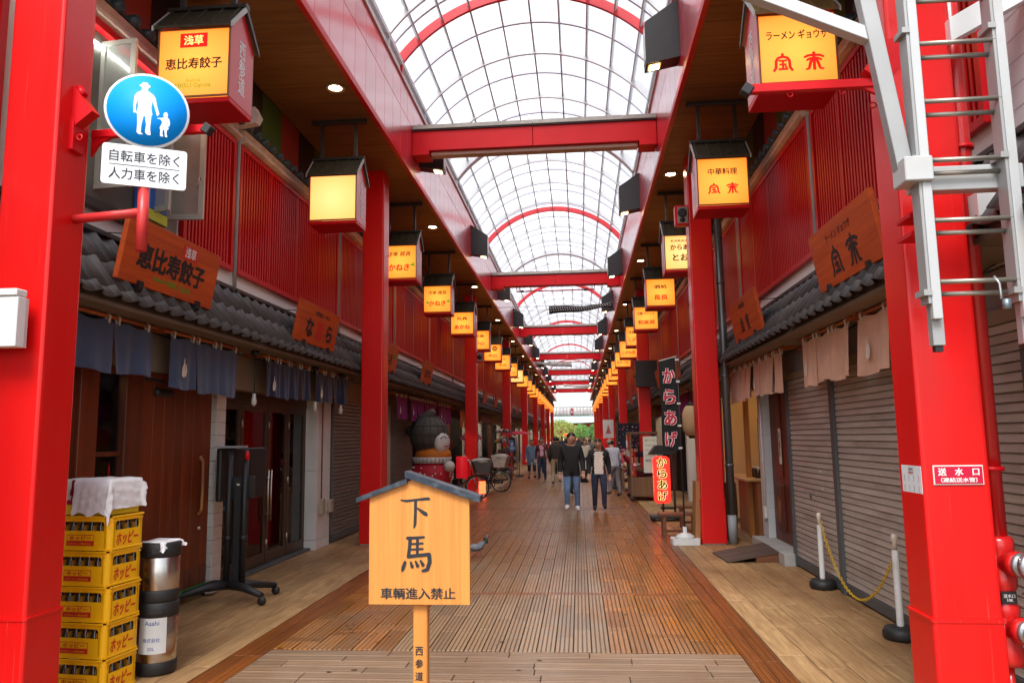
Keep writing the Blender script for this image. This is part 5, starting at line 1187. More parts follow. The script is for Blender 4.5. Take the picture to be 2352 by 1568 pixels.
# carton with towels on the stack
ZT = 5 * .2355 + .004
t = thing('carton', 'yellow and red printed carton on top of the yellow crates', 'carton', (-2.515 - CW / 2, 5.0 + CD / 2 + .02, ZT), R(-9))
MB().box(-.20, .20, -.145, .145, 0, .07, ch=.003).build('yellow_part', mat('carton_yellow', (.72, .52, .02), .6), t); MB().box(-.20, .20, -.145, .145, .071, .235, ch=.003).build('red_part', mat('carton_red', (.36, .008, .03), .6), t)
text(t, 'ウィルキンソン', (-.03, -.145, .12), .30, .04, '-y', ink_w, bold=.02); text(t, '24本入', (.02, -.145, .088), .10, .022, '-y', ink_w, bold=.02); text(t, '24本入', (.20, -.05, .095), .10, .022, '+x', ink_w, bold=.02)
tow = mat('white_towel', (.80, .79, .82), .95, var=.06, vs=12, bump=.25, bs=300, sheen=.3)
def drape(parent, name, m, W0, W1, D0, D1, ztop, drops, n=22, seed=1, loc=(0, 0, 0), grain=.01):
    """cloth laid over a box top W0..W1 x D0..D1 with drops (left, right, front, back)"""
    rnd = random.Random(seed); ph = [rnd.uniform(0, 6) for _ in range(6)]
    def fn(a, b):
        x = W0 - drops[0] + a * (W1 - W0 + drops[0] + drops[1]); y = D0 - drops[2] + b * (D1 - D0 + drops[2] + drops[3])
        ox = max(W0 - x, 0, x - W1); oy = max(D0 - y, 0, y - D1); d = math.hypot(ox, oy)
        cx = min(max(x, W0), W1); cy = min(max(y, D0), D1); z = ztop
        if d > 0:
            fl = .006 + .02 * d
            # hang down, corners gather into folds
            ux, uy = (x - cx) / d, (y - cy) / d
            f = 1 + .5 * min(ox, oy) / max(d, 1e-4)
            wob = .010 * math.sin((x * 31 + y * 37) + ph[0]) * min(1, d / .08) + .006 * math.sin(x * 71 - y * 53 + ph[1]) * min(1, d / .08)
            k_ = fl * f + .004 + abs(wob) + .018 * (min(ox, oy) > .01); cx += ux * k_; cy += uy * k_; z = ztop - d * (.98 - .06 * math.sin(x * 40 + ph[2]))
        else: z += .004 + .003 * math.sin(x * 40 + ph[3]) * math.sin(y * 33 + ph[4])
        return (cx + loc[0], cy + loc[1], z + loc[2])
    return MB().grid(fn, n, n).build(name, m, parent)
tw = thing('towel', 'white towel draped over the carton on the crates', 'towel', (-2.515 - CW / 2, 5.0 + CD / 2 + .02, ZT + .238), R(-9))
drape(tw, 'cloth', tow, -.08, .205, -.15, .15, .004, (.0, .20, .24, .05), seed=3)
tw = thing('towel', 'grey-white towel at the column side of the carton', 'towel', (-2.515 - CW / 2, 5.0 + CD / 2 + .02, ZT + .238), R(-9))
drape(tw, 'cloth', mat('grey_towel', (.55, .54, .52), .95, var=.3, vs=9, bump=.25, bs=300), -.205, -.10, -.15, .12, .003, (.12, .0, .14, .02), seed=5)
# ---- steel kegs
steel = mat('keg_steel', (.58, .56, .53), .25, metal=1., var=.08, vs=4, bump=.06, bs=10, stretch=(1, 1, 3)); rub = mat('black_rubber', (.014, .014, .014), .55, var=.2)
def keg(z, h, label, lab=False):
    t = thing('beer_keg', label, 'keg', (-2.475, 5.55, z), R(20))
    MB().lathe([(0, .0), (.128, .0), (.140, .02), (.142, .09), (.138, .095)], 28).build('base_ring', rub, t)
    MB().lathe([(.135, .096), (.137, .10), (.137, h - .11), (.133, h - .105)], 28, cap=False).build('barrel', steel, t)
    mb = MB().lathe([(.139, h - .105), (.143, h - .10), (.143, h - .012), (.132, h), (.10, h), (.10, h - .05), (0, h - .05)], 28); mb.build('top_ring', rub, t)
    MB().box(-.035, .05, -.1445, -.140, h - .075, h - .045).build('grip_hole', blackm, t)
    if lab:
        mb = MB(); mb.lathe([(.1378, .16), (.1378, .41)], 12, a0=R(-142), a1=R(-55), cap=False); mb.build('paper_label', mat('keg_label', (.62, .64, .64), .5), t)
        for tx, zz, w_ in (('株式会社', .245, .12), ('Asahi', .36, .10), ('20L', .185, .05)):
            vs, fs = glyphs(tx, 0, False); xs = [v[0] for v in vs]; k = w_ / (max(xs) - min(xs)); mx_ = (max(xs) + min(xs)) / 2
            V = [(.1392 * math.cos(R(-98) + (v[0] - mx_) * k / .138), .1392 * math.sin(R(-98) + (v[0] - mx_) * k / .138), zz + v[1] * k) for v in vs]
            mb = MB(); mb.add(V, fs); mb.build('lettering', mat('ink_blue', (.01, .03, .30), .5), t)
keg(0, .515, 'steel beer keg with paper label standing behind the crates', True); keg(.505, .435, 'upper steel beer keg stacked on the labelled keg')
tw = thing('towel', 'white towel lying on top of the upper keg', 'towel', (-2.475, 5.55, .943), R(-10)); drape(tw, 'cloth', tow, -.09, .10, -.10, .10, .002, (.02, .05, .06, .02), seed=9, n=18)
# ---- black monitor stand on castors
t = thing('monitor_stand', 'black monitor on a double-post rolling stand beside the wooden door', 'monitor stand', (-3.12, 7.95, 0), R(4))
for x in (.02, .19):
    MB().tube([(x, 0, .16), (x, 0, 1.58)], .032, 10).build('post', blackm, t); MB().tube([(x, 0, .62), (x, 0, .68)], .042, 10).build('collar', blackm, t)
MB().box(.06, .15, .02, .08, .16, 1.2, ch=.01).build('back_rail', blackm, t)
for sx in (-1, 1):
    mb = MB(); mb.tube([(.04, 0, .17), (sx * .20 + .04, -.06 * sx * 0 - .10, .16), (sx * .44 + .04, -.38 if sx < 0 else -.22, .10)], [.05, .045, .03], 8); mb.build('foot', blackm, t)
    mb = MB(); mb.tube([(.04, 0, .17), (sx * .18 + .04, .10, .16), (sx * .40 + .04, .34, .10)], [.05, .045, .03], 8); mb.build('foot', blackm, t)
for x, y in ((-.40, -.38), (.48, -.22), (-.36, .34), (.44, .34)):
    MB().lathe([(0, -.018), (.042, -.018), (.045, 0), (.042, .018), (0, .018)], 12, (x, y, .046), axis=1).build('castor', rub, t)
MB().box(-.03, .03, -.02, .76, 1.03, 1.60, ch=.012, M=Matrix.Translation((-.12, .06, 0)) @ Matrix.Rotation(R(-18), 4, 'Z')).build('monitor', blackm, t); MB().box(-.14, .10, -.06, .30, 1.602, 1.625, ch=.003).build('top_shelf', mat('pale_plastic', (.28, .30, .32), .4), t)
MB().box(.0, .27, .035, .10, 1.06, 1.30, ch=.01).build('bracket_box', blackm, t); MB().box(.09, .12, .030, .0345, 1.14, 1.22).build('white_sticker', white, t)
MB().lathe([(0, 0), (.025, .01), (.028, .06), (.02, .09), (0, .1)], 8, (.22, -.04, 1.47)).build('red_knob', red2, t)
# ---- pigeon
t = thing('pigeon', 'grey pigeon walking on the planks right of the notice sign', 'pigeon', (-.79, 10.9, 0), R(8))
pgm = mat('pigeon_grey', (.14, .16, .20), .7, var=.2, vs=20); pgd = mat('pigeon_dark', (.03, .04, .045), .5, var=.3, vs=15)
mb = MB(); ring_ = [(-.19, .077, .012, .008), (-.13, .10, .030, .018), (-.07, .125, .05, .045), (0, .145, .058, .058), (.05, .165, .052, .058), (.077, .20, .036, .042), (.10, .24, .026, .030), (.108, .27, .026, .026), (.122, .29, .022, .022), (.142, .292, .012, .012), (.152, .29, .003, .003)]
v = []; nR = 10
for x, z, ry, rz in ring_:
    for k in range(nR): a = 2 * math.pi * k / nR; v.append((x, ry * math.cos(a), z + rz * math.sin(a)))
f = [(i * nR + k, i * nR + (k + 1) % nR, (i + 1) * nR + (k + 1) % nR, (i + 1) * nR + k) for i in range(len(ring_) - 1) for k in range(nR)] + [tuple(range(nR)), tuple((len(ring_) - 1) * nR + k for k in range(nR))]
mb.add(v, f, True); mb.build('body', pgm, t)
for s in (-1, 1):
    mb = MB(); mb.ball((-.045, s * .050, .148), .095, .014, .036, 10, 6); mb.build('wing', mat('pigeon_wing', (.20, .22, .25), .7, var=.4, vs=18), t)
    mb = MB(); mb.tube([(.01, s * .022, .10), (.015 + s * .02, s * .022, .045), (s * .03, s * .022, .008)], .005, 5); mb.tube([(s * .03, s * .022, .006), (s * .03 + .035, s * .022, .003)], .004, 4); mb.build('leg', mat('pigeon_leg', (.40, .10, .09), .6), t)
mb = MB(); mb.lathe([(.040, -.02), (.031, .03), (.027, .055)], 10, (.094, 0, .215), cap=False); mb.build('neck_sheen', mat('pigeon_neck', (.02, .045, .035), .3, metal=.3), t)
MB().tube([(.146, 0, .288), (.168, 0, .282)], [.006, .002], 5).build('beak', pgd, t)
# ---- chain posts on the right
wpst = mat('white_post', (.70, .72, .72), .45, var=.08, grime=(.35, .33, .30), gs=6, ga=.5)
def cpost(x, y, h, label, cap_):
    t = thing('chain_post', label, 'post', (x, y, 0))
    MB().lathe([(0, 0), (.125, 0), (.14, .02), (.14, .06), (.12, .095), (.035, .105), (0, .105)], 20).build('rubber_base', rub, t); MB().lathe([(.028, .10), (.0275, h - .12)], 14, cap=False).build('tube', wpst, t)
    MB().lathe([(.018, h - .125), (.018, h - .065), (.024, h - .05), (.028, h - .02), (.020, h + .006), (0, h + .012)], 14).build('knob', mat('post_knob', cap_, .5, var=.2), t)
cpost(3.27, 8.74, .80, 'white chain post farther back before the grey shutter', (.62, .55, .45)); cpost(3.245, 6.66, .83, 'white chain post nearest the right column', (.55, .54, .50))
t = thing('plastic_chain', 'yellow plastic chain hanging between the two white posts', 'chain', (3.26, 7.7, 0)); chm = mat('chain_yellow', (.62, .38, .01), .4)
A_, B_ = Vector((.015, 1.01, .72)), Vector((-.01, -1.01, .66)); nl = 58
def link_mesh():
    mb = MB(); pts = []
    for k in range(10): a = 2 * math.pi * k / 10; pts.append((.024 * math.cos(a), .012 * math.sin(a), 0))
    mb.tube(pts, .0042, 5, closed=True); return mb.mesh('chain_link', chm)
lk = link_mesh(); pts = []
for i in range(nl + 1): q = i / nl; p = A_.lerp(B_, q); p.z -= .58 * 4 * q * (1 - q) * (1 - .15 * (q - .5)); pts.append(p)
# even spacing along the hang
cum = [0]
for i in range(nl): cum.append(cum[-1] + (pts[i + 1] - pts[i]).length)
tot = cum[-1]; k = int(tot / .037)
for i in range(k):
    dd = (i + .5) * tot / k; j = max(q for q in range(nl) if cum[q] <= dd); a = pts[j].lerp(pts[j + 1], (dd - cum[j]) / (cum[j + 1] - cum[j])); d = (pts[j + 1] - pts[j]).normalized()
    o = link('chain_link', lk, t); o.matrix_local = Matrix.Translation(a) @ d.to_track_quat('X', 'Z').to_matrix().to_4x4() @ Matrix.Rotation(R(90 * (i % 2) + 20), 4, 'X')
# ---- ramp board and drain cover
t = thing('ramp_board', 'dark wooden ramp board sloping up to the doorstep on the right', 'ramp', (2.9, 10.85, 0), R(4))
MB().prism([(-.36, .004), (.36, .125), (.36, .148), (-.36, .022)], 1, -.42, .40).build('board', wood('ramp_wood', (.12, .077, .06), (.06, .042, .03), 0, .6, .6), t); MB().prism([(.02, 0), (.36, 0), (.36, .12), (.02, .066)], 1, -.41, -.36).build('wedge', wood('ramp_wedge', (.24, .10, .04), (.14, .05, .02), 0, .6, .6), t); MB().prism([(.02, 0), (.36, 0), (.36, .12), (.02, .066)], 1, .34, .39).build('wedge', wood('ramp_wedge', (.24, .10, .04), (.14, .05, .02), 0, .6, .6), t)
# ---- plates on the right column
t = thing('inlet_plate', 'red and white water inlet plate on the nearest right column', 'sign', (2.712, 4.352, 1.437))
MB().box(-.131, .131, -.006, .0, -.053, .053, ch=.002).build('plate', white, t); MB().box(-.124, .124, -.0085, -.006, -.046, .046).build('red_field', mat('plate_red', (.56, .005, .045), .4), t)
text(t, '送　水　口', (0, -.0086, .018), .215, .042, '-y', ink_w, bold=.035); text(t, '（連結送水管）', (0, -.0086, -.026), .19, .026, '-y', ink_w, bold=.03)
t = thing('notice_sheet', 'white printed notice sheet on the inner side of the nearest right column', 'notice', (2.531, 4.495, 1.41)); MB().box(-.003, 0, -.125, .125, -.075, .075).build('sheet', mat('sheet_white', (.72, .78, .82), .5), t)
text(t, '送水口', (-.003, 0, .056), .06, .016, '-x', ink_k, bold=.01); text(t, '連結送水管', (-.003, 0, .036), .07, .012, '-x', ink_r, bold=.01)
for j in range(2):
    for q in range(4): text(t, '入\n谷\n門' if False else '表示灯', (-.003, .09 - q * .06, .002 - j * .055), .012, .036, '-x', [ink_k, mat('ink_grey', (.15, .16, .2), .6), ink_k, ink_r][q], vertical=True)
# ---- standpipe
sp = thing('standpipe', 'red fire standpipe with two capped inlets at the right edge', 'standpipe', (2.992, 4.56, 0))
rp = mat('standpipe_red', (.62, .012, .012), .28, var=.05, coat=.4); zinc = mat('zinc_cap', (.42, .44, .46), .35, metal=.8, var=.1)
MB().tube([(0, 0, 1.03), (0, 0, 6.1)], .050, 18).build('riser', rp, sp)
for z in (1.46, 3.35, 5.2): MB().box(-.20, .0, -.02, .02, z - .03, z + .03).build('pipe_bracket', red2, sp); MB().tube([(0, 0, z - .012), (0, 0, z + .012)], .066, 16).build('pipe_clip', red2, sp)
prof = [(.0, .40), (.075, .40), (.077, .43), (.077, .48), (.072, .50), (.072, .66), (.077, .68), (.077, .71), (.065, .73), (.065, .80), (.077, .82), (.077, .86), (.072, .88), (.072, 1.0), (.077, 1.02), (.077, 1.07), (.06, 1.09), (0, 1.09)]
MB().lathe(prof, 20).build('valve_body', rp, sp)
for z in (.60, .95):
    d = link('inlet', None, sp, loc=(0, 0, z), rot=(0, 0, R(16)))
    MB().lathe([(.06, 0), (.062, .09), (.07, .095), (.07, .13), (.05, .14), (.05, .16)], 16, (0, 0, 0), axis=1, cap=False).build('outlet_neck', rp, d)
    MB().lathe([(.03, .13), (.060, .132), (.066, .14), (.066, .16), (.055, .165), (.055, .185), (.072, .19), (.072, .215), (.06, .225), (0, .228)], 16, (0, 0, 0), axis=1).build('cap', zinc, d)
    for k in (0, 1, 2): a = R(120 * k + 30); MB().box(.07 * math.cos(a) - .012, .07 * math.cos(a) + .012, -.212, -.192, .07 * math.sin(a) - .012, .07 * math.sin(a) + .012, ch=.004).build('lug', zinc, d)
    MB().ball((0, -.235, 0), .014, n=8, m=6).build('cap_knob', zinc, d)
    mb = MB(); mb.tube([(.0, -.24, 0), (.03, -.26, -.06), (.02, -.23, -.13), (.03, -.1, -.16)], .005, 5); mb.build('keeper_chain', zinc, d)
MB().box(-.045, .035, -.0745, -.066, .735, .80).build('data_plate', blackm, sp); text(sp, '送水口\n10K', (-.005, -.0745, .767), .06, .04, '-y', ink_w, bold=.01)
MB().tube([(0, 0, 0), (0, 0, .41)], .024, 12).build('lower_pipe', rp, sp); MB().lathe([(.02, .2), (.04, .21), (.04, .29), (.02, .30)], 12).build('small_valve', rp, sp)
mb = MB(); mb.tube([(.0, 0, .25), (.06, -.07, .25)], .022, 10); mb.build('small_outlet', rp, sp); MB().box(.055, .12, -.13, -.075, .235, .265, ch=.004).build('valve_lever', zinc, sp)
# ---- ladder
ld = thing('fire_ladder', 'grey steel hanging ladder in front of the nearest right column', 'ladder', (2.70, 3.93, 2.10))
lst = mat('ladder_steel', (.52, .54, .55), .45, metal=.15, var=.06, grime=(.35, .30, .22), gs=5, ga=.25); lst2 = mat('ladder_steel_shade', (.36, .37, .37), .5, metal=.3, var=.1); rg = mat('rung_steel', (.36, .34, .29), .35, metal=.7, var=.15)
for x, b in ((-.215, .13), (.215, .13)):
    MB().box(x - .036, x + .010, -.035, .0, b, 4.4, ch=.003).build('outer_stile', lst, ld); MB().box(x - .030, x + .028, .002, .055, 0, 4.4, ch=.003).build('inner_stile', lst2, ld); MB().box(x - .052, x - .038, -.03, .06, b - .02 + .1, 4.4).build('stile_flange', lst2, ld)
    MB().box(x - .02, x + .018, .01, .045, -.03, -.002).build('rubber_foot', rub, ld)
    for zz in (.25, .95, 1.65): MB().box(x - .075, x - .035, -.04, .064, zz, zz + .03).build('guide_clip', lst2, ld)
for i in range(12):
    z = .285 + i * .318; MB().tube([(-.205, -.018, z + .035), (.205, -.018, z + .035)], .0125, 10).build('rung', rg, ld); MB().tube([(-.205, .03, z - .02), (.205, .03, z - .02)], .0125, 10).build('rung', rg, ld)
MB().box(-.26, .30, .06, .14, .82, .95, ch=.004).build('cross_channel', lst, ld); MB().box(-.34, -.20, -.06, .10, .84, .97, ch=.006).build('clamp_plate', lst, ld)
mb = MB(); M = Matrix.Translation((-.30, .0, .93)) @ Matrix.Rotation(R(-7.5), 4, 'Y'); mb.box(-.04, .04, .02, .09, 0, 2.4, ch=.003, M=M); mb.build('strut', lst2, ld)
mb = MB(); M = Matrix.Translation((-.40, .05, 1.68)) @ Matrix.Rotation(R(-64), 4, 'Y'); mb.box(-.035, .035, -.02, .05, 0, 1.3, ch=.003, M=M); mb.build('diagonal_brace', lst, ld)
for z in (.70, .60): MB().prism([(-.26, z), (-.26, z + .02), (-.14, z + .08), (-.14, z)], 1, .12, .30).build('wedge_bracket', red2, ld)
mb = MB(); mb.tube([(.06, -.02, .34), (.075, -.035, .30), (.08, -.03, .25), (.077, -.035, .22)], .007, 6); mb.build('lock_chain', zinc, ld); MB().lathe([(0, 0), (.02, 0), (.02, .05), (0, .05)], 10, (.10, -.035, .17)).build('padlock', mat('padlock_blue', (.25, .33, .38), .3, metal=.6), ld)
ws = thing('steel_beams', 'white steel bracket beams behind the ladder at the right edge', 'beam', (2.92, 4.3, 2.6)); MB().prism([(.0, .26), (.0, .40), (.50, .62), (.50, .48)], 1, .0, .10).build('beam', wpl, ws); MB().prism([(-.06, 1.30), (-.06, 1.44), (.5, 1.75), (.5, 1.6)], 1, .0, .10).build('beam', wpl, ws)
# ---- speaker on the second right column
t = thing('column_speaker', 'small grey speaker mounted on the second right column', 'speaker', (2.42, 12.14, 5.05)); MB().box(-.115, .10, -.06, .10, 0, .33, ch=.008).build('case', red2, t); MB().box(-.077, .09, -.066, -.06, .03, .30).build('grille', mat('speaker_grey', (.22, .22, .22), .6, var=.2), t); MB().lathe([(.0, 0), (.07, 0), (.075, .006), (.05, .008), (0, .004)], 14, (.0, -.067, .20), axis=1).build('cone', blackm, t); MB().lathe([(.0, 0), (.04, 0), (.042, .005), (0, .004)], 12, (.0, -.067, .085), axis=1).build('cone', blackm, t); MB().box(.09, .12, .0, .06, .1, .2).build('mount', red2, t)
t = thing('column_speaker', 'small grey speaker mounted on the third left column', 'speaker', (-2.40, 23.55, 4.05)); MB().box(-.115, .10, -.06, .10, 0, .33, ch=.008).build('case', red2, t); MB().box(-.077, .09, -.066, -.06, .03, .30).build('grille', mat('speaker_grey', (.22, .22, .22), .6), t); MB().lathe([(.0, 0), (.08, 0), (.08, .006), (0, .004)], 12, (.0, -.067, .16), axis=1).build('cone', blackm, t); MB().box(-.13, -.10, .0, .06, .1, .2).build('mount', red2, t)
# ---- tall black banner
nb = thing('nobori_banner', 'tall black banner with red lettering in a white weighted base', 'banner', (2.27, 12.22, 0))
MB().tube([(0, 0, .12), (-.012, .0, 2.95)], .012, 8).build('pole', blackm, nb); MB().tube([(-.012, 0, 2.93), (-.30, -.0, 2.86)], .009, 6).build('cross_bar', white, nb)
def fl(a, b): return (-.295 + .26 * a + .012 * math.sin(b * 5), -.012 * math.sin(a * 6 + b * 4) - .004, 1.43 + 1.42 * b + .07 * a * b)
MB().grid(fl, 10, 24).build('cloth', mat('banner_black', (.010, .010, .011), .85, var=.2), nb)
for i, ch in enumerate('からあげ'):
    z = 2.62 - i * .335
    text(nb, ch, (-.155, -.024, z), .20, .245, '-y', ink_w, bold=.075); text(nb, ch, (-.155, -.0265, z), .19, .235, '-y', mat('banner_red', (.55, .01, .04), .6), bold=.03)
for i in range(5): MB().box(-.045, .012, -.02, .02, 1.46 + i * .35, 1.49 + i * .35).build('loop', white, nb)
b_ = MB(); b_.prism([(-.20, -.17), (.20, -.17), (.22, -.10), (.22, .10), (.20, .17), (-.20, .17), (-.22, .10), (-.22, -.10)], 2, .0, .09); b_.build('base_tank', wpst, nb); MB().lathe([(.16, .09), (.13, .13), (.07, .16), (.032, .17), (.032, .26), (0, .26)], 16).build('base_dome', wpst, nb)
# ---- lit red sign lantern on a stand
sl = thing('lantern_sign', 'lit red box lantern sign with fried chicken lettering on a black stand', 'sign', (2.30, 15.55, 0))
lr = mat('lit_red', (.6, .02, .015), .4, emit=(1, .018, .012), es=1.0, var=.05)
MB().box(-.17, .15, -.13, .13, .34, 1.26, ch=.05).build('light_box', lr, sl); MB().prism([(-.26, 1.30), (.26, 1.30), (.16, 1.48), (-.12, 1.48)], 1, -.2, .2).build('roof', blackm, sl); MB().box(.21, .255, -.02, .02, .12, 1.45).build('upright', blackm, sl); MB().box(-.05, .255, -.02, .02, .22, .26).build('bracket', blackm, sl); MB().box(-.02, .02, -.02, .02, .06, .34).build('upright', blackm, sl)
MB().box(-.26, .30, -.22, .22, .05, .10, ch=.01).build('stand_base', blackm, sl)
for x in (-.22, .26):
    for y in (-.18, .18): MB().lathe([(0, -.015), (.035, -.015), (.035, .015), (0, .015)], 10, (x, y, .037), axis=1).build('castor', rub, sl)
for i, ch in enumerate('からあげ'):
    z = 1.15 - i * .22; text(sl, ch, (-.01, -.131, z), .20, .195, '-y', mat('lit_cream', (.8, .65, .3), .5, emit=(1, .6, .2), es=.6), bold=.07); text(sl, ch, (-.01, -.1335, z), .185, .18, '-y', ink_k, bold=.02)
text(sl, 'テイクアウト', (-.1701, 0, .8), .05, .5, '-x', mat('lit_cream'), bold=.02, vertical=True)
# ---- big round paper lantern
pp = thing('paper_lantern', 'large cream paper lantern hanging behind the black banner', 'lantern', (2.63, 13.4, 1.66)); paper = mat('lantern_paper', (.55, .38, .20), .8, var=.1, vs=3)
pr = []
for i in range(25): q = i / 24; r_ = .10 + .075 * (1 - abs(2 * q - 1) ** 3); pr.append((r_ + (.004 if i % 2 else 0), q * .52))
MB().lathe(pr, 24).build('body', paper, pp); MB().lathe([(.07, .52), (.075, .56), (.05, .57), (0, .57)], 16).build('top_ring', blackm, pp); MB().lathe([(.0, -.04), (.07, -.04), (.075, 0)], 16).build('bottom_ring', blackm, pp); MB().tube([(0, 0, .57), (0, 0, 1.1)], .006, 5).build('cord', blackm, pp)
text(pp, 'とおよ', (-.178, 0, .26), .14, .36, '-x', ink_k, bold=.05, vertical=True)
# ---- benches beside the column
bw_ = wood('bench_wood', (.22, .077, .03), (.13, .045, .018), 0, .6, .45)
for (x, y, lab) in ((2.28, 13.0, 'low wooden bench behind the white banner base'), (2.75, 14.3, 'low wooden bench further back beside the second right column')):
    b = thing('bench', lab, 'bench', (x, y, 0)); MB().box(-.33, .33, -.16, .16, .36, .40, ch=.005).build('seat', bw_, b)
    for sx in (-.25, .25):
        for sy in (-.11, .11): MB().box(sx - .03, sx + .03, sy - .03, sy + .03, 0, .36).build('leg', bw_, b)
    MB().box(-.25, .25, -.02, .02, .08, .12).build('stretcher', bw_, b)
bd = thing('leaning_board', 'plain wooden board leaning against the second right column', 'board', (2.47, 12.42, 0)); MB().prism([(-.045, 0), (.035, 0), (.06, .95), (.0, .95)], 1, -.2, .14).build('board', wood('leaning_wood', (.42, .20, .07), (.3, .13, .04), 2, .5, .5), bd)
# ---- loose cables and lamps along the awnings
for s, y0_, y1_, side in ((-1, 4.7, 16.0, 'left'), (1, 4.9, 12.1, 'right')):
    cb = thing('awning_cable', f'black cable sagging under the {side} awning', 'cable', (s * 3.30, y0_, 2.70)); pts = []
    for i in range(41): q = i / 40; pts.append((s * .02 * math.sin(i * .9), (y1_ - y0_) * q, -.025 * abs(math.sin(q * math.pi * 7)) + .01))
    MB().tube(pts, .007, 5).build('cable', blackm, cb)
# ================================================================== THINGS FURTHER DOWN THE ARCADE
# ---- big paper doll (a festival figure of painted paper panels)
dl = thing('paper_doll', 'large round paper festival doll with grey hair and red spotted robe', 'doll', (-2.80, 17.7, 0), R(-8)); dl.scale = (1.08, 1.08, 1.06)
hair = mat('doll_hair', (.085, .078, .070), .7, var=.25, vs=4); seam = mat('doll_seam', (.015, .013, .012), .8)
MB().box(-.40, .40, -.32, .32, 0, .42, ch=.01).build('stand', mat('doll_stand', (.06, .03, .02), .7), dl)
def ellip(c, rx, ry, rz, n=16, m=12, t0=0., t1=1.):
    mb = MB(); mb.lathe([(max(1e-5, math.sin(math.pi * (t0 + (t1 - t0) * i / m))), -math.cos(math.pi * (t0 + (t1 - t0) * i / m))) for i in range(m + 1)], n, smooth=True, cap=False); mb.scale_last((rx, ry, rz), c, n * (m + 1)); return mb
ellip((0, 0, .80), .46, .42, .40).build('robe', mat('doll_robe', (.50, .012, .035), .6, var=.12, vs=3), dl)
for k in range(26):
    a = random.uniform(R(-160), R(30)); e = random.uniform(-.5, .45); p = Vector((.465 * math.cos(a) * math.cos(e), .425 * math.sin(a) * math.cos(e), .80 + .405 * math.sin(e)))
    mb = MB(); mb.ball(tuple(p), .016, .016, .026, 6, 4); mb.build('petal_spot', mat('doll_spot', (.75, .62, .6), .7), dl)
MB().lathe([(.40, 1.05), (.425, 1.06), (.43, 1.17), (.40, 1.18)], 22, cap=False, sy=.92).build('white_collar', mat('doll_collar', (.62, .60, .58), .7), dl)
for k in range(16):
    for j in range(2): a = R(-170 + k * 12); MB().box(.43 * math.cos(a) - .009, .43 * math.cos(a) + .009, .93 * .43 * math.sin(a) - .009, .93 * .43 * math.sin(a) + .009, 1.075 + j * .05, 1.095 + j * .05).build('collar_dot', seam, dl)
ellip((.03, 0, 1.22), .40, .37, .22).build('scarf', mat('doll_scarf', (.60, .17, .01), .65, var=.1), dl)
ellip((-.06, 0, 1.66), .43, .40, .44, 18, 12).build('hair_cap', hair, dl)
for k in range(9):
    a = R(-180 + k * 22.5); mb = MB(); mb.tube([(-.06 + .434 * math.cos(a) * math.sin(th), .404 * math.sin(a) * math.sin(th), 1.66 + .444 * math.cos(th)) for th in [R(q) for q in range(4, 150, 12)]], .005, 4); mb.build('seam', seam, dl)
for zz in (1.45, 1.66, 1.86): rr = math.sqrt(max(0, 1 - ((zz - 1.66) / .44) ** 2)); MB().tube([(-.06 + .435 * rr * math.cos(a), .405 * rr * math.sin(a), zz) for a in [R(q) for q in range(0, 360, 15)]], .005, 4, closed=True).build('seam', seam, dl)
MB().ball((-.44, .02, 1.75), .17, .14, .15, 10, 8).build('hair_side', hair, dl)
mb = MB(); mb.tube([(-.35, 0, 1.92), (-.18, -.02, 2.06), (-.02, -.03, 2.14), (.06, -.03, 2.20)], [.10, .11, .10, .06], 8); mb.build('topknot', hair, dl)
ellip((.24, -.04, 1.50), .16, .30, .27).build('face', mat('doll_face', (.70, .70, .70), .6), dl)
for q, z in ((-.26, 1.60), (-.02, 1.60)): mb = MB(); mb.tube([(.30, q - .07, z - .02), (.37, q, z + .03), (.40, q + .06, z - .01)], .010, 5); mb.build('eye_line', seam, dl)
mb = MB(); mb.tube([(.33, -.24, 1.43), (.385, -.16, 1.41), (.40, -.06, 1.43)], .012, 5); mb.build('mouth', mat('doll_mouth', (.5, .03, .03), .6), dl)
MB().ball((.46, -.20, .98), .13, .11, .12, 10, 8).build('hand', mat('doll_hand', (.62, .58, .52), .6), dl)
# ---- red drum lantern and low red light
t = thing('drum_lantern', 'plain red drum lantern hanging beside the paper doll', 'lantern', (-2.20, 18.4, .72)); MB().lathe([(0, 0), (.13, 0), (.14, .02), (.14, .50), (.13, .52), (0, .52)], 18).build('drum', mat('drum_red', (.55, .015, .03), .5, emit=(1, .01, .02), es=.12), t); MB().tube([(0, 0, .52), (0, 0, .70)], .008, 5).build('hook', blackm, t); MB().tube([(0, 0, 0), (0, 0, -.70)], .012, 6).build('stake', blackm, t)
t = thing('floor_light', 'low glowing orange-red floor light behind the bicycles', 'lamp', (-2.22, 22.4, 0)); MB().box(-.09, .09, -.09, .09, .06, .42, ch=.01).build('light_box', mat('glow_red', (.6, .1, .05), .4, emit=(1, .10, .03), es=1.6), t); MB().box(-.11, .11, -.11, .11, 0, .06).build('base', red2, t); MB().box(-.11, .11, -.11, .11, .42, .46).build('top', red2, t)
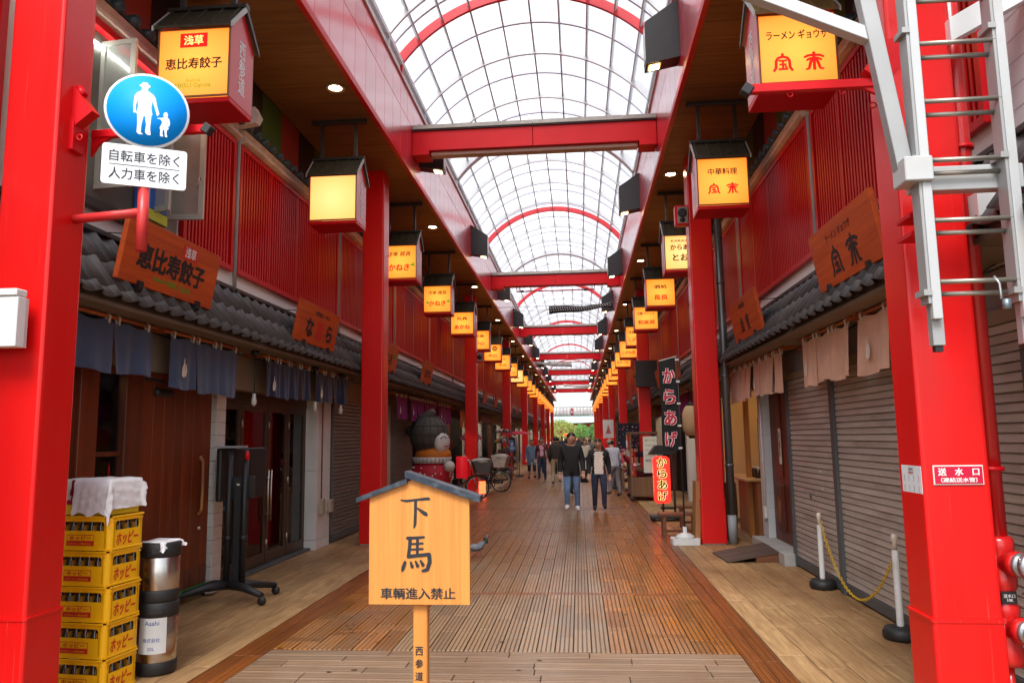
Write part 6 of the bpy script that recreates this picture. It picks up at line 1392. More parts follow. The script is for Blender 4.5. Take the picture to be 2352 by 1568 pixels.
# ---- bicycles
chrome = mat('chrome', (.6, .6, .6), .2, metal=1.); bk = mat('bike_black', (.02, .02, .024), .35); coverm = mat('basket_cover', (.34, .32, .30), .5, var=.25, vs=10, bump=.2, bs=25)
def bicycle(loc, rz, label, rear_cover=True):
    """front towards local +x, wheel hubs on the x axis"""
    t = thing('bicycle', label, 'bicycle', loc, rz); t.scale = (1.1, 1.1, 1.1); r = .29; wb = 1.02
    for x, nm_ in ((-wb / 2, 'rear'), (wb / 2, 'front')):
        w_ = link('wheel', None, t, loc=(x, 0, r + .02)); MB().tube([(r * math.cos(a), 0, r * math.sin(a)) for a in [2 * math.pi * k / 28 for k in range(28)]], .020, 7, closed=True).build('tyre', rub, w_)
        MB().tube([((r - .026) * math.cos(a), 0, (r - .026) * math.sin(a)) for a in [2 * math.pi * k / 28 for k in range(28)]], .009, 5, closed=True).build('rim', chrome, w_)
        for k in range(12): a = 2 * math.pi * k / 12; MB().tube([(.02 * math.cos(a + .6), .02 * (1 if k % 2 else -1), .02 * math.sin(a + .6)), ((r - .03) * math.cos(a), 0, (r - .03) * math.sin(a))], .0018, 3).build('spoke', chrome, w_)
        MB().tube([(0, -.045, 0), (0, .045, 0)], .022, 8).build('hub', chrome, w_)
        mb = MB(); pts = [((r + .035) * math.cos(a), 0, (r + .035) * math.sin(a)) for a in [R(q) for q in (range(10, 190, 18) if nm_ == 'rear' else range(30, 150, 15))]]; mb.tube(pts, .014, 6); mb.build('mudguard', bk, w_)
    h = r + .02
    fr = MB(); bb = (-.08, 0, .28); seat = (-.20, 0, .72); head0 = (.36, 0, .72); head1 = (.38, 0, .58); rh = (-wb / 2, 0, h); fh = (wb / 2, 0, h)
    frm = link('frame', None, t)
    for a, b, q in ((bb, seat, .017), (bb, head1, .02), ((-.16, 0, .52), head1, .014), (head0, head1, .02)): MB().tube([a, b], q, 8).build('frame_tube', bk, frm)
    for s in (-1, 1):
        MB().tube([(bb[0], s * .02, bb[2]), (rh[0], s * .055, rh[2])], .010, 6).build('frame_tube', bk, frm); MB().tube([(seat[0] + .03, s * .015, .62), (rh[0], s * .055, rh[2])], .008, 6).build('frame_tube', bk, frm); MB().tube([(head1[0], s * .03, head1[2]), (.44, s * .045, .5), (fh[0], s * .05, fh[2])], .011, 6).build('fork_blade', chrome, frm)
    MB().tube([seat, (-.225, 0, .80)], .013, 8).build('seat_post', chrome, t)
    sd_ = MB(); sd_.ball((-.25, 0, .83), .13, .085, .035, 10, 6); sd_.build('saddle', rub, t)
    hb = MB(); hb.tube([(.20, -.28, .98), (.30, -.24, 1.0), (.35, -.06, .97), (.34, 0, .95), (.35, .06, .97), (.30, .24, 1.0), (.20, .28, .98)], .011, 8); hb.build('handlebar', chrome, t); MB().tube([head0, (.34, 0, .95)], .013, 8).build('stem', chrome, t)
    for s in (-1, 1): MB().tube([(.20, s * .28, .98), (.09, s * .285, .96)], .016, 8).build('grip', rub, t)
    MB().box(-wb / 2 - .06, -.02, -.050, -.035, .24, .36, ch=.006).build('chain_guard', bk, t)
    MB().tube([(-.08, -.06, .28), (-.08 + .10, -.06, .17)], .008, 6).build('crank', chrome, t); MB().box(.0, .05, -.12, -.05, .155, .175).build('pedal', rub, t); MB().tube([(-.08, .06, .28), (-.18, .06, .39)], .008, 6).build('crank', chrome, t); MB().box(-.21, -.16, .05, .12, .38, .40).build('pedal', rub, t)
    MB().tube([(-wb / 2, .09, .29), (-wb / 2 - .08, .14, .015)], .009, 6).build('kick_stand', chrome, t); MB().tube([(-wb / 2, -.09, .29), (-wb / 2 - .08, -.14, .015)], .009, 6).build('kick_stand', chrome, t)
    bx = (-wb / 2 - .02) if rear_cover else (.60); zb = .70 if rear_cover else .66
    MB().box(bx - .16, bx + .22, -.10, .10, zb - .03, zb - .01).build('carrier', chrome, t)
    ba = MB(); ba.prism([(bx - .22, zb + .30), (bx + .26, zb + .34), (bx + .17, zb), (bx - .13, zb)], 1, -.17, .17); ba.build('basket', coverm if rear_cover else mat('basket_wire', (.12, .12, .12), .4, metal=.5), t)
    cv = MB(); cv.ball((bx + .02, 0, zb + .29), .26, .20, .09, 12, 6); cv.build('basket_cover', coverm, t)
    for s in (-1, 1): MB().tube([(bx, s * .08, zb - .02), (rh[0] if rear_cover else fh[0], s * .06, h)], .005, 5).build('carrier_stay', chrome, t)
    return t
bicycle((-2.35, 23.85, 0), R(168), 'black bicycle with grey covered rear basket, right of the pair')
bicycle((-2.66, 20.5, 0), R(20), 'black bicycle with front basket beside the paper doll', rear_cover=False)
# ---- glass display case on castors, right
gc = thing('display_case', 'brown framed glass display case with menu board on castors, right', 'display case', (2.34, 20.9, 0)); cw = wood('case_wood', (.20, .10, .05), (.12, .06, .03), 2, .6, .4)
MB().box(-.36, .36, -.75, .75, .12, .62, ch=.01).build('lower_cabinet', cw, gc)
for x in (-.34, .34):
    for y in (-.73, .73): MB().box(x - .02, x + .02, y - .02, y + .02, .62, 1.72).build('corner_post', cw, gc); MB().lathe([(0, -.02), (.05, -.02), (.05, .02), (0, .02)], 10, (x, y, .052), axis=1).build('castor', rub, gc)
MB().box(-.37, .37, -.76, .76, 1.72, 1.78, ch=.006).build('top', cw, gc); MB().box(-.335, .335, -.72, .72, 1.12, 1.135).build('glass_shelf', glass, gc)
MB().box(-.365, -.360, -.71, .71, .62, 1.72).build('pane', glass, gc); MB().box(-.32, .32, -.755, -.750, .62, 1.72).build('pane', glass, gc)
for i in range(5): MB().box(-.25 + random.uniform(0, .1), .2, -.62 + i * .27, -.44 + i * .27, .63 + (i % 2) * .51, .74 + (i % 2) * .51, ch=.01).build('case_goods', gcols[i], gc)
mn = MB().box(-.02, .34, -.785, -.77, .72, 1.66).build('menu_board', mat('menu_paper', (.62, .60, .55), .7), gc)
for i, (tx, c) in enumerate((('塩やきそば', ink_g), ('からあげ 500', ink_g), ('やきとり 300', mat('ink_brown', (.35, .10, .03), .6)), ('ビール 400', mat('ink_brown')), ('枝豆 200', ink_k))): text(mn, tx, (.16, -.786, 1.56 - i * .13), .26, .06, '-y', c, bold=.01)
# ---- goods table and floral hanging cloth, right
gt = thing('goods_table', 'low table spread with colourful small goods on the right', 'table', (2.30, 24.6, 0)); MB().box(-.36, .36, -1.1, 1.1, .66, .70, ch=.005).build('top', cw, gt)
for x in (-.32, .32):
    for y in (-1.05, 1.05): MB().box(x - .025, x + .025, y - .025, y + .025, 0, .66).build('leg', cw, gt)
MB().box(-.355, -.345, -1.08, 1.08, .12, .655).build('skirt', mat('table_skirt', (.18, .11, .07), .8), gt)
gshape = [MB().ball((0, 0, .05), .07, .07, .05, 10, 6).mesh('souvenir', None), MB().box(-.06, .06, -.08, .08, 0, .07, ch=.01).mesh('souvenir', None), MB().lathe([(0, 0), (.045, 0), (.055, .06), (.02, .12), (0, .12)], 10).mesh('souvenir', None)]
gmesh = []
for gm_ in gshape:
    for c in gcols: q = gm_.copy(); q.materials.append(c); gmesh.append(q)
for i in range(36):
    link('souvenir', random.choice(gmesh), None, loc=(2.30 + random.uniform(-.30, .30), 23.6 + i * .056, .701), rot=(0, 0, random.uniform(0, 6)), label='small colourful souvenir laid out on the right goods table', cat='souvenir', group='souvenirs on the right goods table')
hc = thing('hanging_cloth', 'dark floral cloth hanging behind the right goods table', 'cloth', (2.38, 26.2, 1.25))
MB().grid(lambda a, b: (-.40 + .8 * a, .03 * math.sin(a * 14), .85 * b), 20, 6).build('cloth', mat('floral_cloth', (.012, .012, .022), .9), hc); MB().tube([(-.45, 0, .87), (.45, 0, .87)], .012, 6).build('rod', blackm, hc)
for x in (-.42, .42): MB().tube([(x, 0, .87), (x, 0, -1.25)], .012, 6).build('upright', blackm, hc)
for i in range(34): MB().ball((random.uniform(-.37, .37), -.032, random.uniform(.05, .80)), .024, .005, .024, 7, 4).build('flower', random.choice([gcols[0], gcols[6], gcols[7], mat('flower_blue', (.05, .10, .35), .8), gcols[4]]), hc)
# ---- goods racks
def rack(x, y, w_, d, h, ns, label, gl, rz=0., seed=0):
    rn = random.Random(seed); t = thing('goods_rack', label, 'rack', (x, y, 0), rz)
    for sx in (-1, 1):
        for sy in (-1, 1): MB().tube([(sx * w_ / 2, sy * d / 2, 0), (sx * w_ / 2, sy * d / 2, h)], .014, 6).build('upright', blackm, t)
    for k in range(ns):
        z = .25 + (h - .35) * k / max(1, ns - 1); MB().box(-w_ / 2, w_ / 2, -d / 2, d / 2, z - .012, z).build('shelf', mat('rack_shelf', (.10, .09, .085), .6), t)
        n_ = int(max(w_, d) / .17)
        for i in range(n_):
            for j in range(2):
                a = (i + .5) / n_ - .5; b = (-.25, .25)[j]
                p = Vector((b * w_ if d > w_ else a * w_, a * d if d > w_ else b * d, z)); p.rotate(Euler((0, 0, rz)))
                sc = rn.uniform(.8, 1.5); link('rack_item', rn.choice(gmesh), None, loc=(x + p.x, y + p.y, z + .0005), rot=(0, 0, rn.uniform(0, 6)), scale=sc, label=gl[0], cat=gl[1], group=gl[2])
rack(-2.45, 31.0, .5, 2.2, 2.0, 5, 'tall wire rack crowded with hats and small goods, left', ('small hat or bag on the tall left wire rack', 'goods', 'goods on the tall left rack'), seed=3)
rack(-2.5, 34.4, .5, 2.0, 1.7, 4, 'wire rack with souvenirs under the red umbrella, left', ('small souvenir on the rack under the red umbrella', 'goods', 'goods under the red umbrella'), seed=5)
rack(-2.55, 26.0, .45, 1.2, .95, 2, 'low rack with folded goods past the third left column', ('folded cloth item on the low left rack', 'goods', 'goods on the low left rack'), seed=6)
rack(2.4, 29.6, .5, 2.4, 1.6, 4, 'wire rack with dark goods on the right before the fourth column', ('small item on the dark right rack', 'goods', 'goods on the dark right rack'), seed=8)
um = thing('shop_umbrella', 'red shop umbrella open over the left souvenir rack', 'umbrella', (-1.98, 33.2, 0)); MB().lathe([(.0, 1.98), (.3, 1.93), (.58, 1.83), (.57, 1.81), (0, 1.90)], 8, smooth=False).build('canopy', mat('umbrella_red', (.50, .01, .04), .7), um); MB().tube([(0, 0, 0), (0, 0, 1.98)], .018, 8).build('pole', blackm, um); MB().lathe([(0, 0), (.2, 0), (.2, .05), (0, .07)], 14).build('foot', rub, um)
# hanging clothes on the left
for i in range(5):
    c = thing('hanging_garment', f'garment on a hanger outside the left shops, {ordn[i]} from the front', 'garment', (-2.95, 25.0 + i * .55 if i < 2 else 37.0 + i * .6, 1.15)); m_ = [gcols[6], mat('garment_pink', (.55, .08, .12), .8, var=.4, vs=8), gcols[2], gcols[7], gcols[3]][i]
    mb = MB(); mb.prism([(-.20, .0), (.20, .0), (.18, .55), (.28, .45), (.33, .55), (.16, .72), (.05, .75), (-.05, .75), (-.16, .72), (-.33, .55), (-.28, .45), (-.18, .55)], 1, -.04, .04); mb.build('cloth', m_, c); MB().tube([(0, 0, .75), (0, 0, .9)], .006, 5).build('hanger', chrome, c)
# black signbox on the third right column, small round things
t = thing('box_sign', 'blank black box sign fixed to the third right column', 'sign', (2.55, 23.2, 3.15)); MB().box(-.12, .52, -.10, .10, 0, .80, ch=.01).build('box', blackm, t); MB().box(-.2, -.12, -.03, .03, .3, .36).build('bracket', blackm, t)
t = thing('advert_banner', 'white advert banner with pink cone picture far down on the right', 'banner', (2.2, 40.5, 1.6)); MB().box(-.28, .28, -.01, .01, 0, .95).build('sheet', white, t); mb = MB(); mb.prism([(-.14, .22), (.14, .22), (.0, .72)], 1, -.013, -.011); mb.build('picture', mat('advert_pink', (.55, .10, .12), .6), t); MB().tube([(.3, 0, -1.6), (.3, 0, .98)], .012, 6).build('pole', blackm, t)
t = thing('price_sign', 'blue vertical price sign at the left goods rack', 'sign', (-2.0, 30.0, .0)); MB().box(-.10, .10, -.008, .008, 1.15, 1.55).build('panel', mat('sign_blue2', (.02, .12, .42), .5), t); text(t, '浅草\nみやげ', (0, -.009, 1.35), .13, .3, '-y', ink_w, bold=.02); MB().tube([(0, .012, 0), (0, .012, 1.55)], .010, 6).build('pole', red2, t)
# ---- fish streamers
def streamer(x0, x1, y, z, m, spot, label, flip=1):
    t = thing('fish_streamer', label, 'streamer', ((x0 + x1) / 2, y, z)); hw = (x1 - x0) / 2; n_ = 16; pts = []; rs = []
    mb = MB(); v = []; k = 12
    for i in range(n_ + 1):
        q = i / n_; x = flip * (-hw + 2 * hw * q); r_ = .15 * (1 - .62 * q) if q < .85 else .15 * (.42 + (q - .85) * 2.6); zz = .13 * q * q + .02 * math.sin(q * 9)
        for j in range(k): a = 2 * math.pi * j / k; v.append((x, .35 * r_ * math.cos(a), zz + r_ * math.sin(a)))
    mb.add(v, [(i * k + j, i * k + (j + 1) % k, (i + 1) * k + (j + 1) % k, (i + 1) * k + j) for i in range(n_) for j in range(k)], True); mb.build('body', m, t)
    if spot:
        for i in range(26):
            for j in range(2):
                q = .03 + i / 27; r_ = .15 * (1 - .62 * q) if q < .85 else .15 * (.42 + (q - .85) * 2.6); x = flip * (-hw + 2 * hw * q); zz = .13 * q * q + .02 * math.sin(q * 9)
                MB().ball((x + (.02 if j else 0), -.36 * r_ - .004, zz + (.3 - .6 * j) * r_), .016, .006, .016, 6, 4).build('white_dot', spot, t)
    MB().tube([(-2.1 - (x0 + x1) / 2, 0, .14), (2.1 - (x0 + x1) / 2, 0, .16)], .010, 5).build('wire', mat('wire_grey', (.30, .29, .27), .5), t)
    MB().tube([(-2.1 - (x0 + x1) / 2, 0, .0), (-hw, 0, .0)], .006, 5).build('wire', mat('wire_grey', (.30, .29, .27), .5), t)
streamer(-.28, 1.92, 26, 6.07, mat('streamer_black', (.018, .016, .018), .7, var=.3, vs=8), mat('dot_white', (.7, .7, .7), .7), 'black fish streamer with white dots hung across the arcade')
streamer(-1.9, .3, 47, 6.15, mat('streamer_grey', (.30, .28, .26), .7, var=.6, vs=6), None, 'mottled grey fish streamer hung farther back', flip=-1)
streamer(-.6, 1.8, 67, 6.1, mat('streamer_white', (.6, .6, .58), .7, var=.3, vs=6), None, 'white fish streamer hung far back', flip=-1)
# ---- lantern row at the far end
fr = thing('lantern_gantry', 'black frame carrying a row of white lanterns at the far end', 'frame', (0, 97.5, 4.3))
for z in (0, 1.15): MB().tube([(-2.6, 0, z), (2.6, 0, z)], .03, 6).build('rail', blackm, fr)
for i in range(13): MB().tube([(-2.6 + i * 5.2 / 12, .12, 0), (-2.6 + i * 5.2 / 12, .12, 1.15)], .018, 5).build('bar', blackm, fr)
for s in (-1, 1): MB().tube([(s * 2.6, 0, -4.3), (s * 2.6, 0, 1.15)], .04, 6).build('upright', blackm, fr)
chn = MB().lathe([(.06, .02), (.14, .10), (.175, .3), (.18, .5), (.175, .7), (.14, .92), (.06, 1.0)], 14)
for i in range(12):
    rd = i == 5; t = thing('chochin_lantern', 'red paper lantern among the white ones at the far end' if rd else f'white paper lantern, {ordn[i]} from left in the far end row', 'lantern', (-2.38 + i * 5.2 / 12, 97.4, 4.36), 0, 'white lanterns at the far end')
    q = MB().lathe([(.06, .02), (.14, .10), (.175, .3), (.18, .5), (.175, .7), (.14, .92), (.06, 1.0)], 14); q.build('paper', mat('chochin_red', (.55, .02, .05), .7) if rd else mat('chochin_white', (.86, .86, .86), .7), t); MB().lathe([(.05, 0), (.065, .02)], 10).build('ring', blackm, t)
    if rd: text(t, '福', (0, -.181, .5), .2, .3, '-y', ink_w, bold=.04)
# ================================================================== BEYOND THE FAR END
leafm = [mat(f'leaf_{i}', c, .6, var=.4, vs=6, isl=.35) for i, c in enumerate([(.15, .30, .060), (.10, .24, .055), (.32, .36, .08)])]
def tree(x, y, rx, ry, rz, z0, m, label, n_=2600, name='clipped_tree', seed=1, lf=.10):
    rn = random.Random(seed); t = thing(name, label, 'tree', (x, y, 0)); MB().tube([(0, 0, 0), (.05, 0, z0 * .6), (0, .05, z0 + rz * .8)], [.13, .11, .06], 8).build('trunk', mat('bark', (.09, .06, .04), .9, var=.3), t)
    for k in range(5): a = k * 1.26; MB().tube([(0, 0, z0 + rz * .3), (rx * .5 * math.cos(a), ry * .5 * math.sin(a), z0 + rz * (.7 + .2 * (k % 2)))], [.05, .02], 6).build('limb', mat('bark'), t)
    mb = MB(); cl = [(rn.gauss(0, 1), rn.gauss(0, 1), rn.gauss(0, 1), rn.uniform(.72, 1.02)) for _ in range(60)]
    for i in range(n_):
        c = cl[i % 60]; d = Vector((c[0] + rn.gauss(0, .55), c[1] + rn.gauss(0, .55), c[2] + rn.gauss(0, .55))).normalized() * c[3] * rn.uniform(.80, 1.03)
        p = Vector((d.x * rx, d.y * ry, z0 + rz + d.z * rz)); e = Euler((rn.uniform(0, 6), rn.uniform(0, 6), 0)).to_matrix(); s_ = lf * rn.uniform(.6, 1.3)
        mb.add([p + e @ Vector(q) for q in ((-s_, -s_ * .5, 0), (0, -s_ * .6, .02), (s_, 0, 0), (0, s_ * .6, .02))], [(0, 1, 2, 3)])
    mb.build('crown', m, t, kind='stuff'); return t
tree(-2.0, 112, 2.3, 2.0, 1.75, .9, leafm[2], 'yellow-green rounded tree at the left of the far opening', seed=2, n_=3500)
tree(3.6, 108, 2.2, 2.0, 1.65, .5, leafm[1], 'dark green clipped round tree at the right of the far opening', seed=3, n_=4000)
tree(.9, 124, 1.4, 1.4, 1.3, 1.2, leafm[0], 'small green tree between the two rounded trees far away', seed=4)
tree(7.5, 118, 3.2, 3.0, 2.4, 1.0, leafm[0], 'green tree behind the right clipped tree', seed=5); tree(-7.5, 122, 3.4, 3, 2.6, 1.2, leafm[1], 'green tree behind the yellow-green tree', seed=6)
tp = thing('temple_hall', 'temple hall with sweeping pale green roof beyond the arcade', 'temple', (-1.2, 150, 0)); gr = mat('copper_roof', (.45, .62, .58), .6, var=.12, vs=.6)
def roofsheet(W_, D_, z0, z1, rw, mb):
    def fn(a, b):
        x = (a * 2 - 1); q = b; hw = W_ * (1 - q) + rw * q; z = z0 + (z1 - z0) * (q ** 1.6) + .7 * abs(x) ** 3 * (1 - q); return (x * hw, -D_ * (1 - q), z)
    mb.grid(fn, 24, 10); mb.grid(lambda a, b: (fn(a, b)[0], -fn(a, b)[1], fn(a, b)[2]), 24, 10)
    for s in (-1, 1):
        mb.grid(lambda a, b, s=s: (s * (W_ * (1 - b) + rw * b), (a * 2 - 1) * D_ * (1 - b), z0 + (z1 - z0) * (b ** 1.6) + .7 * (1 - b)), 10, 10)
mb = MB(); roofsheet(8.2, 6, 4.3, 5.9, 4.0, mb); mb.build('roof', gr, tp); MB().box(-4.2, 4.2, -.3, .3, 5.85, 6.1).build('ridge', mat('ridge_dark', (.10, .14, .13), .6), tp)
MB().box(-5.6, 5.6, -3.8, 3.8, .6, 4.3).build('hall_wall', mat('temple_wall', (.55, .22, .12), .7, var=.2), tp); MB().box(-6.2, 6.2, -4.4, 4.4, 0, .6).build('plinth', mat('concrete'), tp); MB().box(-7.2, 7.2, -5, 5, 4.1, 4.35).build('eaves', mat('temple_eaves', (.32, .12, .06), .7), tp)
for i in range(7): MB().tube([(-5.4 + i * 1.8, -4.1, .6), (-5.4 + i * 1.8, -4.1, 4.1)], .16, 8).build('pillar', red2, tp)
t2 = thing('side_hall', 'smaller temple roof behind and right of the hall', 'temple', (6.5, 158, 0)); mb = MB(); roofsheet(5, 4, 3.9, 5.2, 2.4, mb); mb.build('roof', gr, t2); MB().box(-3.4, 3.4, -2.6, 2.6, 0, 3.95).build('hall_wall', mat('temple_wall'), t2)
st = thing('stall_tent', 'yellow and red stall awning in the plaza beyond the far end', 'stall', (-.8, 104, 0)); mb = MB(); mb.prism([(-.8, 1.75), (.8, 1.75), (.6, 2.2), (-.6, 2.2)], 1, -.8, .8); mb.build('awning', mat('awning_yellow', (.75, .42, .02), .7, var=.3, vs=3), st)
for x in (-.7, .7):
    for y in (-.7, .7): MB().tube([(x, y, 0), (x, y, 1.78)], .03, 6).build('pole', chrome, st)
MB().box(-.75, .75, -.7, -.6, 0, .9).build('counter', mat('stall_counter', (.55, .5, .6), .7), st); MB().box(-.6, .2, -.82, -.81, 1.82, 2.05).build('banner_text', mat('awning_red', (.6, .05, .03), .7), st)
hd = thing('hedge_wall', 'low pale stone wall with orange shrubs beyond the far end', 'wall', (0, 116, 0)); MB().box(-9, 9, -.2, .2, 0, 1.0).build('wall', white, hd)
# ================================================================== PEOPLE
skin = mat('skin', (.48, .27, .18), .55, var=.06); hairm = mat('black_hair', (.010, .008, .007), .45, var=.3, vs=30)
J0 = dict(pelvis=(0, 0, .525), waist=(0, 0, .61), chest=(0, .006, .725), neck=(0, .012, .825), headb=(0, -.004, .868), head=(0, -.012, .915), crown=(0, -.004, .962))
for s, n_ in ((1, 'L'), (-1, 'R')):
    J0.update({f'sh{n_}': (s * .105, .012, .79), f'el{n_}': (s * .135, .02, .625), f'wr{n_}': (s * .142, -.02, .485), f'ha{n_}': (s * .142, -.034, .455), f'hip{n_}': (s * .056, 0, .50), f'kn{n_}': (s * .062, -.008, .285), f'an{n_}': (s * .064, .014, .055), f'to{n_}': (s * .072, -.085, .024)})
R0 = dict(pelvis=(.086, .064), waist=(.078, .058), chest=(.094, .066), neck=(.030, .032), headb=(.044, .052), head=(.058, .070), crown=(.046, .052))
for n_ in 'LR': R0.update({f'sh{n_}': (.044, .044), f'el{n_}': (.031, .031), f'wr{n_}': (.021, .024), f'ha{n_}': (.016, .022), f'hip{n_}': (.060, .062), f'kn{n_}': (.042, .044), f'an{n_}': (.030, .032), f'to{n_}': (.026, .022)})
EDG = [('pelvis', 'waist', 'top'), ('waist', 'chest', 'top'), ('chest', 'neck', 'top'), ('neck', 'headb', 'skin'), ('headb', 'head', 'skin'), ('head', 'crown', 'skin')]
for n_ in 'LR': EDG += [('chest', f'sh{n_}', 'top'), (f'sh{n_}', f'el{n_}', 'top'), (f'el{n_}', f'wr{n_}', 'fore'), (f'wr{n_}', f'ha{n_}', 'skin'), ('pelvis', f'hip{n_}', 'leg'), (f'hip{n_}', f'kn{n_}', 'leg'), (f'kn{n_}', f'an{n_}', 'shin'), (f'an{n_}', f'to{n_}', 'shoe')]
def hand_mesh(flip):
    mb = MB(); mb.box(-.010, .010, -.035, .035, -.075, .01, ch=.008)
    for i, (y, l) in enumerate(((-.028, .055), (-.009, .066), (.010, .062), (.027, .048))): mb.tube([(0, y, -.07), (flip * .004, y, -.07 - l * .5), (flip * .018, y, -.07 - l)], [.0085, .008, .006], 5)
    mb.tube([(0, -.035, -.02), (flip * .004, -.06, -.05), (flip * .006, -.062, -.085)], [.010, .009, .007], 5); return mb.mesh('hand', skin)
HM = {1: hand_mesh(-1), -1: hand_mesh(1)}
pending = []
def person(label, loc, rz, h, mats, pose=None, fat=1., head=0., hairc=None, long_hair=False, cap=None, fn=None, group=None, hands=True, rad=None, lev=2):
    t = thing('person', label, 'person', loc, rz, group); J = dict(J0); Rr = dict(R0)
    for k, v in (pose or {}).items(): J[k] = tuple(a + b for a, b in zip(J0[k], v))
    for k, v in (rad or {}).items(): Rr[k] = v
    names = list(J); me = bpy.data.meshes.new('body'); me.from_pydata([tuple(c * h for c in J[n_]) for n_ in names], [(names.index(a), names.index(b)) for a, b, _ in EDG], [])
    o = bpy.data.objects.new('body', me); COL.objects.link(o); md = o.modifiers.new('skin', 'SKIN'); md.use_smooth_shade = True; sb_ = o.modifiers.new('sub', 'SUBSURF'); sb_.levels = lev; sb_.render_levels = lev
    for i, n_ in enumerate(names):
        sv = me.skin_vertices[0].data[i]; k = fat if n_ in ('pelvis', 'waist', 'chest') else 1.; sv.radius = (Rr[n_][0] * h * k, Rr[n_][1] * h * k); sv.use_root = n_ == 'pelvis'
    pending.append((o, t, J, h, mats, fn))
    hx, hy, hz = J['head'][0] * h, J['head'][1] * h, J['head'][2] * h
    hp = link('head_details', None, t, loc=(hx, hy, hz), rot=(0, 0, head))
    hc_ = hairc or hairm; mb = MB(); mb.ball((0, .006 * h, .012 * h), .055 * h, .066 * h, .062 * h, 14, 10)
    keep = [];
    for f_ in mb.f:
        c = sum((Vector(mb.v[i]) for i in f_), Vector()) / len(f_)
        if (c.y > -.028 * h or c.z > .038 * h) and (c.z > -.018 * h or (c.y > .02 * h) or long_hair): keep.append(f_)
    mb.f = keep; mb.sm = [True] * len(keep); mb.build('hair', hc_, hp)
    for s in (-1, 1): MB().ball((s * .019 * h, -.054 * h, .004 * h), .006 * h, .004 * h, .004 * h, 6, 4).build('eye', hairm, hp); MB().ball((s * .050 * h, .004 * h, -.004 * h), .008 * h, .012 * h, .017 * h, 6, 4).build('ear', skin, hp)
    MB().ball((0, -.060 * h, -.012 * h), .008 * h, .012 * h, .014 * h, 6, 4).build('nose', skin, hp); MB().ball((0, -.053 * h, -.031 * h), .014 * h, .005 * h, .004 * h, 6, 4).build('mouth', mat('lips', (.35, .12, .10), .5), hp)
    if cap: mb = MB(); mb.lathe([(.060 * h, .012 * h), (.058 * h, .035 * h), (.045 * h, .062 * h), (0, .074 * h)], 14, cap=False, sy=1.12); mb.build('cap', cap, hp); MB().box(-.045 * h, .045 * h, -.12 * h, -.04 * h, .012 * h, .018 * h, ch=.003).build('cap_brim', cap, hp)
    if hands:
        for s, n_ in ((1, 'L'), (-1, 'R')):
            w_ = Vector(J[f'wr{n_}']) * h; d = (Vector(J[f'ha{n_}']) - Vector(J[f'wr{n_}'])).normalized(); hh = link('hand', HM[s], t); hh.matrix_local = Matrix.Translation(w_ + d * .018 * h) @ (-d).to_track_quat('Z', 'X').to_matrix().to_4x4() @ Matrix.Scale(h / 1.75, 4)
    return t
def finish_people():
    bpy.context.view_layer.update(); dg = bpy.context.evaluated_depsgraph_get(); res = []
    for o, t, J, h, mats, fn in pending: res.append(bpy.data.meshes.new_from_object(o.evaluated_get(dg)))
    for (o, t, J, h, mats, fn), me in zip(pending, res):
        old = o.data; bpy.data.objects.remove(o); bpy.data.meshes.remove(old)
        keys = list(mats); me.materials.clear()
        for k in keys: me.materials.append(mats[k])
        seg = [(Vector(J[a]) * h, Vector(J[b]) * h, r) for a, b, r in EDG]
        for p in me.polygons:
            c = p.center; best = None
            for a, b, r in seg:
                ab = b - a; q = max(0, min(1, (c - a).dot(ab) / ab.length_squared)); d = (a + ab * q - c).length
                if best is None or d < best[0]: best = (d, r, q)
            r = best[1]
            if r == 'top' and c.z < .50 * h and False: r = 'leg'
            if r == 'leg' and c.z > .515 * h and 'hem' not in mats: r = 'top'
            if fn: r = fn(r, c / h, best[2]) or r
            if r not in mats: r = {'fore': 'top', 'shin': 'leg', 'hem': 'leg'}.get(r, 'top')
            p.material_index = keys.index(r); p.use_smooth = True
        me.name = 'body'; link('body', me, t)
cl = lambda n_, c, r=.85, v=.15: mat('cloth_' + n_, c, r, var=v, vs=7, bump=.15, bs=18)
black = cl('black', (.010, .010, .012)); jeans = cl('jeans', (.11, .19, .34), v=.35); navyj = cl('navy_jeans', (.018, .030, .065), v=.3); whitet = cl('white_knit', (.68, .62, .54)); shoe_w = cl('white_shoe', (.62, .60, .58)); shoe_k = cl('black_shoe', (.012, .012, .014)); khaki = cl('khaki', (.30, .23, .14)); lav = cl('lavender', (.46, .46, .52)); mauve = cl('mauve', (.20, .17, .19)); maroon = cl('maroon', (.12, .018, .014)); pink = cl('pink', (.58, .32, .40)); denim = cl('denim', (.10, .16, .24)); redt = cl('red_top', (.42, .04, .06)); blond = mat('fair_hair', (.38, .26, .12), .5, var=.3, vs=20); dbrown = cl('dark_brown', (.030, .022, .018)); grey_c = cl('grey', (.14, .14, .15)); whites = cl('white', (.6, .6, .6)); beige_c = cl('beige', (.42, .36, .28))
walkA = dict(knL=(0, -.055, .012), anL=(0, -.05, .02), toL=(0, -.05, .03), knR=(0, .01, -.002), anR=(0, .055, .0), toR=(0, .05, .0), elL=(.0, .03, .0), wrL=(.005, .035, .0), haL=(.005, .035, 0), elR=(0, -.01, 0), wrR=(0, -.045, .01), haR=(0, -.05, .01))
walkB = {k[:-1] + ('R' if k[-1] == 'L' else 'L'): ((-v[0]), v[1], v[2]) for k, v in walkA.items()}
pm_ = dict(walkB); pm_.update(head=(.006, -.004, 0), crown=(.004, -.002, 0))
wide = dict(chest=(.108, .075), waist=(.098, .072), pelvis=(.092, .070), shL=(.052, .052), shR=(.052, .052), elL=(.040, .040), elR=(.040, .040), wrL=(.028, .030), wrR=(.028, .030))
def fm(r, c, q): return 'top' if (r == 'leg' and c.z > .44) or (r == 'fore') else None
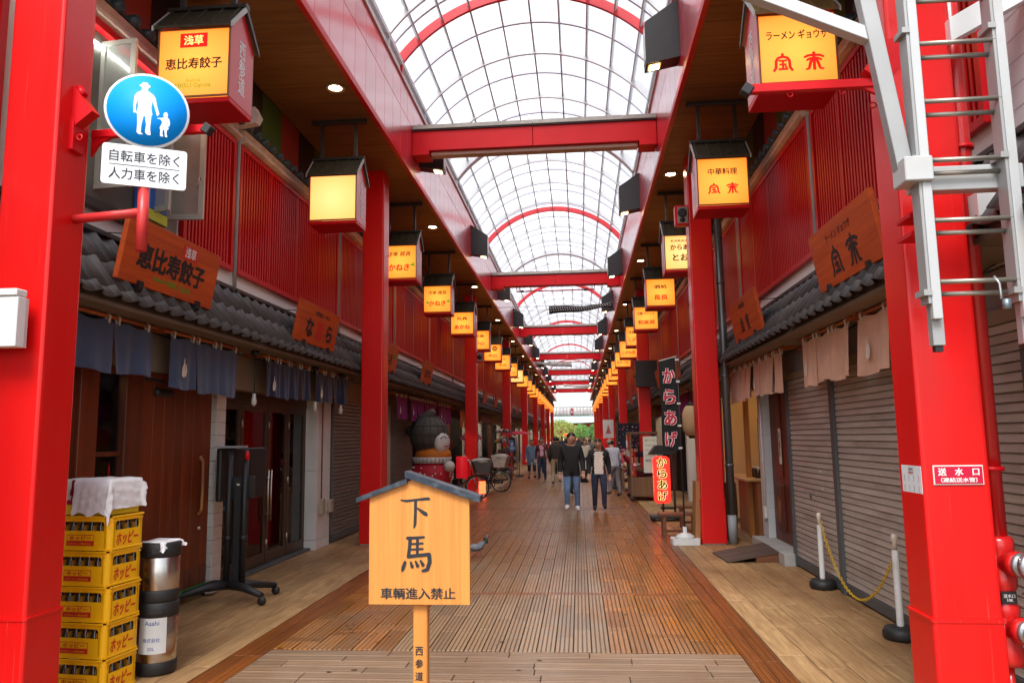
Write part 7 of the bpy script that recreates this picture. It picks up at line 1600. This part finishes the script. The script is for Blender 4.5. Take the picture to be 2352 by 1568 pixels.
person('person in black long-sleeved shirt and blue jeans walking towards the camera', (.475, 17.35, 0), R(2), 1.80, dict(skin=skin, top=black, leg=jeans, shoe=shoe_w), pm_, head=R(38), rad=wide, fn=fm, lev=3)
def fw_(r, c, q):
    if r in ('top', 'leg') and c.z > .50 and c.y < -.02 and abs(c.x) < .060 and c.z < .805: return 'inner'
    if r == 'fore': return 'top'
    if r == 'leg' and c.z > .40 and (c.y > .01 or abs(c.x) > .10): return 'top'
wmn = person('person in open black cardigan over white top and dark jeans', (1.09, 17.5, 0), R(0), 1.66, dict(skin=skin, top=black, inner=whitet, leg=navyj, shoe=shoe_k), {**walkA, 'head': (0, -.012, -.006)}, fat=1.06, rad=dict(shL=(.048, .048), shR=(.048, .048), elL=(.042, .042), elR=(.042, .042)), fn=fw_, head=R(-8), lev=3)
bg_ = thing('shoulder_bag', 'black shoulder bag carried by the person in the cardigan', 'bag', (.76, 17.48, .64)); MB().box(-.09, .09, -.05, .05, 0, .30, ch=.02).build('bag_body', black, bg_); MB().tube([(-.06, 0, .30), (.02, 0, .52), (.12, .0, .66)], .010, 6).build('strap', black, bg_)
ob = person('person in cap, lavender shirt and grey-mauve trousers behind the couple', (1.62, 21.6, 0), R(-150), 1.66, dict(skin=skin, top=lav, leg=mauve, shoe=cl('brown_shoe', (.06, .045, .035))), {**walkA, 'chest': (0, -.05, -.01), 'neck': (0, -.07, -.015), 'headb': (0, -.085, -.02), 'head': (0, -.095, -.025), 'crown': (0, -.095, -.025), 'shL': (0, -.055, -.01), 'shR': (0, -.055, -.01), 'elL': (0, -.05, 0), 'elR': (0, -.05, 0), 'wrL': (0, -.09, .03), 'wrR': (0, -.09, .03), 'haL': (0, -.10, .03), 'haR': (0, -.10, .03)}, cap=cl('cap_tan', (.30, .22, .15)))
bend = {'waist': (0, -.03, -.005), 'chest': (0, -.14, -.07), 'neck': (0, -.23, -.13), 'headb': (0, -.28, -.16), 'head': (0, -.31, -.19), 'crown': (0, -.33, -.205), 'shL': (0, -.20, -.11), 'shR': (0, -.20, -.11), 'elL': (0, -.27, -.10), 'elR': (0, -.27, -.10), 'wrL': (0, -.34, -.07), 'wrR': (0, -.34, -.07), 'haL': (0, -.35, -.06), 'haR': (0, -.35, -.06)}
person('person in red top bending over the right goods table', (1.72, 24.3, 0), R(68), 1.60, dict(skin=skin, top=redt, leg=grey_c, shoe=shoe_k, fore=skin), bend, hairc=blond)
def fd(r, c, q):
    if r == 'leg' and c.z > .36: return 'top'
    if r == 'shin' and c.z < .20: return 'skin'
person('person in blue denim dress with black leggings on the left', (-1.29, 30.9, 0), R(12), 1.62, dict(skin=skin, top=denim, leg=black, shoe=shoe_k, fore=denim), walkA, fat=1.1, long_hair=True, fn=fd, rad=dict(hipL=(.075, .072), hipR=(.075, .072)))
def fmr(r, c, q):
    if r == 'top' and c.z > .56 and c.y < -.02 and abs(c.x) < .04 and c.z < .80: return 'inner'
person('person in maroon jacket over pink shirt beside the denim dress', (-.82, 29.95, 0), R(-4), 1.70, dict(skin=skin, top=maroon, inner=pink, leg=navyj, shoe=shoe_k), walkB, fn=fmr)
person('person seen from behind in dark jacket and khaki trousers', (-.19, 27.4, 0), R(176), 1.72, dict(skin=skin, top=dbrown, leg=khaki, shoe=shoe_k), walkB, fat=1.12, rad=wide)
person('person in dark coat half hidden behind the black shirt', (.32, 22.4, 0), R(170), 1.66, dict(skin=skin, top=grey_c, leg=black, shoe=shoe_k), walkA)
pal = [black, grey_c, dbrown, navyj, maroon, denim, beige_c, whites, lav]
crowd = [(-1.1, 34.5), (-.3, 33.5), (.9, 32.0), (1.5, 34.0), (.4, 37.5), (-.7, 39.5), (1.2, 41.0), (-1.4, 43.0), (.1, 45.0), (.8, 49.0), (-.5, 51.0), (1.4, 53.0), (-1.1, 57.0), (.3, 61.0), (1.0, 66.0), (-.4, 72.0), (.6, 80.0), (-1.0, 86.0), (1.3, 92.0)]
desc = ['black', 'grey', 'dark brown', 'navy', 'maroon', 'denim blue', 'beige', 'white', 'lavender']
rn = random.Random(11)
for i, (x, y) in enumerate(crowd):
    a, b = rn.randrange(9), rn.randrange(4); back = rn.random() < .5
    person(f'person in {desc[a]} top and {desc[b]} trousers in far crowd, {ORD[i]} from the front', (x, y, 0), R(180 if back else 0) + rn.uniform(-.3, .3), rn.uniform(1.56, 1.78), dict(skin=skin, top=pal[a], leg=pal[b], shoe=shoe_k), walkA if i % 2 else walkB, fat=rn.uniform(1, 1.15), long_hair=rn.random() < .4, group='people in the far crowd', hands=i < 4)
finish_people()
